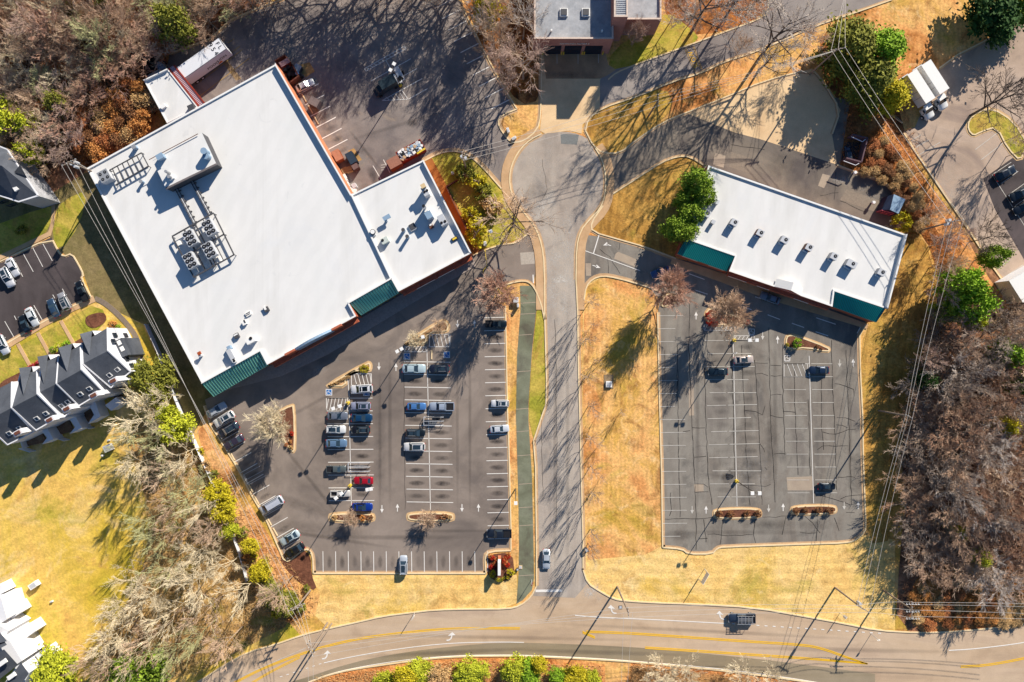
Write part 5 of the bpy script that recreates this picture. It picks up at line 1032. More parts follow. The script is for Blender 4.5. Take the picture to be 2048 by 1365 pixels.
# third row, lower-left corner
t3 = empty('town_house_row', (0, 0, 0), label='grey-roofed white houses with sunny decks at the edge of the big lawn', cat='building')
mb = MB()
A1, B1, C1, D1 = P(-60, 1262, 9.3), P(8, 1298, 9.3), P(42, 1328, 7.0), P(-60, 1410, 7.0)
mb.add([P(-60, 1240, 7), P(-2, 1268, 7), P(14, 1290, 9.0), P(-60, 1330, 9.0)], [(3, 2, 1, 0)])
mb.add([P(8, 1299, 8.8), P(36, 1330, 7.0), P(-40, 1390, 7.0), P(-70, 1350, 8.8)], [(3, 2, 1, 0)])
mb.add([P(42, 1325, 8.6), P(58, 1348, 7.6), P(20, 1400, 7.6), P(-10, 1390, 8.6), P(28, 1345, 8.6)], [(4, 3, 2, 1, 0)])
mb.add([P(-60, 1250, 8), P(-8, 1255, 8), P(14, 1283, 8.8), P(-60, 1300, 8.8)], [(3, 2, 1, 0)])
mb.build('roof', M_shingle, t3)
mb = MB()
for q, z in (([(0, 1268), (20, 1283), (44, 1322), (20, 1338), (-20, 1300)], 6.6), ([(-20, 1240), (18, 1262), (6, 1280), (-20, 1290)], 6.0), ([(36, 1328), (60, 1345), (40, 1380), (0, 1380)], 6.2), ([(-20, 1200), (2, 1196), (14, 1238), (-10, 1256)], 5.5)):
    pts = [PW(p, z) for p in q]
    if sum(pts[i - 1][0] * pts[i][1] - pts[i][0] * pts[i - 1][1] for i in range(len(pts))) < 0: pts = pts[::-1]
    mb.prism(pts, 0, z)
mb.build('wall', M_siding, t3)
for q in ([(10, 1223), (31, 1208), (42, 1225), (20, 1240)], [(34, 1263), (60, 1246), (72, 1262), (50, 1278)], [(70, 1310), (91, 1297), (105, 1314), (82, 1328)], [(-12, 1178), (0, 1168), (10, 1184), (-4, 1192)]):
    pts = [PW(p, 3.0) for p in q][::-1]
    if sum(pts[i - 1][0] * pts[i][1] - pts[i][0] * pts[i - 1][1] for i in range(4)) < 0: pts = pts[::-1]
    mb = MB(); mb.prism(pts, 0, 3.0); mb.build('shed', M_siding, t3)
for q in ([(0, 1210), (22, 1198), (28, 1208), (8, 1222)], [(22, 1240), (50, 1235), (56, 1247), (32, 1262)], [(48, 1285), (78, 1272), (94, 1292), (64, 1310)]):
    pts = [G(*p)[:2] for p in q]
    if sum(pts[i - 1][0] * pts[i][1] - pts[i][0] * pts[i - 1][1] for i in range(4)) < 0: pts = pts[::-1]
    mb = MB(); mb.prism(pts, 0, .5); mb.build('deck', M_deck, t3)
mb = MB()
for p, z in (((6, 1325), 8.4), ((24, 1352), 8.6)):
    x, y, _ = A(p[0], p[1], z); mb.box((x, y, z - .1), (1.6, .8, .35), math.radians(35))
mb.build('skylight', M_coping, t3)
for px, py in ((9, 1190), (40, 1229), (74, 1270), (96, 1320)):
    x, y, _ = G(px, py); m = MB(); m.box((x, y, 0), (.9, .9, .8), .5); m.tube((x, y, .8), (x, y, .83), .33, .33, 10, 1); thing_mesh('heat_pump', 'grey heat pump beside a sunny deck of the lower house row', 'air conditioner', m, [M_lgrey, M_black], 'heat pumps behind the lower house row')

# bright white roofed trailer-like building cut by the frame
o = empty('white_building', (0, 0, 0), label='white metal building with lavender side wall beside the far car park', cat='building')
q = [PW(p, 4.0) for p in ((2018, 562), (2046, 606), (2130, 560), (2100, 515))]
mb = MB(); mb.sheet([(p[0], p[1], 4.0) for p in q]); mb.build('roof', M_coping, o); mb = MB(); mb.walls([(p[0], p[1], 3.98) for p in q], 0); mb.build('wall', M_siding, o)
# ================================================================ VEHICLES
def loft(mb, st, mi=0, caps=True):
    """st: rings of (x, [(y, z), ...])"""
    n = len(st[0][1]); o = len(mb.v)
    for x, ring in st:
        for y, z in ring: mb.v.append((x, y, z))
    for i in range(len(st) - 1):
        for j in range(n - 1):
            a = o + i * n + j; mb.f.append((a, a + 1, a + n + 1, a + n)); mb.m.append(mi)
    if caps:
        mb.f.append(tuple(o + j for j in range(n))[::-1]); mb.m.append(mi); mb.f.append(tuple(o + (len(st) - 1) * n + j for j in range(n))); mb.m.append(mi)
def body_ring(w, zb, zt):
    h = zt - zb
    return [(-w * .92, zb), (-w, zb + h * .35), (-w * .99, zb + h * .7), (-w * .93, zb + h * .9), (-w * .8, zt), (0, zt + .03), (w * .8, zt), (w * .93, zb + h * .9), (w * .99, zb + h * .7), (w, zb + h * .35), (w * .92, zb)]
PROTO = {}
def make_car(kind):
    P_ = dict(sedan=(4.8, 1.86, 1.45), suv=(4.75, 1.92, 1.72), pickup=(5.8, 2.0, 1.85), van=(5.2, 2.0, 1.78))[kind]
    L, W, H = P_; h = L / 2; w = W / 2
    o = empty('parked_car' if kind != 'pickup' else 'pickup_truck', (0, 0, 0))
    belt = .92 if kind == 'sedan' else 1.08
    hood = .80 if kind == 'sedan' else 1.0
    tail = .92 if kind == 'sedan' else 1.05
    cf = {'sedan': .75, 'suv': .95, 'pickup': 1.05, 'van': 1.5}[kind]      # windscreen base
    m = MB()
    st = [(-h, w * .72, .45, tail - .25), (-h + .12, w * .88, .36, tail - .08), (-h + .5, w * .98, .3, tail), (-h + 1.2, w, .3, belt)]
    if kind == 'pickup': st = [(-h, w * .95, .5, tail), (-h + .1, w, .42, tail), (-.95, w, .42, belt)]
    st += [(cf - .3, w, .3, belt), (cf + .1, w, .3, belt - .02), (h - .55, w * .97, .3, hood), (h - .15, w * .86, .33, hood - .12), (h, w * .62, .42, hood - .28)]
    loft(m, [(x, body_ring(a, zb, zt)) for x, a, zb, zt in st])
    m.build('body', paint((128, 128, 128)), o, smooth=True)
    # glasshouse
    rb = {'sedan': -1.85, 'suv': -h + .12, 'pickup': -.85, 'van': -h + .15}[kind]
    rt = {'sedan': -1.15, 'suv': -h + .5, 'pickup': -.7, 'van': -h + .45}[kind]
    ft_ = {'sedan': 0.05, 'suv': .3, 'pickup': .45, 'van': .75}[kind]
    wb, wt = w * .86, w * .66; zb = belt - .02; zt = H - .04
    q = lambda x, y, z: (x, y, z)
    m = MB(); m.add([q(cf + .15, -wb, zb), q(cf + .15, wb, zb), q(ft_, wt, zt), q(ft_, -wt, zt)], [(0, 1, 2, 3)]); m.build('windshield', M_glass, o)
    m = MB(); m.add([q(rb, -wb, zb), q(rb, wb, zb), q(rt, wt, zt), q(rt, -wt, zt)], [(3, 2, 1, 0)]); m.build('rear_window', M_glass, o)
    for s in (1, -1):
        m = MB(); m.add([q(rb, s * wb, zb), q(cf + .15, s * wb, zb), q(ft_, s * wt, zt), q(rt, s * wt, zt)], [(0, 1, 2, 3) if s < 0 else (3, 2, 1, 0)]); m.build('side_window', M_glass, o)
    m = MB(); z1 = H
    xs = (rt - .06, rt + .15, (rt + ft_) / 2, ft_ - .15, ft_ + .06); ws = (.93, 1.0, 1.02, 1.0, .93)
    loft(m, [(x, [(-wt * k - .04, zt - .03), (-wt * k * .9, z1 - .02), (0, z1 + .02), (wt * k * .9, z1 - .02), (wt * k + .04, zt - .03)]) for x, k in zip(xs, ws)])
    for s in (1, -1):
        m.bar(q(cf + .15, s * wb, zb), q(ft_, s * wt, zt), .09, .09); m.bar(q(rb, s * wb, zb), q(rt, s * wt, zt), .12, .12)
    m.build('roof', paint((128, 128, 128)), o, smooth=False)
    if kind in ('suv', 'van'):
        for s in (1, -1): m = MB(); m.bar(q(rt + .2, s * wt * .92, H + .06), q(ft_ - .2, s * wt * .92, H + .06), .06, .06); m.build('roof_rail', M_steel, o)
    if kind == 'pickup':
        m = MB(); m.box(((-h - .95) / 2 + .02, 0, belt + .01), (h - .95 - .25, W * .8, .03)); m.build('cargo_bed', M_black, o)
        m = MB()
        for s in (1, -1): m.box(((-h - .95) / 2, s * (w - .1), belt), (h - .95, .14, .18))
        m.box((-h + .08, 0, belt), (.12, W * .9, .18)); m.build('bed_rail', paint((128, 128, 128)), o)
    for x in (h - .95, -h + 1.0):
        for s in (1, -1):
            m = MB(); m.tube((x, s * (w - .22), .33), (x, s * (w + .02), .33), .33, .33, 14); wh = m.build('wheel', M_rubber, o)
            m = MB(); m.tube((x, s * (w + .0), .33), (x, s * (w + .04), .33), .2, .2, 10); m.build('rim', M_steel, wh)
    for s in (1, -1):
        m = MB(); m.box((h - .18, s * w * .68, hood - .3), (.22, .4, .14)); m.build('headlight', M_lgrey, o)
        m = MB(); m.box((-h + .05, s * w * .74, tail - .32), (.14, .34, .16)); m.build('taillight', M_red, o)
        m = MB(); m.box((cf - .05, s * (w + .08), belt), (.14, .2, .13)); m.build('mirror', M_black, o)
    return o
used = set()
def car(px, py, deg, kind, rgb, label, extra=None, z=1.3, s=1.0, group=None, name=None, cat=None):
    """deg: heading on the map, 0 = towards the photo's right, counter-clockwise"""
    if kind not in PROTO: PROTO[kind] = make_car(kind)
    o = PROTO[kind] if kind not in used else copy_tree(PROTO[kind])
    used.add(kind)
    if name: o.name = name
    x, y, _ = A(px, py, z); o.location = (x, y, 0.04); o.rotation_euler = (0, 0, math.radians(deg)); o.scale = (s, s, s)
    pm = paint(rgb)
    for c in o.children:
        if c.name.split('.')[0] in ('body', 'roof', 'bed_rail'): remat(c, pm)
    tag(o, label, cat or {'sedan': 'car', 'suv': 'car', 'pickup': 'pickup truck', 'van': 'minivan'}[kind], group)
    if extra == 'sunroof': m = MB(); m.box((-.35, 0, {'suv': 1.73, 'sedan': 1.46, 'van': 1.79}[kind]), (.95, .9, .03)); m.build('sunroof', M_glass, o)
    if extra == 'sunroof2':
        m = MB(); m.box((-.9, 0, 1.735), (1.1, .85, .03)); m.box((.05, 0, 1.735), (.35, .85, .03)); m.build('sunroof', M_glass, o)
    if extra == 'rack':
        m = MB()
        for k in range(5): m.box((-1.9 + k * .75, 0, 1.95), (.08, 1.7, .06))
        for s_ in (-.85, .85): m.bar((-2.4, s_, 1.95), (1.3, s_, 1.95), .08, .08)
        for k in (-2.3, 0): 
            for s_ in (-.85, .85): m.bar((k, s_, 1.0), (k, s_, 1.95), .06, .06)
        for s_ in (-.45, -.25, 0, .3): m.bar((-2.0, s_, 2.02), (1.0, s_, 2.02), .05, .05)
        m.build('ladder_rack', M_steel, o)
    if extra == 'utility':
        m = MB()
        for s_ in (-.82, .82): m.box((-1.75, s_, 1.05), (2.1, .38, .5))
        m.box((-2.7, 0, 1.05), (.25, 1.9, .4)); m.build('tool_box', paint(rgb), o)
    return o
def row_car(px, py, deg, kind, rgb, label, extra=None, s=1.0): return car(px, py, deg, kind, rgb, label, extra, s=s)
CARS = [
 (430, 821, 31, 'sedan', (196, 202, 212), 'silver car with a fully glazed side, nearest the green awning in the slanted row', None, .9),
 (446, 839, 211, 'suv', (240, 240, 240), 'white car with a dark roof window in the slanted row by the fence', 'sunroof2', .93),
 (455, 861, 211, 'suv', (34, 42, 62), 'dark navy car between the white one and the plum one in the slanted row', None, .92),
 (465, 886, 211, 'sedan', (62, 54, 72), 'plum-grey car, last of the four parked together in the slanted row', None, .9),
 (541, 1012, 211, 'van', (214, 218, 230), 'large silver-white minivan alone in the slanted row by the kerb', None, .98),
 (577, 1078, 211, 'sedan', (198, 214, 218), 'pale blue-silver sedan beside the black one at the slanted row end', 'sunroof', .9),
 (587, 1103, 211, 'sedan', (28, 30, 32), 'black sedan parked at the brown mulch corner', None, .88),
 (722, 779, 184, 'suv', (244, 244, 246), 'white car with large dark roof glass parked below the striped island', 'sunroof2', .92),
 (720, 813, 180, 'suv', (168, 172, 196), 'lavender-silver car beside the yellow lamp base', None, .84),
 (673, 833, 0, 'sedan', (118, 126, 140), 'grey sedan beside the hatched bay, facing the lamp row', None, .86),
 (722, 837, 0, 'sedan', (24, 66, 104), 'teal-blue sedan between the lavender car and the black one', None, .88),
 (670, 860, 0, 'suv', (246, 246, 244), 'white car directly between the grey and the light blue sedans', 'sunroof', .84),
 (720, 861, 180, 'suv', (30, 30, 36), 'black car with a railed roof under the teal-blue sedan', None, .78),
 (671, 888, 0, 'sedan', (110, 140, 172), 'light steel-blue sedan below the white car in the left bay row', None, .88),
 (671, 940, 0, 'pickup', (96, 104, 104), 'dark grey-green pickup with an open bed beside the cart corral', None, .68),
 (725, 963, 180, 'sedan', (190, 22, 44), 'bright red car, the only red one in the lot', None, .82),
 (679, 989, 0, 'pickup', (222, 216, 208), 'off-white utility pickup with tool boxes under the lamp arm', 'utility', .68),
 (723, 1016, 0, 'sedan', (22, 58, 150), 'royal blue car parked against the long planted island', 'sunroof', .86),
 (827, 738, 0, 'sedan', (196, 216, 222), 'long pale blue-white sedan in the bay below the hatched strip', None, .98),
 (878, 738, 180, 'suv', (42, 48, 66), 'dark slate car nose to nose with the pale sedan', None, .84),
 (832, 814, 0, 'sedan', (84, 134, 196), 'sky-blue car next to the silver pickup with the black bed', None, .8),
 (883, 814, 180, 'pickup', (176, 188, 206), 'silver-blue pickup with a black covered bed', None, .86),
 (830, 867, 0, 'suv', (26, 34, 40), 'black-green car above the white one in the middle bays', None, .82),
 (828, 895, 180, 'suv', (240, 238, 236), 'white car, last parked one in the middle bay rows', 'sunroof', .9),
 (992, 648, 0, 'pickup', (22, 34, 42), 'black pickup facing the kerb under the bare tree', None, .74),
 (1000, 808, 180, 'suv', (246, 246, 248), 'white car with roof rails backed onto the kerb by the mossy path', None, .76),
 (999, 859, 4, 'sedan', (226, 230, 236), 'silver-white sedan pointing at the kerb by the mossy path', None, .8),
 (998, 1069, 180, 'pickup', (38, 46, 60), 'dark navy crew-cab pickup near the sign bed', None, .86),
 (806, 1133, 90, 'suv', (200, 208, 218), 'silver car with a dark roof panel alone in the bottom bay row', 'sunroof', .82),
 (1093, 1121, 270, 'sedan', (206, 214, 222), 'silver sedan driving on the access road towards the junction', None, .84),
 (1322, 544, 200, 'sedan', (60, 90, 140), 'dark blue car in the shaded lane beside the round bare tree', None, .8),
 (1543, 596, 160, 'sedan', (120, 134, 150), 'pale grey car driving in the shaded lane below the shop front', None, .86),
 (1438, 744, 180, 'sedan', (26, 42, 54), 'dark teal car parked under the tree shadow in the cracked lot', None, .82),
 (1490, 720, 4, 'sedan', (206, 190, 180), 'champagne sedan with a dark rear roof in the cracked lot', 'sunroof', .82),
 (1641, 741, 180, 'sedan', (34, 52, 78), 'dark blue car below the hatched bay of the cracked lot', None, .84),
 (1657, 975, 0, 'sedan', (30, 38, 48), 'black sedan near the light patch of the cracked lot', 'sunroof', .74),
 (1485, 1239, 180, 'pickup', (54, 68, 88), 'dark blue-grey pickup with a ladder rack on the main road', 'rack', .92),
 (608, 168, 27, 'sedan', (244, 244, 240), 'white sedan parked against the sunlit salmon brick wall', None, .82),
 (10, 554, -64, 'suv', (232, 232, 236), 'white car at the frame edge in the small lot, lower of the two', None, .9),
 (20, 534, -64, 'sedan', (238, 238, 242), 'white sedan below the tan kerb in the small lot', None, .82),
 (160, 582, 116, 'pickup', (26, 28, 32), 'black pickup with grey bed cover at the small lot corner', None, .74),
 (124, 603, 116, 'suv', (172, 172, 176), 'grey car with white bonnet between two dark ones in the small lot', None, .8),
 (102, 616, 116, 'sedan', (56, 80, 106), 'slate-blue car in the small lot beside the lawn path', None, .82),
 (59, 634, -64, 'sedan', (236, 240, 240), 'white car beside the black one with the red tail', None, .84),
 (44, 648, 116, 'sedan', (24, 28, 32), 'black car with a red tail light in the small lot', None, .78),
 (0, 690, -64, 'suv', (226, 230, 236), 'white car cut by the frame at the small lot bottom', None, .86),
 (2016, 345, 27, 'sedan', (24, 34, 48), 'dark navy car, first in the dark far lot', None, .94),
 (2044, 387, 207, 'suv', (30, 38, 46), 'black car with pale bonnet edge in the dark far lot', None, .94),
 (2052, 414, 207, 'sedan', (20, 30, 42), 'dark car cut by the frame in the dark far lot', None, .9),
 (1700, 306, 96, 'suv', (20, 42, 70), 'dark blue small vehicle inside the walled pen', 'sunroof', .62),
]
for c_ in CARS:
    car(c_[0], c_[1], c_[2], c_[3], c_[4], c_[5], c_[6], s=c_[7])

def box_truck(px, py, deg, label):
    o = empty('box_truck', (0, 0, 0), 0, label, 'box truck', 'white box trucks parked side by side')
    x, y, _ = A(px, py, 3.6); o.location = (x, y, .03); o.rotation_euler = (0, 0, math.radians(deg))
    m = MB(); m.box((-1.5, 0, 1.0), (6.7, 2.2, 2.6)); m.build('cargo_box', M_coping, o)
    m = MB()
    for s in (1, -1):
        for k in (-1.0, 0.2): m.box((k, s * 1.11, 1.1), (.05, .04, 2.3))
    m.build('box_seam', M_dgrey, o)
    m = MB(); loft(m, [(x_, body_ring(w_, .5, z_)) for x_, w_, z_ in ((2.4, 1.0, 2.0), (3.1, 1.0, 2.0), (3.4, 1.0, 1.5), (4.6, .92, 1.3), (4.9, .7, 1.1))]); m.build('cab', M_coping, o, smooth=True)
    m = MB(); m.add([(3.75, -.85, 1.45), (3.75, .85, 1.45), (3.05, .8, 2.15), (3.05, -.8, 2.15)], [(0, 1, 2, 3)]); m.build('windshield', M_glass, o)
    m = MB(); m.box((2.55, 0, 1.95), (1.0, 1.5, .25)); m.build('cab_roof', M_coping, o)
    for s in (1, -1):
        m = MB(); m.box((3.0, s * .98, 1.5), (.6, .06, .45)); m.build('side_window', M_glass, o)
        m = MB(); m.box((3.4, s * 1.2, 1.5), (.15, .3, .3)); m.build('mirror', M_black, o)
        for xw in (3.9, -3.2):
            m = MB(); m.tube((xw, s * .8, .45), (xw, s * 1.15, .45), .45, .45, 14); wh = m.build('wheel', M_rubber, o); m = MB(); m.tube((xw, s * 1.14, .45), (xw, s * 1.18, .45), .26, .26, 10); m.build('rim', M_lgrey, wh)
    m = MB(); m.box((-4.9, 0, .7), (.3, 2.2, .15)); m.build('bumper', M_lgrey, o)
    return o
box_truck(1851, 186, -57, 'white box truck beside the big pine, with two dark seams on its side')
box_truck(1879, 167, -57, 'white box truck farther from the big pine, with a rippled roof')
# articulated trailer with its markings
o = empty('semi_trailer', (0, 0, 0), 0, 'long white semi-trailer with black lettering backed onto the dock', 'trailer')
TH = 4.0
a, b = A(361, 147, TH), A(446, 87, TH); dx, dy = b[0] - a[0], b[1] - a[1]; rot = math.atan2(dy, dx); Lt = math.hypot(dx, dy)
mid = ((a[0] + b[0]) / 2, (a[1] + b[1]) / 2); o.location = (mid[0], mid[1], 0.03); o.rotation_euler = (0, 0, rot)
m = MB(); m.box((0, 0, 1.1), (Lt, 2.6, 2.9)); m.build('cargo_box', M_siding, o)
m = MB(); m.box((0, -1.25, 3.98), (Lt, .1, .05)); m.box((Lt / 2 - .05, 0, 3.98), (.1, 2.6, .05)); m.build('edge_rail', M_dgrey, o)
for x in (-Lt / 2 + 1.2, -Lt / 2 + 2.5):
    for s in (1, -1):
        m = MB(); m.tube((x, s * .8, .5), (x, s * 1.28, .5), .5, .5, 14); wh = m.build('wheel', M_rubber, o); m = MB(); m.tube((x, s * 1.27, .5), (x, s * 1.31, .5), .25, .25, 10); m.build('rim', M_lgrey, wh)
m = MB(); m.box((0, 0, .8), (Lt - 1, 1.6, .3)); m.build('chassis', M_dgrey, o)
text('lettering', 'F L', (Lt / 2 - .9, .1, 4.05), 1.15, math.radians(-90), M_black, o)
text('lettering', '9 5 4', (Lt / 2 - 2.2, .1, 4.05), 1.25, math.radians(-90), M_black, o)
text('lettering', 'FOOD', (Lt * .08, -1.33, 2.1), .95, 0, M_black, o, tilt=(math.radians(90), 0, 0), depth=.01)
text('lettering', 'LION', (Lt * .30, -1.33, 2.4), .95, 0, M_black, o, tilt=(math.radians(90), 0, 0), depth=.01)
m = MB(); m.add([(Lt * .16, -1.33, 1.3), (Lt * .27, -1.33, 1.3), (Lt * .25, -1.33, 1.9), (Lt * .2, -1.33, 1.7)], [(0, 1, 2, 3)]); m.build('logo', plain('orange_logo', (222, 120, 40)), o)
# dark shredding-type box vehicle with gear behind
o = empty('box_truck', (0, 0, 0), 0, 'black box truck standing under the lamp in the upper lot', 'box truck'); o.name = 'dark_box_truck'
a, b = A(759, 170, 3.4), A(788, 153, 3.4); rot = math.atan2(b[1] - a[1], b[0] - a[0]); o.location = ((a[0] + b[0]) / 2, (a[1] + b[1]) / 2, .03); o.rotation_euler = (0, 0, rot)
o.scale = (.85, .85, .85); MD = plain('blue_black_paint', (44, 58, 66), .4); m = MB(); m.box((0, 0, 1.0), (3.9, 2.2, 2.4)); m.build('cargo_box', MD, o)
m = MB(); loft(m, [(x_, body_ring(w_, .5, z_)) for x_, w_, z_ in ((-2.0, .98, 2.3), (-2.8, .98, 2.2), (-3.2, .9, 1.4), (-3.9, .8, 1.2))][::-1]); m.build('cab', MD, o)
m = MB(); m.add([(-3.3, -.8, 1.45), (-3.3, .8, 1.45), (-2.85, .75, 2.2), (-2.85, -.75, 2.2)], [(3, 2, 1, 0)]); m.build('windshield', M_glass, o)
for x in (-2.9, 1.2):
    for s in (1, -1): m = MB(); m.tube((x, s * .8, .42), (x, s * 1.12, .42), .42, .42, 12); m.build('wheel', M_rubber, o)
m = MB(); m.box((2.6, .3, .5), (1.2, 2.4, .9)); m.build('equipment', M_coping, o)
def simple(name, label, cat, shapes, group=None):
    """shapes: list of (part or None, mats, callable(mb))"""
    if len(shapes) == 1:
        m = MB(); shapes[0][2](m); return thing_mesh(name, label, cat, m, shapes[0][1], group)
    o = empty(name, (0, 0, 0), label=label, cat=cat, group=group)
    for pn, mt, fn in shapes: m = MB(); fn(m); m.build(pn, mt, o)
    return o
# generator-like trailer and barrel next to it
x, y, _ = G(799, 152); 
simple('utility_trailer', 'small white flat trailer with black tank behind the dark box truck', 'trailer', [('frame', M_lgrey, lambda m: m.box((x, y, .5), (1.3, 3.0, .4), math.radians(28))), ('tank', M_black, lambda m: m.tube((x + .1, y - 1.4, .9), (x + .5, y - .6, .9), .55, .55, 12)), ('wheel', M_rubber, lambda m: m.tube((x - .9, y, .35), (x + .9, y + .6, .35), .35, .35, 10))])
x2, y2, _ = A(785, 168, 1); simple('tarp', 'crumpled blue tarp beside the dark box truck', 'tarp', [(None, plain('blue_tarp', (60, 120, 200), .6), lambda m: [m.box((x2 + .3 * k, y2 + .12 * k, 0), (.7 - .1 * k, .9, .7 + .12 * k), .5 + .3 * k) for k in range(4)])])
# ================================================================ DUMPSTERS, PENS, CORRALS
def bin_(px, py, deg, L, W, H, mat, label, cat='dumpster', fill=None, z=0):
    x, y, _ = A(px, py, H); o = empty('dumpster', (x, y, .03), math.radians(deg), label, cat)
    m = MB(); t = .12
    m.box((0, 0, 0), (L, W, .2)); 
    for s in (1, -1): m.box((0, s * (W / 2 - t / 2), .2), (L, t, H - .2)); m.box((s * (L / 2 - t / 2), 0, .2), (t, W - 2 * t, H - .2))
    for k in range(-3, 4):
        for s in (1, -1): m.box((k * L / 8, s * (W / 2 + .04), .1), (.1, .08, H - .15))
    m.build('bin', mat, o)
    if fill == 'trash':
        r = random.Random(4); mats = [M_coping, M_lgrey, M_bluemet, M_black, plain('tan_bag', (206, 170, 130))]
        m = MB()
        for i in range(150):
            u = r.uniform(-L / 2 + .35, L / 2 - .35); v = r.uniform(-W / 2 + .3, W / 2 - .3); hh = H - .5 + r.uniform(.2, .9) * (1 - abs(u / L))
            s_ = r.uniform(.15, .34); m.box((u, v, hh - s_), (s_ * 2, s_ * 1.6, s_ * 1.5), r.uniform(0, 3), r.choice((0, 0, 0, 0, 1, 1, 2, 3, 4)))
        m.build('rubbish', mats, o)
    else:
        m = MB(); m.box((0, 0, H), (L * .98, W * .96, .08)); m.build('lid', fill or M_black, o)
    return o
bin_(821, 302, 29, 5.6, 2.3, 1.7, M_rust, 'red open dumpster heaped with white rubbish at the wing corner', fill='trash')
x, y, _ = A(842, 302, 1.9); m = MB(); m.box((x, y, 1.6), (1.9, .35, .25), math.radians(32)); thing_mesh('plank', 'yellow panel lying on the red dumpster rim', 'panel', m, M_yellow)
bin_(788, 325, 29, 2.6, 2.0, 1.9, plain('rust_brown_steel', (150, 98, 80), .8), 'rusty brown closed compactor next to the red dumpster', cat='compactor', fill=plain('rust_lid', (166, 116, 96), .8))
bin_(674, 311, -62, 2.2, 1.5, 1.7, plain('rust_orange_steel', (196, 120, 84), .8), 'rust-orange bin against the brick wall near the stained slab', fill=plain('rust_lid2', (186, 128, 100), .8))
bin_(702, 316, -60, 2.4, 1.5, 1.8, plain('blue_black_bin', (48, 64, 80), .5), 'blue-black bin on the orange-stained slab', fill=plain('bb_lid', (48, 64, 80), .5))
bin_(709, 332, -60, 1.4, 1.2, 1.6, plain('brown_bin', (110, 84, 80), .7), 'small brown closed bin below the blue-black one', fill=plain('brown_lid', (120, 96, 92), .7))
bin_(628, 204, -27, 2.0, 1.6, 1.9, plain('grey_bin_steel', (120, 108, 108), .7), 'grey-brown lidded bin across the bay lines by the brick wall', fill=plain('grey_lid', (124, 112, 110), .7))
# pallets, pipes in the corner
def pallet(px, py, deg, n, label, mat=plain('pallet_wood', (206, 176, 128), .9), group='stacked pallets in the brick corner'):
    x, y, _ = G(px, py); o = empty('pallet_stack', (x, y, .03), math.radians(deg), label, 'pallets', group); m = MB()
    for k in range(n):
        z = k * .15
        for s in (-.5, 0, .5): m.box((0, s, z), (1.2, .1, .1))
        for i in range(6): m.box((-.5 + i * .2, 0, z + .1), (.12, 1.1, .03))
    m.build('slats', mat, o); return o
pallet(691, 342, 30, 4, 'low pallet stack below the small brown bin'); pallet(700, 341, 20, 6, 'taller pallet stack beside the low one'); pallet(685, 347, 35, 3, 'lowest pallet stack touching the white wrapped row')
m = MB()
for k, (px, py) in enumerate(((690, 356), (692, 362), (694, 368), (697, 374), (701, 380), (706, 384), (711, 384))):
    x, y, _ = G(px, py); m.box((x, y, 0), (.9, .9, 1.0 + .1 * (k % 2)), math.radians(28 + 6 * k))
thing_mesh('wrapped_stack', 'curving row of white wrapped goods along the brick corner', 'wrapped goods', m, M_coping)
bin_(708, 372, 28, .9, .9, 1.0, plain('white_crate', (220, 226, 230), .6), 'small white square tank in the brick corner', cat='tank', fill=M_lgrey)
# red refuse enclosure at the store's corner
o = empty('refuse_pen', (0, 0, 0), label='red-floored refuse pen with brown walls at the store corner, full of black bags', cat='enclosure')
Q = [(556, 130), (576, 118), (603, 160), (584, 174)]
m = MB(); m.sheet([G(x_, y_, .07) for x_, y_ in Q][::-1]); m.build('floor', plain('orange_red_floor', (206, 76, 44), .8, var=.2, scale=.7), o)
m = MB()
for a, b in ((Q[0], Q[1]), (Q[1], (586, 132)), ((592, 140), Q[2]), (Q[2], Q[3])): m.bar(G(*a, 1.0), G(*b, 1.0), .22, 2.0)
m.build('wall', M_brown, o)
m = MB(); c = [A(557, 126, 2.6), A(575, 116, 2.6), A(580, 125, 2.6), A(563, 135, 2.6)]; m.add(c, [(3, 2, 1, 0)])
for i in range(12): m.bar(lerp(c[0], c[1], (i + .5) / 12), lerp(c[3], c[2], (i + .5) / 12), .07, .08, 1)
m.build('canopy', [M_stripe, M_brown], o)
m = MB(); r = random.Random(8)
for i in range(46): px, py = 590 + r.gauss(0, 6), 148 + r.gauss(0, 5); x, y, _ = G(px, py); m.box((x, y, .05), (r.uniform(.5, .9), r.uniform(.5, .9), r.uniform(.4, 1.3)), r.uniform(0, 3))
tag(m.build('rubbish_bags', M_black), 'heap of black rubbish bags inside the red-floored pen', 'rubbish bags', kind='stuff')
m = MB(); x, y, _ = A(594, 137, 1.2); m.box((x, y, 0), (1.3, 1.5, 1.2), math.radians(-30)); m.box((x, y, 1.2), (1.35, 1.55, .06), math.radians(-30), 1); thing_mesh('cage_trolley', 'grey caged trolley at the edge of the refuse pen', 'trolley', m, [M_dgrey, M_steel])
m = MB(); x, y, _ = A(594, 147, 1.4); m.box((x, y, .9), (.7, .5, .5), .5); thing_mesh('rubbish_sack', 'light blue sack on top of the black rubbish heap', 'sack', m, plain('light_blue_sack', (130, 170, 220)))
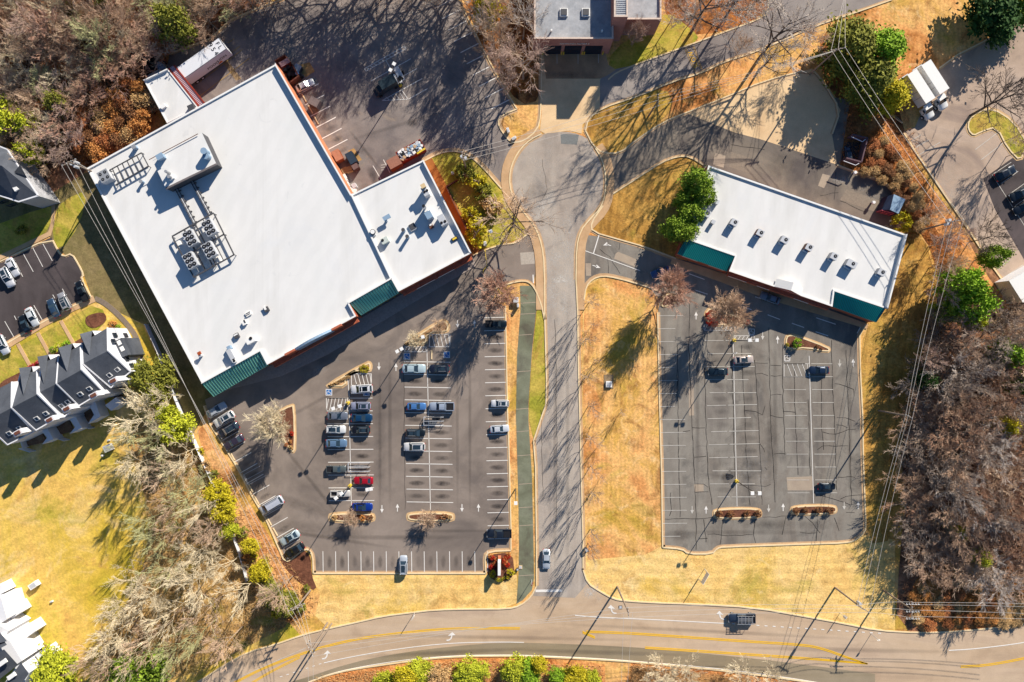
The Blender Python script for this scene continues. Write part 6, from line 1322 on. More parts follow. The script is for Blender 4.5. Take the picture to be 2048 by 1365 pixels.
# dark pen behind the dock
o = empty('service_pen', (0, 0, 0), label='dark fenced pen with grey machinery behind the loading annex', cat='enclosure')
Q = [(286, 126), (326, 104), (336, 128), (300, 158)]
m = MB(); m.sheet([G(x_, y_, .05) for x_, y_ in Q][::-1]); m.build('floor', plain('dark_pen_floor', (48, 44, 46), .9), o)
m = MB()
for a, b in ((Q[0], Q[1]), (Q[1], Q[2]), (Q[0], Q[3])): m.bar(G(*a, .9), G(*b, .9), .15, 1.8)
m.build('fence', M_brown, o)
for k, (px, py, r_, h_) in enumerate(((318, 128, .6, 1.6), (322, 135, .7, 1.2), (314, 133, .45, 1.0))):
    x, y, _ = A(px, py, h_); m = MB(); m.tube((x, y, 0), (x, y, h_), r_, r_ * .8, 10); m.tube((x, y, h_), (x, y, h_ + .1), r_ * .4, r_ * .4, 8); thing_mesh('pump', ('tallest', 'widest', 'smallest')[k] + ' pale blue-grey round machine in the dark pen', 'machine', m, M_bluemet, 'machines in the dark pen')
m = MB()
for i in range(14): m.bar(A(294 + i * 1.9, 152 - i * 1.05, 1.8), A(298 + i * 1.9, 158 - i * 1.05, 1.8), .1, .08)
thing_mesh('grille', 'white slatted canopy strip between the dark pen and the annex', 'canopy', m, M_coping)
# walled pen behind the shops
o = empty('dumpster_pen', (0, 0, 0), label='walled pen with pale gate bars behind the shops', cat='enclosure')
m = MB()
for a, b in (((1694, 276), (1724, 283)), ((1724, 283), (1712, 330)), ((1712, 330), (1682, 322))): m.bar(G(*a, 1.1), G(*b, 1.1), .25, 2.2)
m.build('wall', plain('purple_brown_block', (110, 86, 92), .9), o)
m = MB()
for a, b in (((1703, 274), (1725, 284)), ((1725, 284), (1731, 279)), ((1687, 322), (1711, 331)), ((1711, 331), (1718, 327))): m.bar(A(*a, 2.35), A(*b, 2.35), .1, .12)
m.build('gate_bar', M_siding, o)
m = MB(); m.sheet([G(1690, 285, .06), G(1720, 285, .06), G(1712, 328, .06), G(1682, 320, .06)][::-1]); m.build('floor', plain('pen_floor', (70, 66, 70), .9), o)
# shed with the red-framed front
o = empty('storage_shed', (0, 0, 0), label='small grey-roofed shed with red framed front behind the shops', cat='shed')
za = 3.0
r1, r2_, r3, r4 = A(1788, 389, za), A(1811, 399, za - .4), A(1797, 428, za - .4), A(1780, 420, za)
l1, l2 = A(1776, 392, za - .9), A(1763, 420, za - .9)
m = MB(); m.add([r1, r2_, r3, r4], [(3, 2, 1, 0)]); m.build('roof', M_bluemet, o)
m = MB(); m.add([l1, r1, r4, l2], [(3, 2, 1, 0)]); m.build('roof', plain('dark_blue_roof', (50, 60, 84), .6), o)
m = MB()
for p, q in ((r1, r2_), (r2_, r3), (r3, r4), (r4, l2), (l2, l1), (l1, r1)): m.add([(p[0], p[1], 0), (q[0], q[1], 0), (q[0], q[1], q[2] - .04), (p[0], p[1], p[2] - .04)], [(0, 1, 2, 3), (3, 2, 1, 0)])
m.build('wall', plain('purple_board', (90, 74, 100), .8), o)
m = MB()
for z_ in (.4, 1.3, 2.2):
    m.bar((l2[0], l2[1] - .1, z_), (r4[0] + 1.2, r4[1] - .5, z_), .1, .12)
for t in (0, .33, .66, 1): p = lerp(l2, (r4[0] + 1.2, r4[1] - .5, 0), t); m.bar((p[0], p[1] - .1, .3), (p[0], p[1] - .1, 2.3), .1, .1)
m.build('frame', plain('pale_red_frame', (222, 110, 120), .7), o)
for i, (px, py) in enumerate(((1711, 345), (1748, 405))):
    x, y, _ = A(px, py, 1.2); m = MB(); m.tube((x, y, 0), (x, y, 1.0), .18, .25, 8, 1); m.tube((x, y, .9), (x, y, 1.3), .38, .3, 12, 0); thing_mesh('grease_tank', ('white-topped small tank by the walled pen' if i == 0 else 'white-topped small tank on the yard beside the shed'), 'tank', m, [M_coping, M_dgrey])
# cart corrals
def corral(px, py, deg, label, L=4.2, W=2.3, panel=True):
    x, y, _ = A(px, py, 1.0); o = empty('cart_corral', (x, y, .03), math.radians(deg), label, 'cart corral', 'cart corrals in the left lot')
    m = MB()
    for s in (-1, 0, 1):
        for z in (.45, .95): m.bar((-L / 2, s * W / 2, z), (L / 2, s * W / 2, z), .07, .07)
        for k in (-1, 0, 1): m.bar((k * L / 2, s * W / 2, 0), (k * L / 2, s * W / 2, .95), .07, .07)
    for z in (.45, .95): m.bar((-L / 2, -W / 2, z), (-L / 2, W / 2, z), .07, .07)
    m.build('rail', M_lgrey, o)
    if panel: m = MB(); m.box((-.1, W / 2 - .05, .5), (L * .7, .12, .75)); m.build('panel', M_black, o)
    return o
def carts(px, py, deg, n, label):
    x, y, _ = A(px, py, 1.0); o = empty('shopping_carts', (x, y, .03), math.radians(deg), label, 'shopping carts', 'nested carts in the corrals'); m = MB()
    for k in range(n):
        x_ = -.4 + k * .33; m.bar((x_, -.28, .95), (x_, .28, .95), .05, .05)
        for s in (-.28, .28): m.bar((x_, s, .95), (x_ + .8, s, .85), .04, .04); m.bar((x_ + .1, s, .2), (x_ + .1, s, .95), .03, .03)
        m.bar((x_ + .8, -.25, .85), (x_ + .8, .25, .85), .04, .04)
    m.build('basket', M_steel, o); return o
corral(507, 952, 28, 'cart corral in the slanted row by the fence', 3.6, 2.2, False)
corral(717, 935, 0, 'cart corral between the dark pickup and the red car', 4.2, 1.7, False)
corral(867, 843, 0, 'cart corral with black panel below the silver-blue pickup', 3.9, 1.6)
carts(712, 934, 0, 6, 'nested trolleys in the corral above the red car'); carts(862, 845, 0, 5, 'nested trolleys in the corral below the silver-blue pickup')
# wheel stops
def wstop(px, py, deg, i=0):
    x, y, _ = G(px, py); m = MB(); m.box((0, 0, 0), (1.8, .22, .14)); o = thing_mesh('wheel_stop', None, None, m, M_kerb2); o.location = (x, y, .04); o.rotation_euler = (0, 0, math.radians(deg)); return tag(o, 'pale concrete wheel stop at the head of a slanted bay', 'wheel stop', 'concrete wheel stops')
for px, py in ((465.5, 913), (478, 935), (502, 977), (513.5, 1000), (539, 1043), (551, 1064)): wstop(px, py, -61)
for px, py in ((609, 197), (621.5, 219.5), (633, 241)): wstop(px, py, -61)
wstop(863.5, 710, 90)
# ================================================================ POLES, WIRES, LAMPS, SIGNS
TOPS = {}
def upole(key, tx, ty, h, label, arm=0.0, armlen=2.4, trans=0, arms=1, double=False):
    """tx, ty: where the pole top shows on the map"""
    x, y, _ = A(tx, ty, h); o = empty('utility_pole', (x, y, 0), math.radians(arm), label, 'utility pole')
    m = MB(); m.tube((0, 0, 0), (0, 0, h), .19, .12, 9); m.build('pole', M_wood, o)
    if double: m = MB(); m.tube((.7, -.5, 0), (.55, -.4, h * .93), .17, .11, 9); m.build('pole', M_wood, o)
    for k in range(arms):
        z = h - .4 - k * 1.2; m = MB(); m.bar((0, -armlen / 2, z), (0, armlen / 2, z), .14, .16); m.bar((.02, -.7, z - .05), (.02, 0, z - .9), .05, .05); m.bar((.02, .7, z - .05), (.02, 0, z - .9), .05, .05); ar = m.build('crossarm', M_wood, o)
        for s in (-1, -.35, .35, 1):
            m = MB(); m.tube((0, s * armlen * .47, z + .08), (0, s * armlen * .47, z + .34), .07, .05, 8); m.build('insulator', M_lgrey, ar)
    for k in range(trans):
        t = 2.1 * k; m = MB(); m.tube((.45 * math.cos(t), .45 * math.sin(t), h - 2.6), (.45 * math.cos(t), .45 * math.sin(t), h - 1.5), .27, .27, 12); m.build('transformer', M_lgrey, o)
    TOPS[key] = (x, y, h, math.radians(arm), armlen)
    return o
upole('u1', 1677, 97, 12, 'utility pole rising beside the big pine, with crossing cables', arm=100, armlen=2.6)
upole('u2', 136, 324, 12, 'utility pole with three grey transformers near the store roof corner', arm=-65, trans=3, armlen=2.8)
upole('u3', 1912, 442, 11.5, 'utility pole with transformers in the strip between shops and far lot', arm=100, trans=2, armlen=3.0)
upole('u4', 590, 1219, 9.5, 'utility pole with wide crossarm on the bank above the main road', arm=110, armlen=2.8, arms=2)
upole('u5', 619, 1301, 12, 'double utility pole leaning over the main road kerb', arm=25, armlen=2.6, double=True, arms=2)
upole('u6', 1257, 1226, 13, 'utility pole beside the junction kerb on the sunny lawn', arm=5, armlen=1.8)
upole('u7', 1727, 1219, 11, 'utility pole where the cable lines meet near the straw lawn corner', arm=60, armlen=2.6, trans=1)
upole('u8', 1826, 1221, 10, 'utility pole with a rack of looped insulators in the orange scrub', arm=0, armlen=3.0)
upole('u9', 1819, 833, 10.5, 'slim utility pole at the mown grass edge by the wood', arm=60, armlen=1.4)
upole('u10', 1317, 200, 9, 'utility pole with brackets on the lens-shaped lawn', arm=0, armlen=2.2)
upole('u11', 925, 312, 10.5, 'utility pole with two white transformers on the small green corner', arm=10, trans=2, armlen=1.6)
# looped insulators of u8
x, y, h, a_, al = TOPS['u8']; jl = empty('jumper_loops', (0, 0, 0), label='rack of white looped jumper cables around the pole in the orange scrub', cat='cable loops')
for row in (-1.4, -.1, 1.3):
    m = MB()
    for k in range(6):
        cx = x - 1.0 + k * .5 if k < 3 else x + .2 + (k - 3) * .5
        pts = [(cx, y + row, h - .2), (cx - .1, y + row - .3, h - .3), (cx + .25, y + row - .35, h - .3)]
        m.bar(pts[0], pts[1], .07, .07); m.bar(pts[1], pts[2], .07, .07)
    m.build('loop_row', M_coping, jl)
def wire(a, b, label, group, sag=.6, r=.03):
    n = 10; m = MB(); pts = [(a[0] + (b[0] - a[0]) * i / n, a[1] + (b[1] - a[1]) * i / n, a[2] + (b[2] - a[2]) * i / n - sag * 4 * (i / n) * (1 - i / n)) for i in range(n + 1)]
    for p, q in zip(pts, pts[1:]): m.tube(p, q, r, r, 4, cap=False)
    thing_mesh('power_line', label, 'cable', m, M_wire, group)
def at_arm(key, s, dz=-.1):
    x, y, h, a, al = TOPS[key]; return (x - math.sin(a) * s * al / 2, y + math.cos(a) * s * al / 2, h + dz)
def span(k1, k2, ss, label, group, sag=.6, flip=1, r=.03):
    for s in ss: wire(at_arm(k1, s), at_arm(k2, s * flip), label, group, sag, r)
span('u1', 'u3', (-1, 0, 1), 'cable strung over the scrub between the pine pole and the transformer pole', 'cables over the scrub strip')
span('u3', 'u9', (-1, .3, 1), 'cable between the transformer pole and the slim pole by the wood', 'cables along the mown strip')
span('u9', 'u7', (-1, .3, 1), 'cable from the slim pole down to the straw lawn corner pole', 'cables down to the lawn corner', flip=1)
span('u2', 'u4', (-1, -.3, .9), 'very long cable running past the store between fence and wall', 'cables past the store', sag=1.2)
span('u4', 'u5', (-1, -.3, .4, 1), 'short cable between the bank pole and the double pole', 'short cables over the bank')
span('u5', 'u6', (-1, 0, 1), 'cable running along the main road past the sign bed', 'cables along the main road', sag=.9, flip=-1)
span('u6', 'u7', (-1, 0, 1), 'cable along the main road over the straw lawn', 'cables over the straw lawn', sag=.8)
span('u7', 'u8', (-1, 0, 1), 'cable between the lawn corner pole and the looped rack pole', 'cables to the looped rack')
X8 = TOPS['u8']
for dy, py in ((1.4, 1210), (1.0, 1217), (0, 1232), (-1.2, 1242)): b_ = A(2150, py, 10.5); wire((X8[0], X8[1] + dy, 9.9), b_, 'cable leaving the looped rack pole along the road', 'cables leaving the looped rack', .3)
for dx_ in (-.8, .8): b_ = A(1244 + dx_ * 5, 1480, 12); p = TOPS['u6']; wire((p[0] + dx_, p[1], 12.8), b_, 'cable crossing the main road beside the junction pole', 'cables crossing the main road', .3)
for dx_ in (-.5, .5): b_ = A(622 + dx_ * 8, 1480, 12); p = TOPS['u5']; wire((p[0] + dx_, p[1], 11.5), b_, 'cable crossing the road from the double pole', 'cables from the double pole', .2)
for s in (-1, 0, 1): p = at_arm('u1', s); b_ = A(1704 + s * 10, -100, 12); wire(p, b_, 'cable running from the pine pole over the upper road', 'cables over the upper road', .3)
for s in (-1, -.3, .4, 1): p = at_arm('u1', s * .5, -.8 - .2 * s); q_ = at_arm('u10', s); wire(p, q_, 'cable between the pine pole and the lens lawn pole', 'cables over the lens lawn', .8)
for s in (-1, 0, 1): wire(at_arm('u10', s), at_arm('u11', s), 'cable over the turning circle to the green corner pole', 'cables over the turning circle', 1.0)
wire((TOPS['u11'][0], TOPS['u11'][1], 9), A(800, 177, 6), 'thin cable from the green corner pole to the upper lot lamp', 'service cables', .5) if False else None
wire(at_arm('u2', .5), (Wc[0], Wc[1], 5.3), 'thick white service cable from the transformer pole to the store corner', 'store service cable', .3, .08)

def lamp(px, py, h, deg, label, base=True, heads=2, arm=.55, group='tall lot lamps'):
    """px, py: where the foot stands on the map; deg: direction of the head pair"""
    x, y, _ = G(px, py); o = empty('lamp_post', (x, y, 0), math.radians(deg), label, 'lamp post', group)
    if base: m = MB(); m.tube((0, 0, 0), (0, 0, .8), .34, .34, 14); m.build('base', M_yellow, o)
    m = MB(); m.tube((0, 0, .5 if base else 0), (0, 0, h), .11, .07, 8); m.build('pole', M_polepaint, o)
    m = MB(); m.bar((-arm * 1.3 if heads > 1 else 0, 0, h), (arm * 1.3, 0, h), .07, .07); m.build('arm', M_polepaint, o)
    for s in ((-1, 1) if heads == 2 else (1,)):
        m = MB(); m.box((s * arm * 1.2, 0, h - .1), (.62, .62, .28)); m.build('lamp_head', M_coping, o)
    return o
lamp(697, 806, 9.2, 20, 'double lamp post standing between the lavender car and the hatched bay')
lamp(701, 971, 9.2, 40, 'double lamp post between the red car and the off-white utility pickup')
lamp(1472, 962, 11, 0, 'double lamp post near the bottom of the cracked lot')
lamp(1467, 681, 11, 0, 'double lamp post beside the red shrub island')
lamp(851, 676, 9, 10, 'lamp post rising from the triangular island in the middle bays', base=False, heads=1)
lamp(979, 482, 9.5, 30, 'lamp post by the grass tip near the wing corner', base=False, heads=1)
lamp(1031, 978, 9.2, -90, 'single lamp post on the tan verge beside the mossy path', base=False, heads=1)
lamp(801, 172, 9.2, 60, 'double lamp post in the upper lot beside the dark box truck')
lamp(808, 700, 5.5, 30, 'short twin light at the hatched strip corner', base=False, arm=.4)
lamp(745, 972, 3.2, 10, 'short twin-headed post beside the red car', base=False, arm=.3)
def sign(px, py, h, deg, w, hh, label, mat=M_coping, posts=1, cat='road sign', z0=None, name='road_sign'):
    x, y, _ = G(px, py); o = empty(name, (x, y, 0), math.radians(deg), label, cat)
    ps = [0] if posts == 1 else [-w / 2, w / 2]
    for p in ps: m = MB(); m.tube((p, 0, 0), (p, 0, h), .05, .05, 6); m.build('post', M_lgrey, o)
    m = MB(); m.box((0, -.05, h - hh), (w, .05, hh)); m.build('panel', mat, o); return o
sign(829, 1226, 2.8, 55, .9, .9, 'small road sign on the kerb of the main road below the lot')
sign(1063, 1160, 2.7, 60, .75, .75, 'stop sign at the junction end of the mossy path', mat=M_red)
sign(1403, 1148, 3.2, 60, 2.3, 1.6, 'white two-post billboard on the straw lawn', posts=2, name='billboard', cat='billboard')
sign(1680, 1226, 2.6, 50, .6, 1.2, 'narrow sign on a leaning post at the main road edge')
sign(1216, 768, 2.0, 20, .5, .5, 'small dark marker beside the white lawn cover') if False else None
sign(1467, 706, 1.6, 40, .6, .5, 'white sign in the cracked lot below the lamp')
sign(734, 790, 1.6, 40, .5, .4, 'small handicap sign beside the white car')  if False else None
sign(1742, 1268, 3.0, 20, .5, .5, 'small sign on the main road kerb by the tree shadow')
# monument sign in its planted bed
o = empty('monument_sign', (0, 0, 0), label='tall white and brick monument sign in the flower bed', cat='sign')
x, y, _ = G(999, 1126); m = MB(); m.box((x, y - .1, 0), (.6, 3.2, 1.0)); m.build('base', M_brickSun, o)
m = MB(); m.box((x, y - .25, 1.0), (.55, 2.6, 1.9)); m.build('panel', M_coping, o)
# utility boxes
def ubox(px, py, w, d, h, deg, mat, label, pad=None, cat='utility box', name='utility_box'):
    x, y, _ = A(px, py, h); o = empty(name, (x, y, 0), math.radians(deg), label, cat)
    if pad: m = MB(); m.box((0, pad[2] if len(pad) > 2 else 0, 0), (pad[0], pad[1], .1)); m.build('pad', plain('dull_pad', (150, 128, 100), .9), o)
    m = MB(); m.box((0, 0, .1), (w, d, h - .1)); m.build('cabinet', mat, o)
    m = MB(); m.box((0, 0, h), (w * .7, d * .7, .03)); m.build('lid', M_lgrey if mat is not M_lgrey else M_steel, o); return o
ubox(1218, 769, 1.2, 1.2, .5, 0, M_coping, 'white square cover on a dull pad in the tan lawn', pad=(1.9, 2.8, .5))
ubox(214, 897, 1.5, 1.3, 1.1, 25, M_lgrey, 'grey transformer box on the lawn behind the town houses')
ubox(65, 1172, 1.7, 1.1, 1.2, 35, M_coping, 'white transformer box on the lawn near the lower house row')
ubox(1032, 600, 1.0, 1.0, 1.0, 0, M_coping, 'white utility box under the round tree by the mossy path')
ubox(1036, 611, .4, .7, 1.3, 0, M_coping, 'slim white cabinet just below the utility box by the path')
ubox(905, 346, .5, .5, .9, 20, M_coping, 'small white post box on the green corner', name='service_post')
ubox(1016, 260, .5, .9, 1.1, 20, M_coping, 'white-capped pedestal on the tan island near the turning circle')
ubox(1028, 276, .9, .5, .8, 30, M_coping, 'low white pedestal at the island tip near the turning circle')
ubox(970, 487, .5, .8, 1.4, 0, M_coping, 'slim white meter box at the grass tip near the wing corner')
ubox(1173, 1101, .6, .9, .9, 30, M_dgrey, 'dark mailbox-like box on the lawn edge by the access road')
ubox(1035, 1140, .5, .4, .7, 30, M_dgrey, 'tiny dark box on the verge beside the sign bed')
ubox(1041, 1135, .7, .7, .15, 0, M_conc, 'flat concrete cover on the mossy path', cat='cover', name='manhole_cover')
ubox(1241, 1215, .7, .7, .08, 0, M_dgrey, 'round dark cover in the main road lane', cat='cover', name='manhole_cover')
ubox(203, 912, .3, .3, .8, 0, M_coping, 'white post beside the grey transformer box', name='service_post')
ubox(217, 881, .5, .3, .3, 20, M_coping, 'low white slab above the grey transformer box')
ubox(102, 1204, .5, .3, .5, 20, M_coping, 'tiny white marker in the big lawn')
o = empty('pallet_stack', (0, 0, 0), label='pale slatted crate under the cables by the box trucks', cat='pallets'); x, y, _ = G(1789, 236)
m = MB()
for k in range(7): m.box((x - .9 + k * .28, y + .5 - k * .2, .3), (.14, 1.5, .3), .8)
m.build('slats', M_kerb2, o)
# height bar by the wing corner
o = empty('height_bar', (0, 0, 0), label='thin yellow bent height bar near the wing corner', cat='barrier'); m = MB()
for a, b in (((971, 503, 0), (971, 503, 2.6)), ((971, 503, 2.6), (975, 535, 2.6)), ((975, 535, 2.6), (967, 545, 2.6)), ((967, 545, 2.6), (967, 545, 0))): m.bar(G(a[0], a[1], a[2]), G(b[0], b[1], b[2]), .1, .1)
m.build('bar', M_yellow, o)
# long white fence behind the houses
def fence(pts, h, label):
    o = empty('white_fence', (0, 0, 0), label=label, cat='fence')
    m = MB()
    for a, b in zip(pts, pts[1:]): m.bar(G(*a, h / 2 + .05), G(*b, h / 2 + .05), .08, h)
    m.build('panel', M_siding, o)
    for a, b in zip(pts, pts[1:]):
        n_ = max(1, int(math.hypot(b[0] - a[0], b[1] - a[1]) / 24))
        for k in range(n_): t = k / n_; x_, y_, _ = G(a[0] + (b[0] - a[0]) * t, a[1] + (b[1] - a[1]) * t); m = MB(); m.box((x_, y_, 0), (.18, .18, h + .15)); m.build('post', M_coping, o)
fence([(297, 650), (322, 707), (352, 790)], 1.35, 'white vinyl fence stretch beside the store lawn and town house walk')
fence([(352, 790), (372, 838), (386, 868), (404, 908), (416, 935)], 1.35, 'white fence stretch passing the bright yellow-green tree')
fence([(418, 940), (432, 975), (452, 1030), (470, 1072), (484, 1110), (497, 1160)], 1.2, 'white fence stretch below the yellow bushes on the bank')
# retaining wall round the small sunken lawn next to the wing
o = empty('retaining_wall', (0, 0, 0), label='low angular retaining wall around the sunken green lawn', cat='wall'); m = MB()
for a, b in (((893, 376), (935, 350)), ((935, 350), (940, 340)), ((893, 376), (938, 470)), ((938, 352), (968, 400)), ((968, 400), (980, 440))): m.bar(G(*a, .5), G(*b, .5), .2, 1.0)
m.build('wall', M_brown, o)
# ================================================================ TREES AND SHRUBS
def bark(name, rgb, var=.25): return plain(name, rgb, .9, var=var, scale=.25)
B_TAN = bark('tan_twigs', (226, 194, 164)); B_PINK = bark('pinkish_twigs', (208, 178, 162)); B_GREY = bark('grey_twigs', (220, 206, 194)); B_PALE = bark('pale_beige_twigs', (250, 230, 194))
B_GRN = bark('mossy_twigs', (206, 204, 150)); B_DARK = bark('dark_bark', (96, 84, 78)); B_RUST = bark('reddish_twigs', (218, 174, 150)); B_TRUNK = bark('grey_brown_bark', (186, 164, 142))
B_W1 = bark('brown_grey_twigs', (196, 162, 136)); B_W2 = bark('warm_brown_twigs', (184, 144, 118)); B_W3 = bark('dull_grey_twigs', (172, 154, 140))
def prisms(segs):
    a = np.array([s[0] for s in segs]); b = np.array([s[1] for s in segs]); r0 = np.array([s[2] for s in segs])[:, None]; r1 = np.array([s[3] for s in segs])[:, None]
    d = b - a; d /= np.linalg.norm(d, axis=1, keepdims=True) + 1e-9
    ref = np.where(np.abs(d[:, 2:3]) < .9, np.array([[0, 0, 1.]]), np.array([[1., 0, 0]]))
    u = np.cross(d, ref); u /= np.linalg.norm(u, axis=1, keepdims=True); w = np.cross(d, u)
    vs = []
    for p, r in ((a, r0), (b, r1)):
        for k in range(3):
            t = 2 * math.pi * k / 3; vs.append(p + (u * math.cos(t) + w * math.sin(t)) * r)
    V = np.stack(vs, 1).reshape(-1, 3); n = len(segs); o = (np.arange(n) * 6)[:, None]
    F = np.concatenate([o + np.array([[k, (k + 1) % 3, 3 + (k + 1) % 3, 3 + k]]) for k in range(3)], 0)
    return V, F
def npmesh(name, V, F, mat):
    me = bpy.data.meshes.new(name); k = F.shape[1]
    me.vertices.add(len(V)); me.vertices.foreach_set('co', V.astype(np.float32).ravel())
    me.loops.add(F.size); me.loops.foreach_set('vertex_index', F.astype(np.int32).ravel())
    me.polygons.add(len(F)); me.polygons.foreach_set('loop_start', np.arange(0, F.size, k, dtype=np.int32)); me.polygons.foreach_set('loop_total', np.full(len(F), k, dtype=np.int32))
    me.materials.append(mat); me.update(calc_edges=True); me.validate(); return me
def bare_tree(seed, H, R, base, nlimb, sub, spread, twr, lean_up=.25, trunk_r=.22, jit=.09):
    r = random.Random(seed); thick, thin = [], []
    def rv(s): return np.array([r.gauss(0, s), r.gauss(0, s), r.gauss(0, s)])
    def grow(p, d, L, rad, lvl):
        n = 3 if lvl < 2 else 2; pts = [p]; q = p.copy(); dd = d.copy()
        for i in range(n):
            dd = dd + rv(jit) + np.array([0, 0, lean_up * .35]); dd /= np.linalg.norm(dd); q = q + dd * L / n; pts.append(q.copy())
        for i in range(n):
            ra = rad * (1 - .55 * i / n); rb = rad * (1 - .55 * (i + 1) / n)
            (thick if lvl < 2 else thin).append((pts[i], pts[i + 1], ra, rb))
        if lvl >= len(sub): return
        for k in range(sub[lvl]):
            t = .25 + .75 * (k + r.random()) / sub[lvl]; i = min(n - 1, int(t * n)); f = t * n - i; s = pts[i] * (1 - f) + pts[i + 1] * f
            az = rv(1); az -= dd * az.dot(dd); az /= np.linalg.norm(az) + 1e-9; sp = spread * r.uniform(.5, 1.2)
            nd = dd * math.cos(sp) + az * math.sin(sp); nd /= np.linalg.norm(nd)
            grow(s, nd, L * r.uniform(.42, .66), max(twr, rad * (1 - .5 * t) * .5), lvl + 1)
    top = np.array([r.gauss(0, .3), r.gauss(0, .3), H * .93]); m_ = np.array([r.gauss(0, .15), r.gauss(0, .15), H * .45])
    pts = [np.zeros(3), m_, top]
    thick += [(pts[0], pts[1], trunk_r, trunk_r * .65), (pts[1], pts[2], trunk_r * .65, trunk_r * .15)]
    for k in range(nlimb):
        t = base + (1 - base) * (k + r.random() * .7) / nlimb; z = t * H; p = pts[0] * 0 + (m_ * (t / .484) if t < .484 else m_ + (top - m_) * ((t - .484) / .516)) ; p[2] = z * .93
        az = k * 2.4 + r.random(); el = r.uniform(.15, .6) + t * .5
        d = np.array([math.cos(az) * math.cos(el), math.sin(az) * math.cos(el), math.sin(el)])
        L = R * (1.15 if t < .8 else .8) * r.uniform(.8, 1.1); grow(p, d, L, trunk_r * (1 - .7 * t) * .75, 0)
    o = empty('bare_tree', (0, 0, 0))
    for nm, sg, mt in (('trunk', thick, B_TRUNK), ('crown', thin, B_TAN)):
        V, F = prisms(sg); ob = bpy.data.objects.new(nm, npmesh(nm, V, F, mt)); COL.objects.link(ob); ob.parent = o
    return o
def leafy(seed, R, Hc, n_cl, per, leaf, conic=0.0, base=0.0, trunk_h=2.0, flat=.75):
    """crown of leaf clumps centred at z = trunk_h + Hc/2"""
    r = np.random.default_rng(seed); o = empty('leafy_tree', (0, 0, 0)); C = []
    for i in range(n_cl):
        z = r.uniform(0, 1); az = r.uniform(0, 6.283); rr = math.sqrt(max(0, 1 - (2 * z - 1) ** 2)) if not conic else (1 - z * conic)
        k = r.uniform(.5, 1.08); C.append((math.cos(az) * rr * R * k, math.sin(az) * rr * R * k, trunk_h + z * Hc, R * r.uniform(.13, .34)))
    V, F = [], []; 
    P = np.concatenate([np.array(c[:3]) + r.normal(0, 1, (per, 3)) * np.array([c[3] * .6, c[3] * .6, c[3] * .45]) for c in C])
    n = len(P); a = r.normal(0, 1, (n, 3)); a[:, 2] *= .4; a /= np.linalg.norm(a, axis=1, keepdims=True); b = r.normal(0, 1, (n, 3)); b -= a * (a * b).sum(1, keepdims=True); b /= np.linalg.norm(b, axis=1, keepdims=True)
    s = leaf * r.uniform(.6, 1.3, (n, 1)); V = np.stack([P - a * s, P - b * s * .6, P + a * s, P + b * s * .6], 1).reshape(-1, 3); F = (np.arange(n) * 4)[:, None] + np.arange(4)[None]
    ob = bpy.data.objects.new('crown', npmesh('crown', V, F, B_GRN)); COL.objects.link(ob); ob.parent = o
    segs = [(np.zeros(3), np.array([0, 0, trunk_h + Hc * .8]), .16, .05)]
    for c in C[:12]: segs.append((np.array([0, 0, max(.3, c[2] * .6)]), np.array(c[:3]), .06, .02))
    V, F = prisms(segs); ob = bpy.data.objects.new('trunk', npmesh('trunk', V, F, B_TRUNK)); COL.objects.link(ob); ob.parent = o
    return o
TP = {}
FH, FR = 15.0, 4.6
for i in range(5): TP['F%d' % i] = bare_tree(20 + i, FH, FR, .38, 13, (5, 5, 5), .6, .036, trunk_r=.2)
for i in range(3): TP['T%d' % i] = bare_tree(30 + i, 13, 4.6, .3, 9, (4, 5, 4), .5, .032, trunk_r=.17, jit=.07)
for i in range(2): TP['O%d' % i] = bare_tree(40 + i, 17, 5.5, .3, 12, (5, 5, 4), .7, .036, .2, trunk_r=.34)
for i in range(2): TP['R%d' % i] = bare_tree(50 + i, 7.5, 3.4, .28, 30, (6, 6, 5), .62, .028, .35, trunk_r=.14, jit=.07)
for i in range(2): TP['V%d' % i] = bare_tree(60 + i, 8.0, 2.4, .22, 13, (4, 5, 3), .34, .012, 1.1, trunk_r=.08, jit=.06)
for i in range(3): TP['L%d' % i] = leafy(70 + i, 3.0, 4.5, 70, 75, .22, trunk_h=1.6)
for i in range(2): TP['P%d' % i] = leafy(80 + i, 4.0, 9.0, 110, 75, .26, conic=.75, trunk_h=1.5)
for i in range(2): TP['S%d' % i] = leafy(90 + i, 1.0, 1.0, 22, 46, .11, trunk_h=.15)
DIM = {'F': (FH, FR), 'T': (13, 4.6), 'O': (17, 5.5), 'R': (7.5, 3.4), 'V': (8.0, 2.4), 'L': (6.4, 3.2), 'P': (10.5, 4.2), 'S': (1.3, 1.1)}
tused = set(); tr = random.Random(31)
def tree(typ, px, py, rpx, h, mats, label, cat='tree', group=None, base=False, name=None, zc=.62):
    """px, py: where the crown's middle shows on the map (base=True: where the foot stands); rpx: crown radius there"""
    key = typ + str(tr.randrange({'F': 5, 'T': 3, 'O': 2, 'R': 2, 'V': 2, 'L': 3, 'P': 2, 'S': 2}[typ]))
    o = TP[key] if key not in tused else copy_tree(TP[key]); tused.add(key)
    x, y, _ = G(px, py) if base else A(px, py, h * zc)
    H0, R0 = DIM[typ]; s = rpx * .1 * (1 - h * zc / CAMH) / R0
    o.location = (x, y, 0); q_ = tr.uniform(.88, 1.14) if typ in 'LPFO' else 1; o.scale = (s * q_, s / q_, h / H0); o.rotation_euler = (0, 0, tr.uniform(0, 6.28))
    o.name = name or {'F': 'bare_tree', 'T': 'bare_tree', 'O': 'bare_tree', 'R': 'bare_tree', 'V': 'young_tree', 'L': 'leafy_tree', 'P': 'pine_tree', 'S': 'shrub'}[typ]
    for c in o.children: remat(c, mats[0] if c.name.startswith('crown') else mats[1] if len(mats) > 1 else B_TRUNK)
    return tag(o, label, cat, group)
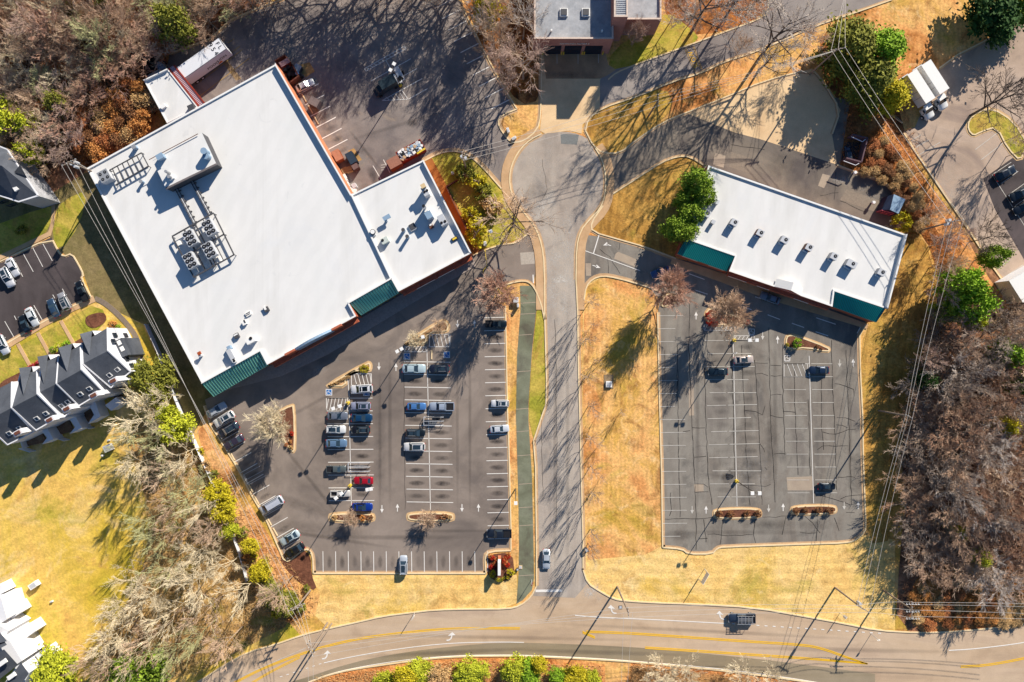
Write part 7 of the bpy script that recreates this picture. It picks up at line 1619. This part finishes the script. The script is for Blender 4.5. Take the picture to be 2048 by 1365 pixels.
def leafm(name, rgb, var=.3): return plain(name, rgb, .75, var=var, scale=.6, spec=.2)
G_LIME = leafm('lime_leaves', (196, 200, 56)); G_YEL = leafm('yellow_green_leaves', (206, 190, 44)); G_MID = leafm('mid_green_leaves', (146, 172, 56)); G_DARK = leafm('dark_green_leaves', (60, 92, 40)); G_OLV = leafm('olive_needles', (142, 142, 56)); G_BRT = leafm('bright_green_leaves', (150, 186, 50))
G_RUST = leafm('rust_leaves', (204, 132, 82)); G_ORG = leafm('orange_leaves', (216, 150, 84)); G_RED = leafm('red_leaves', (206, 60, 40)); G_BRN = leafm('brown_leaves', (164, 116, 78)); G_TAN = leafm('tan_dry_leaves', (216, 176, 120)); G_PINK = leafm('pink_red_blossom', (226, 80, 100))
# single, named trees
tree('R', 1337, 583, 37, 7.8, [B_RUST], 'round bare pinkish tree at the kerb where the cracked lot begins')
tree('R', 1453, 629, 35, 7.6, [B_TAN], 'round bare tan tree growing over the red shrub island')
tree('R', 550, 848, 33, 6.6, [B_PALE], 'round pale bare tree on the triangular mulch island')
tree('R', 993, 590, 37, 7.4, [B_RUST], 'round bare reddish tree at the head of the right bay row by the mossy path')
tree('R', 703, 1037, 15, 2.4, [B_TAN], 'small pale bare shrub tree on the island beside the royal blue car')
tree('R', 857, 1036, 17, 2.6, [B_TAN], 'small pale bare tree on the long middle island', zc=.5)
tree('R', 832, 680, 15, 2.0, [B_PALE], 'pale bare bush at the narrow end of the hatched island')
tree('R', 878, 653, 13, 2.0, [B_TAN], 'tan bare bush at the round end of the hatched island')
tree('R', 1271, 75, 16, 6.5, [B_PINK], 'small bare tree against the fire station wall')
tree('O', 1026, 440, 56, 11, [B_TAN, B_DARK], 'wide bare tree overhanging the turning circle sidewalk')
tree('O', 1048, 128, 52, 12, [B_PINK], 'broad bare brownish tree beside the fire station drive')
tree('O', 1048, 40, 40, 13, [B_GREY], 'bare tree between the upper lot and the fire station wall')
tree('O', 1420, 0, 60, 19, [B_GREY, B_DARK], 'tall bare tree with thick dark trunk beside the fire station lawn', zc=.7)
tree('O', 1486, -20, 52, 18, [B_GREY, B_DARK], 'tall bare tree farther along the upper road with thick dark trunk', zc=.7)
tree('O', 1568, 62, 66, 18, [B_GREY, B_DARK], 'large bare tree leaning over the upper road and concrete yard', zc=.7)
tree('O', 1538, 118, 40, 9, [B_GREY, B_DARK], 'low spreading bare tree at the foot of the large one by the concrete yard')
tree('O', 2004, 200, 58, 14, [B_DARK, B_DARK], 'dark bare tree on the green island of the far lot')
tree('F', 1968, 478, 34, 7, [B_DARK, B_DARK], 'dark thin bare tree beside the far lot kerb')
tree('F', 1880, 238 + 250, 24, 6, [B_PINK], 'small pink-brown bare tree near the transformer pole')
VL = 'slender young bare tree in the row along the access road lawn'
for x, y in ((1177, 606), (1170, 680), (1172, 752), (1177, 812), (1179, 872), (1181, 932), (1184, 984), (1181, 1058), (1176, 1086)):
    tree('V', x, y, 28, 7.4, [B_TAN, B_TRUNK], VL, group='young trees along the access road', base=True)
for x, y in ((1194, 832), (1199, 888), (1201, 955), (1184, 650), (1190, 720), (1243, 762 + 60)):
    tree('V', x, y, 14, 3.0, [B_PINK], 'knee-high bare sapling in the tan lawn behind the young tree row', group='small saplings in the tan lawn', base=True, name='sapling')
# evergreens by the shops
for i, (x, y, r, h, lb) in enumerate(((1396, 366, 27, 8, 'green tree at the shop back corner, topmost of the evergreen clump'), (1408, 392, 20, 7.5, 'green tree of the clump overlapping the white roof edge'), (1366, 402, 17, 6, 'small green tree on the lawn side of the evergreen clump'), (1383, 424, 24, 7, 'green tree in the middle of the evergreen clump'), (1351, 455, 24, 6.5, 'green tree at the low lawn side end of the evergreen clump'), (1374, 464, 20, 6.5, 'green tree just above the teal awning in the evergreen clump'))):
    tree('L', x, y, r * 1.12, h, [G_MID], lb)
tree('P', 1706, 88, 62, 10, [G_OLV], 'big olive-green pine beside the crossing cables'); tree('P', 1768, 98, 52, 9.5, [G_BRT], 'bright green pine next to the olive pine by the box trucks')
tree('P', 1745, 160, 56, 9, [G_OLV], 'shaded olive pine between bright pine and cables'); tree('P', 1786, 190, 40, 7.5, [G_YEL], 'yellow-green pine touching the box truck')
tree('L', 1990, 18, 62, 7.5, [G_DARK], 'large dark green tree at the top of the far lot'); tree('L', 2046, 6, 40, 7, [G_MID], 'green tree cut by the frame above the far lot')
for x, y, r, h, m_, lb in ((1925, 570, 34, 12, G_BRT, 'bright green tree, upper of the pair in the wood edge near the far lot'), (1945, 612, 32, 11, G_BRT, 'bright green tree, lower of the pair in the wood edge'), (1948, 648, 15, 8, G_LIME, 'small lime tree below the bright pair in the wood'), (1893, 622, 22, 8, G_MID, 'mid green tree in the dark wood edge beside the cables'), (2013, 708, 26, 10, G_BRT, 'yellow-green tree alone among bare crowns in the wood'), (1850, 762, 18, 7, G_DARK, 'dark green tree at the wood edge under the cables'), (2042, 768, 20, 10, G_BRT, 'green tree cut by the frame in the wood'), (1988, 514, 20, 9, G_MID, 'narrow leaning green conifer over the far lot corner'), (1905, 1052, 14, 7, G_YEL, 'small yellow-brown tree in the lower wood'), (1916, 1072, 10, 6, G_LIME, 'tiny lime tree in the lower wood'), (1957, 1114, 15, 7, G_LIME, 'lime tree at the orange scrub edge'), (2005, 848, 18, 10, G_YEL, 'pale yellow-green tree in the middle of the wood'), (303, 757, 40, 6.5, G_OLV, 'olive evergreen touching the town house end'), (350, 855, 30, 8, G_LIME, 'bright yellow-green tree over the white fence'), (335, 828, 17, 7, G_LIME, 'lime tree just above the bright one at the fence'), (436, 985, 22, 7, G_YEL, 'yellow tree on the bank, upper of the pair'), (445, 1022, 22, 7, G_YEL, 'yellow tree on the bank, lower of the pair'), (458, 1062, 15, 5, G_LIME, 'lime bush below the yellow pair on the bank'), (500, 1092, 14, 5, G_YEL, 'yellow bush at the fence foot near the mulch corner'), (520, 1143, 19, 5, G_YEL, 'yellow-green bush beside the orange strip'), (545, 1190, 22, 5, G_OLV, 'olive-yellow bush below the bank pole cables'), (575, 1210, 22, 6, G_OLV, 'olive bush around the bank pole'), (272, 1352, 46, 8, G_MID, 'round green tree at the lower frame edge'), (110, 1345, 42, 6, G_LIME, 'yellow-green tree beside the lowest house deck'), (18, 238, 32, 8, G_LIME, 'lime tree at the frame edge near the town house'), (60, 252, 22, 8, G_LIME, 'smaller lime tree right beside the frame edge one'), (348, 48, 34, 10, G_OLV, 'dark olive tree in the upper wood near the lot kerb'), (62, 302, 22, 7, G_LIME, 'lime bush by the town house roof corner'), (120, 205, 22, 8, G_OLV, 'olive tree in the middle of the left wood'), (975, 20, 28, 8, G_YEL, 'yellow-green tree between upper lot and fire station')):
    tree('L', x, y, r * 1.1, h, [m_], lb)
for x, y, r, m_ in ((805, 1352, 22, G_YEL), (838, 1345, 30, G_LIME), (880, 1350, 24, G_TAN), (945, 1345, 26, G_LIME), (1030, 1338, 24, G_LIME), (1058, 1346, 26, G_BRT), (1080, 1332, 20, G_YEL), (1110, 1350, 20, G_BRT), (1160, 1352, 24, G_YEL), (1185, 1358, 18, G_LIME), (770, 1362, 20, G_LIME)):
    tree('L', x + tr.uniform(-6, 6), y + tr.uniform(-4, 8), r * tr.uniform(.8, 1.25), tr.uniform(2.6, 5), [m_], 'yellow-green roadside tree below the main road', group='trees in the orange verge below the main road')
for x, y in ((1330, 1335), (1370, 1345), (1480, 1352), (1540, 1358), (1300, 1362)):
    tree('F', x, y, 30, 5, [B_PALE], 'pale bare sapling in the orange verge below the main road', group='bare saplings below the main road')
# shrubs
def shrub(x, y, r, mat, label, group=None, h=None, cat='shrub'): return tree('S', x, y, r * 1.0, h or r * .16, [mat], label, cat=cat, group=group, name='shrub')
for isl, (x0, y0) in (('left', (1439, 1029)), ('right', (1588, 1022))):
    for k, dx in enumerate((0, 24, 55, 77) if isl == 'left' else (5, 23, 50, 73)):
        shrub(x0 + dx, y0 - (k > 1) * 1, 7.5, G_BRN, 'round clipped brown shrub on the long island ' + ('facing the double lamp' if isl == 'left' else 'near the black sedan'), 'clipped shrubs on the island ' + ('by the double lamp' if isl == 'left' else 'by the black sedan'))
for k in range(7): shrub(720 + 7 * math.cos(k * .9) + 8, 738 + 5.5 * math.sin(k * .9), 3.6, G_YEL, 'small yellow shrub in the ring on the triangular island', 'ring of yellow shrubs')
for x, y, r, m_, lb in ((668, 1036, 6, G_TAN, 'pale shrub at the island end beside the utility pickup'), (725, 1037, 7, G_ORG, 'rust-orange shrub on the island under the royal blue car'), (739, 1036, 7, G_BRN, 'brown round shrub at the island tip near the arrows'), (887, 1034, 8, G_BRN, 'brown shrub right of the pale bare tree on the middle island'), (899, 1035, 5, G_TAN, 'tan shrub at the tip of the middle island'), (1416, 632, 7, G_RED, 'red shrub, uppermost on the red shrub island'), (1421, 643, 9, G_RED, 'largest red shrub on the red shrub island'), (1429, 648, 7, G_RED, 'red shrub tucked under the tan crown'), (1496, 645, 5, G_RED, 'small red shrub at the pointed island end'), (1596, 687, 10, G_BRT, 'bright green shrub on the pointed island near the hatched bay'), (1575, 690, 4, G_YEL, 'small yellow shrub at the round end of the pointed island'), (1634, 694, 4, G_BRN, 'brown shrub near the tip of the pointed island'), (1643, 698, 3.5, G_BRN, 'tiny brown shrub at the tip of the pointed island'), (583, 868, 5, G_RED, 'red shrub beside the pale tree on the mulch island'), (561, 872, 5, G_RED, 'red shrub under the pale tree trunk on the mulch island'), (581, 896, 5, G_TAN, 'pale boulder-like shrub at the mulch island tip'), (580, 884, 4, G_ORG, 'orange shrub near the mulch island tip'), (572, 890, 4, G_RUST, 'rust shrub close to the mulch island tip'), (986, 1149, 8, G_YEL, 'round yellow shrub left of the monument sign'), (1021, 1146, 8, G_YEL, 'round yellow shrub on the path side of the monument sign'), (118, 694, 10, G_LIME, 'rounded light green shrub by the town house door'), (132, 690, 9, G_BRT, 'rounded green shrub next to the light green one'), (105, 700, 7, G_MID, 'small green shrub at the path end'), (224, 650, 9, G_ORG, 'orange shrub at the town house gable'), (235, 655, 6, G_BRT, 'green shrub beside the orange one at the gable'), (243, 670, 7, G_ORG, 'orange shrub lower along the gable'), (40, 460, 12, G_OLV, 'dark olive shrub on the small lawn'), (950, 466, 28, G_YEL, 'large yellow-green shrub at the sunken lawn corner'), (930, 348, 22, G_OLV, 'olive shrub along the green corner kerb'), (955, 362, 20, G_YEL, 'yellow-olive shrub on the green corner slope'), (965, 385, 20, G_OLV, 'olive shrub lower on the green corner slope'), (985, 410, 22, G_TAN, 'dry tan shrub near the turning circle sidewalk'), (940, 430, 18, G_YEL, 'yellow shrub inside the sunken lawn'), (1803, 445, 20, G_YEL, 'golden shrub below the grey-roofed shed')):
    shrub(x, y, r, m_, lb)
for k in range(9): a_ = -2.2 + k * .25; shrub(988 - 6 * math.cos(k * .7) - 1, 1112 + k * 2.9, 5, G_RED if k % 3 else G_ORG, 'red-leaved shrub in the bed left of the monument sign', 'red shrubs left of the monument sign')
for k in range(9): shrub(1013 + 4 * math.cos(k * .7), 1110 + k * 2.7, 5, G_RED if k % 3 else G_ORG, 'red-leaved shrub in the bed on the path side of the monument sign', 'red shrubs on the path side of the monument sign')
for k in range(6): shrub(993 + k * 4.4, 1158 + 3 * math.sin(k), 4, G_YEL if k % 2 else G_OLV, 'low straw-green grass tuft in front of the monument sign', 'grass tufts before the monument sign')
for k in range(9): shrub(47 + k * 4.6, 741 - k * 2.7, 3.2, G_RED if k % 2 else G_PINK, 'pink-red flowering shrub along the town house path', 'flowering shrubs along the town houses')
for k in range(7): shrub(812 + k * 6, 688 - k * 2.6, 3.2, G_TAN, 'dry tan clump on the hatched island', 'dry clumps on the hatched island')
for k in range(8): shrub(663 + k * 5, 770 - k * 2.3, 3.2, G_TAN, 'dry tan clump on the narrow end of the triangular island', 'dry clumps on the triangular island')
for k, (x, y, r_) in enumerate(((400, 905, 9), (412, 932, 12), (426, 948, 10), (452, 985, 8), (462, 1002, 11), (470, 1040, 9), (486, 1066, 12), (490, 1120, 10), (508, 1112, 8), (530, 1120, 11), (535, 1165, 13), (560, 1170, 10), (566, 1195, 12), (590, 1190, 11), (600, 1215, 12), (580, 1232, 13), (555, 1225, 14), (530, 1210, 12), (612, 1178, 8))):
    shrub(x, y, r_, (G_YEL, G_TAN, G_OLV, G_ORG)[k % 4], 'low scrub clump on the bank between fence and lot kerb', 'scrub clumps on the bank')
# woods
def inpoly(x, y, P):
    c = False; j = len(P) - 1
    for i in range(len(P)):
        if (P[i][1] > y) != (P[j][1] > y) and x < (P[j][0] - P[i][0]) * (y - P[i][1]) / (P[j][1] - P[i][1]) + P[i][0]: c = not c
        j = i
    return c
def fill(P, dmin, tries, seed):
    r = random.Random(seed); x0, x1 = min(p[0] for p in P), max(p[0] for p in P); y0, y1 = min(p[1] for p in P), max(p[1] for p in P); out = []
    for _ in range(tries):
        x, y = r.uniform(x0, x1), r.uniform(y0, y1)
        if inpoly(x, y, P) and all((x - a) ** 2 + (y - b) ** 2 > dmin * dmin for a, b in out): out.append((x, y))
    return out
NW = [(-60, -60), (560, -60), (500, 0), (430, 45), (345, 85), (290, 115), (250, 150), (200, 190), (150, 260), (150, 300), (90, 330), (60, 260), (-60, 240)]
EA = [(1835, 760), (1870, 660), (1960, 690), (2100, 640), (2100, 1150), (2020, 1180), (1960, 1150), (1900, 1150), (1830, 1130), (1815, 1060), (1800, 960)]
GN = 'bare trees in the wood above the store'; GE = 'bare trees in the wood beside the cracked lot'
for i, (x, y) in enumerate(fill(NW, 31, 3500, 11)):
    m_ = tr.choice((B_TAN, B_W1, B_PINK, B_W1, B_GRN, B_PALE, B_RUST, B_W2))
    h_ = 5.5 if x > 300 and y > 10 else 6.5 if y > 110 or x > 230 else tr.uniform(8, 12)
    tree('F', x, y, tr.uniform(28, 44), h_, [m_], 'bare tree of the dense wood above the store', group=GN)
for i, (x, y) in enumerate(fill(EA, 32, 2500, 12)):
    m_ = tr.choice((B_W1, B_W2, B_W1, B_W3, B_W2, B_TAN, B_GREY, B_W3))
    tree('F', x, y, tr.uniform(32, 46), (tr.uniform(4.5, 6) if y > 1060 else tr.uniform(4.5, 6) if x < 1880 else tr.uniform(6.5, 10)), [m_], 'bare tree of the dense wood beside the cracked lot', group=GE)
for x, y, r in ((1905, 470, 24), (1890, 530, 26), (1880, 580, 28), (1985, 620, 34), (2020, 640, 30), (1880, 690, 24), (1990, 660, 30), (1870, 640, 20), (1860, 430, 20), (1850, 720, 22), (1905, 660, 24), (2040, 270, 24), (2050, 300, 20)):
    tree('F', x, y, r, 8, [tr.choice((B_DARK, B_PINK, B_TAN))], 'thin brown bare tree in the scrub strip near the far lot', group='thin bare trees in the scrub strip')
SWT = ((290, 835, 40, 0), (325, 875, 36, 1), (270, 870, 34, 1), (282, 925, 26, 0), (372, 905, 34, 0), (340, 945, 36, 2), (385, 985, 38, 1), (360, 935, 30, 0), (300, 1040, 28, 1), (425, 1055, 24, 2), (320, 1075, 32, 1), (350, 1010, 26, 2), (405, 1095, 30, 0), (275, 1150, 28, 0), (350, 1130, 34, 1), (395, 1160, 38, 0), (455, 1130, 32, 0), (490, 1180, 34, 0), (300, 1190, 36, 0), (350, 1220, 38, 0), (420, 1215, 36, 2), (240, 1260, 34, 0), (310, 1270, 38, 2), (260, 1310, 36, 0), (200, 1300, 30, 2), (220, 1345, 34, 2), (350, 1300, 36, 1), (455, 1285, 26, 2), (400, 1270, 30, 1), (335, 795, 22, 0), (560, 1180, 24, 2), (380, 1050, 30, 2), (415, 1010, 24, 0), (250, 1215, 26, 0))
for i_, (x, y, r, k) in enumerate(SWT):
    tree('T' if i_ % 3 else 'F', x, y, r * 1.08, tr.uniform(9, 13), [(B_PALE, B_GRN, B_TAN)[k], (B_PALE, B_GRN, B_TRUNK)[k]], 'pale bare tree of the belt between big lawn and white fence', group='bare trees between the big lawn and the fence')
# bare trees standing beyond the upper lot and by the fire station: their shadows cross the lot
for x, y, h in ((600, -60, 10), (640, -40, 11), (700, -60, 13), (740, -40, 13), (790, -60, 14), (840, -45, 14), (880, -70, 14), (570, -30, 8), (925, -50, 13), (965, -80, 14), (530, -20, 7), (1000, -50, 13), (690, -25, 9), (760, -90, 16), (820, -95, 16), (860, -25, 11), (800, -25, 12), (910, -20, 10)):
    tree('O', x, y, 62, h, [B_TAN], 'tall bare tree just beyond the upper lot', group='tall bare trees beyond the upper lot', base=True)
for x, y, r in ((950, 10, 34), (985, 55, 34), (1000, 95, 32), (1020, 10, 30), (1000, 130, 26), (965, 60, 24), (1010, 165, 26)):
    tree('F', x, y, r, 11, [tr.choice((B_TAN, B_PINK, B_GREY))], 'bare tree in the strip between upper lot and fire station', group='bare trees between upper lot and fire station')
for x, y, r in ((1350, 25, 30), (1500, 20, 30), (1440, 30, 28), (1620, 90, 28), (1480, 100, 24), (1380, 40, 26)):
    tree('F', x, y, r, 7, [tr.choice((B_TAN, B_PINK, B_RUST))], 'low bare bushy tree beside the upper road', group='low bare trees beside the upper road')
for k, (x, y) in enumerate(fill([(175, 190), (290, 150), (320, 210), (300, 245), (190, 320), (150, 300), (160, 240)], 20, 400, 5)):
    tree('L', x, y, tr.uniform(16, 24), 4.0, [tr.choice((G_RUST, G_BRN, G_ORG, G_TAN))], 'rust-leaved bush between the wood and the store corner', group='rust bushes by the store corner')
for k, (x, y) in enumerate(fill([(1830, 1180), (1900, 1140), (2060, 1100), (2060, 1240), (1900, 1250), (1830, 1250)], 17, 700, 6)):
    tree('L', x, y, tr.uniform(10, 18), 1.3, [tr.choice((G_RUST, G_ORG, G_ORG, G_TAN))], 'orange-brown bush in the scrub below the wood', group='orange bushes below the wood')
for k, (x, y) in enumerate(fill([(1735, 285), (1770, 280), (1840, 380), (1860, 430), (1840, 470), (1780, 370), (1730, 345)], 15, 300, 8)):
    tree('L', x, y, tr.uniform(9, 14), 1.8, [tr.choice((G_RUST, G_TAN, G_BRN))], 'low tan-orange bush beside the yard', group='low bushes beside the yard')
for k, (x, y) in enumerate(fill([(20, 20), (480, -10), (300, 110), (140, 250), (20, 200)], 60, 200, 9)):
    tree('L', x, y, tr.uniform(14, 22), 5, [tr.choice((G_RUST, G_BRN, G_OLV))], 'brown-leaved understorey tree in the wood above the store', group='understorey trees above the store')
# undergrowth: dead leaves, sticks and stalks nobody could count
def undergrowth(name, polys, n, mat, seed, hmax=.7, size=.16, label='dry leaves and brush on the wood floor'):
    r = random.Random(seed); segs = []
    for P in polys:
        x0, x1 = min(p[0] for p in P), max(p[0] for p in P); y0, y1 = min(p[1] for p in P), max(p[1] for p in P); k = 0
        while k < n:
            x, y = r.uniform(x0, x1), r.uniform(y0, y1); k += 1
            if not inpoly(x, y, P): continue
            a, b, _ = G(x, y); z = r.uniform(0.02, .2); az = r.uniform(0, 6.28); L = r.uniform(.3, 1.1); e = r.uniform(.1, hmax)
            segs.append((np.array([a, b, z]), np.array([a + math.cos(az) * L, b + math.sin(az) * L, z + e]), size * r.uniform(.1, .3), size * .1))
    V, F = prisms(segs); ob = bpy.data.objects.new(name, npmesh(name, V, F, mat)); COL.objects.link(ob); tag(ob, label, 'undergrowth', kind='stuff')
NWG = [(-40, -40), (540, -40), (440, 55), (300, 115), (300, 230), (180, 330), (90, 380), (-40, 260)]
undergrowth('undergrowth', [NWG], 16000, bark('tan_brush', (186, 138, 106)), 1, .8, .2, 'brown brush and dead stalks under the wood above the store')
undergrowth('undergrowth', [[(290, 800), (372, 850), (430, 960), (500, 1110), (590, 1240), (400, 1345), (200, 1380), (200, 1300), (290, 1150), (280, 950)]], 9000, bark('beige_brush', (222, 190, 140)), 7, .8, .17, 'beige brush and stalks under the belt of bare trees')
undergrowth('undergrowth', [EA], 14000, bark('brown_brush', (150, 112, 92)), 2, .8, .2, 'brown brush under the wood beside the cracked lot')
undergrowth('undergrowth', [[(1650, 70), (1790, 130), (1860, 390), (1925, 480), (1900, 700), (1840, 740), (1860, 480), (1800, 450), (1780, 370), (1680, 330), (1690, 200)]], 11000, bark('orange_brush', (200, 138, 86)), 3, .6, .18, 'orange-brown dead brush in the strip beside the far lot')
undergrowth('undergrowth', [[(390, 870), (560, 1110), (640, 1200), (600, 1260), (470, 1190), (420, 960)], [(640, 1355), (920, 1320), (1205, 1332), (1205, 1370), (620, 1370)], [(1264, 1330), (1500, 1356), (1500, 1370), (1264, 1370)]], 6000, bark('straw_brush', (236, 186, 126)), 4, .4, .16, 'straw-coloured litter on the bank and road verges')

for k_, o_ in TP.items():      # a kind that no tree took is not left standing
    if k_ not in tused:
        for c_ in list(o_.children): bpy.data.objects.remove(c_)
        bpy.data.objects.remove(o_)
for k_, o_ in PROTO.items():
    if k_ not in used:
        for c_ in list(o_.children): bpy.data.objects.remove(c_)
        bpy.data.objects.remove(o_)
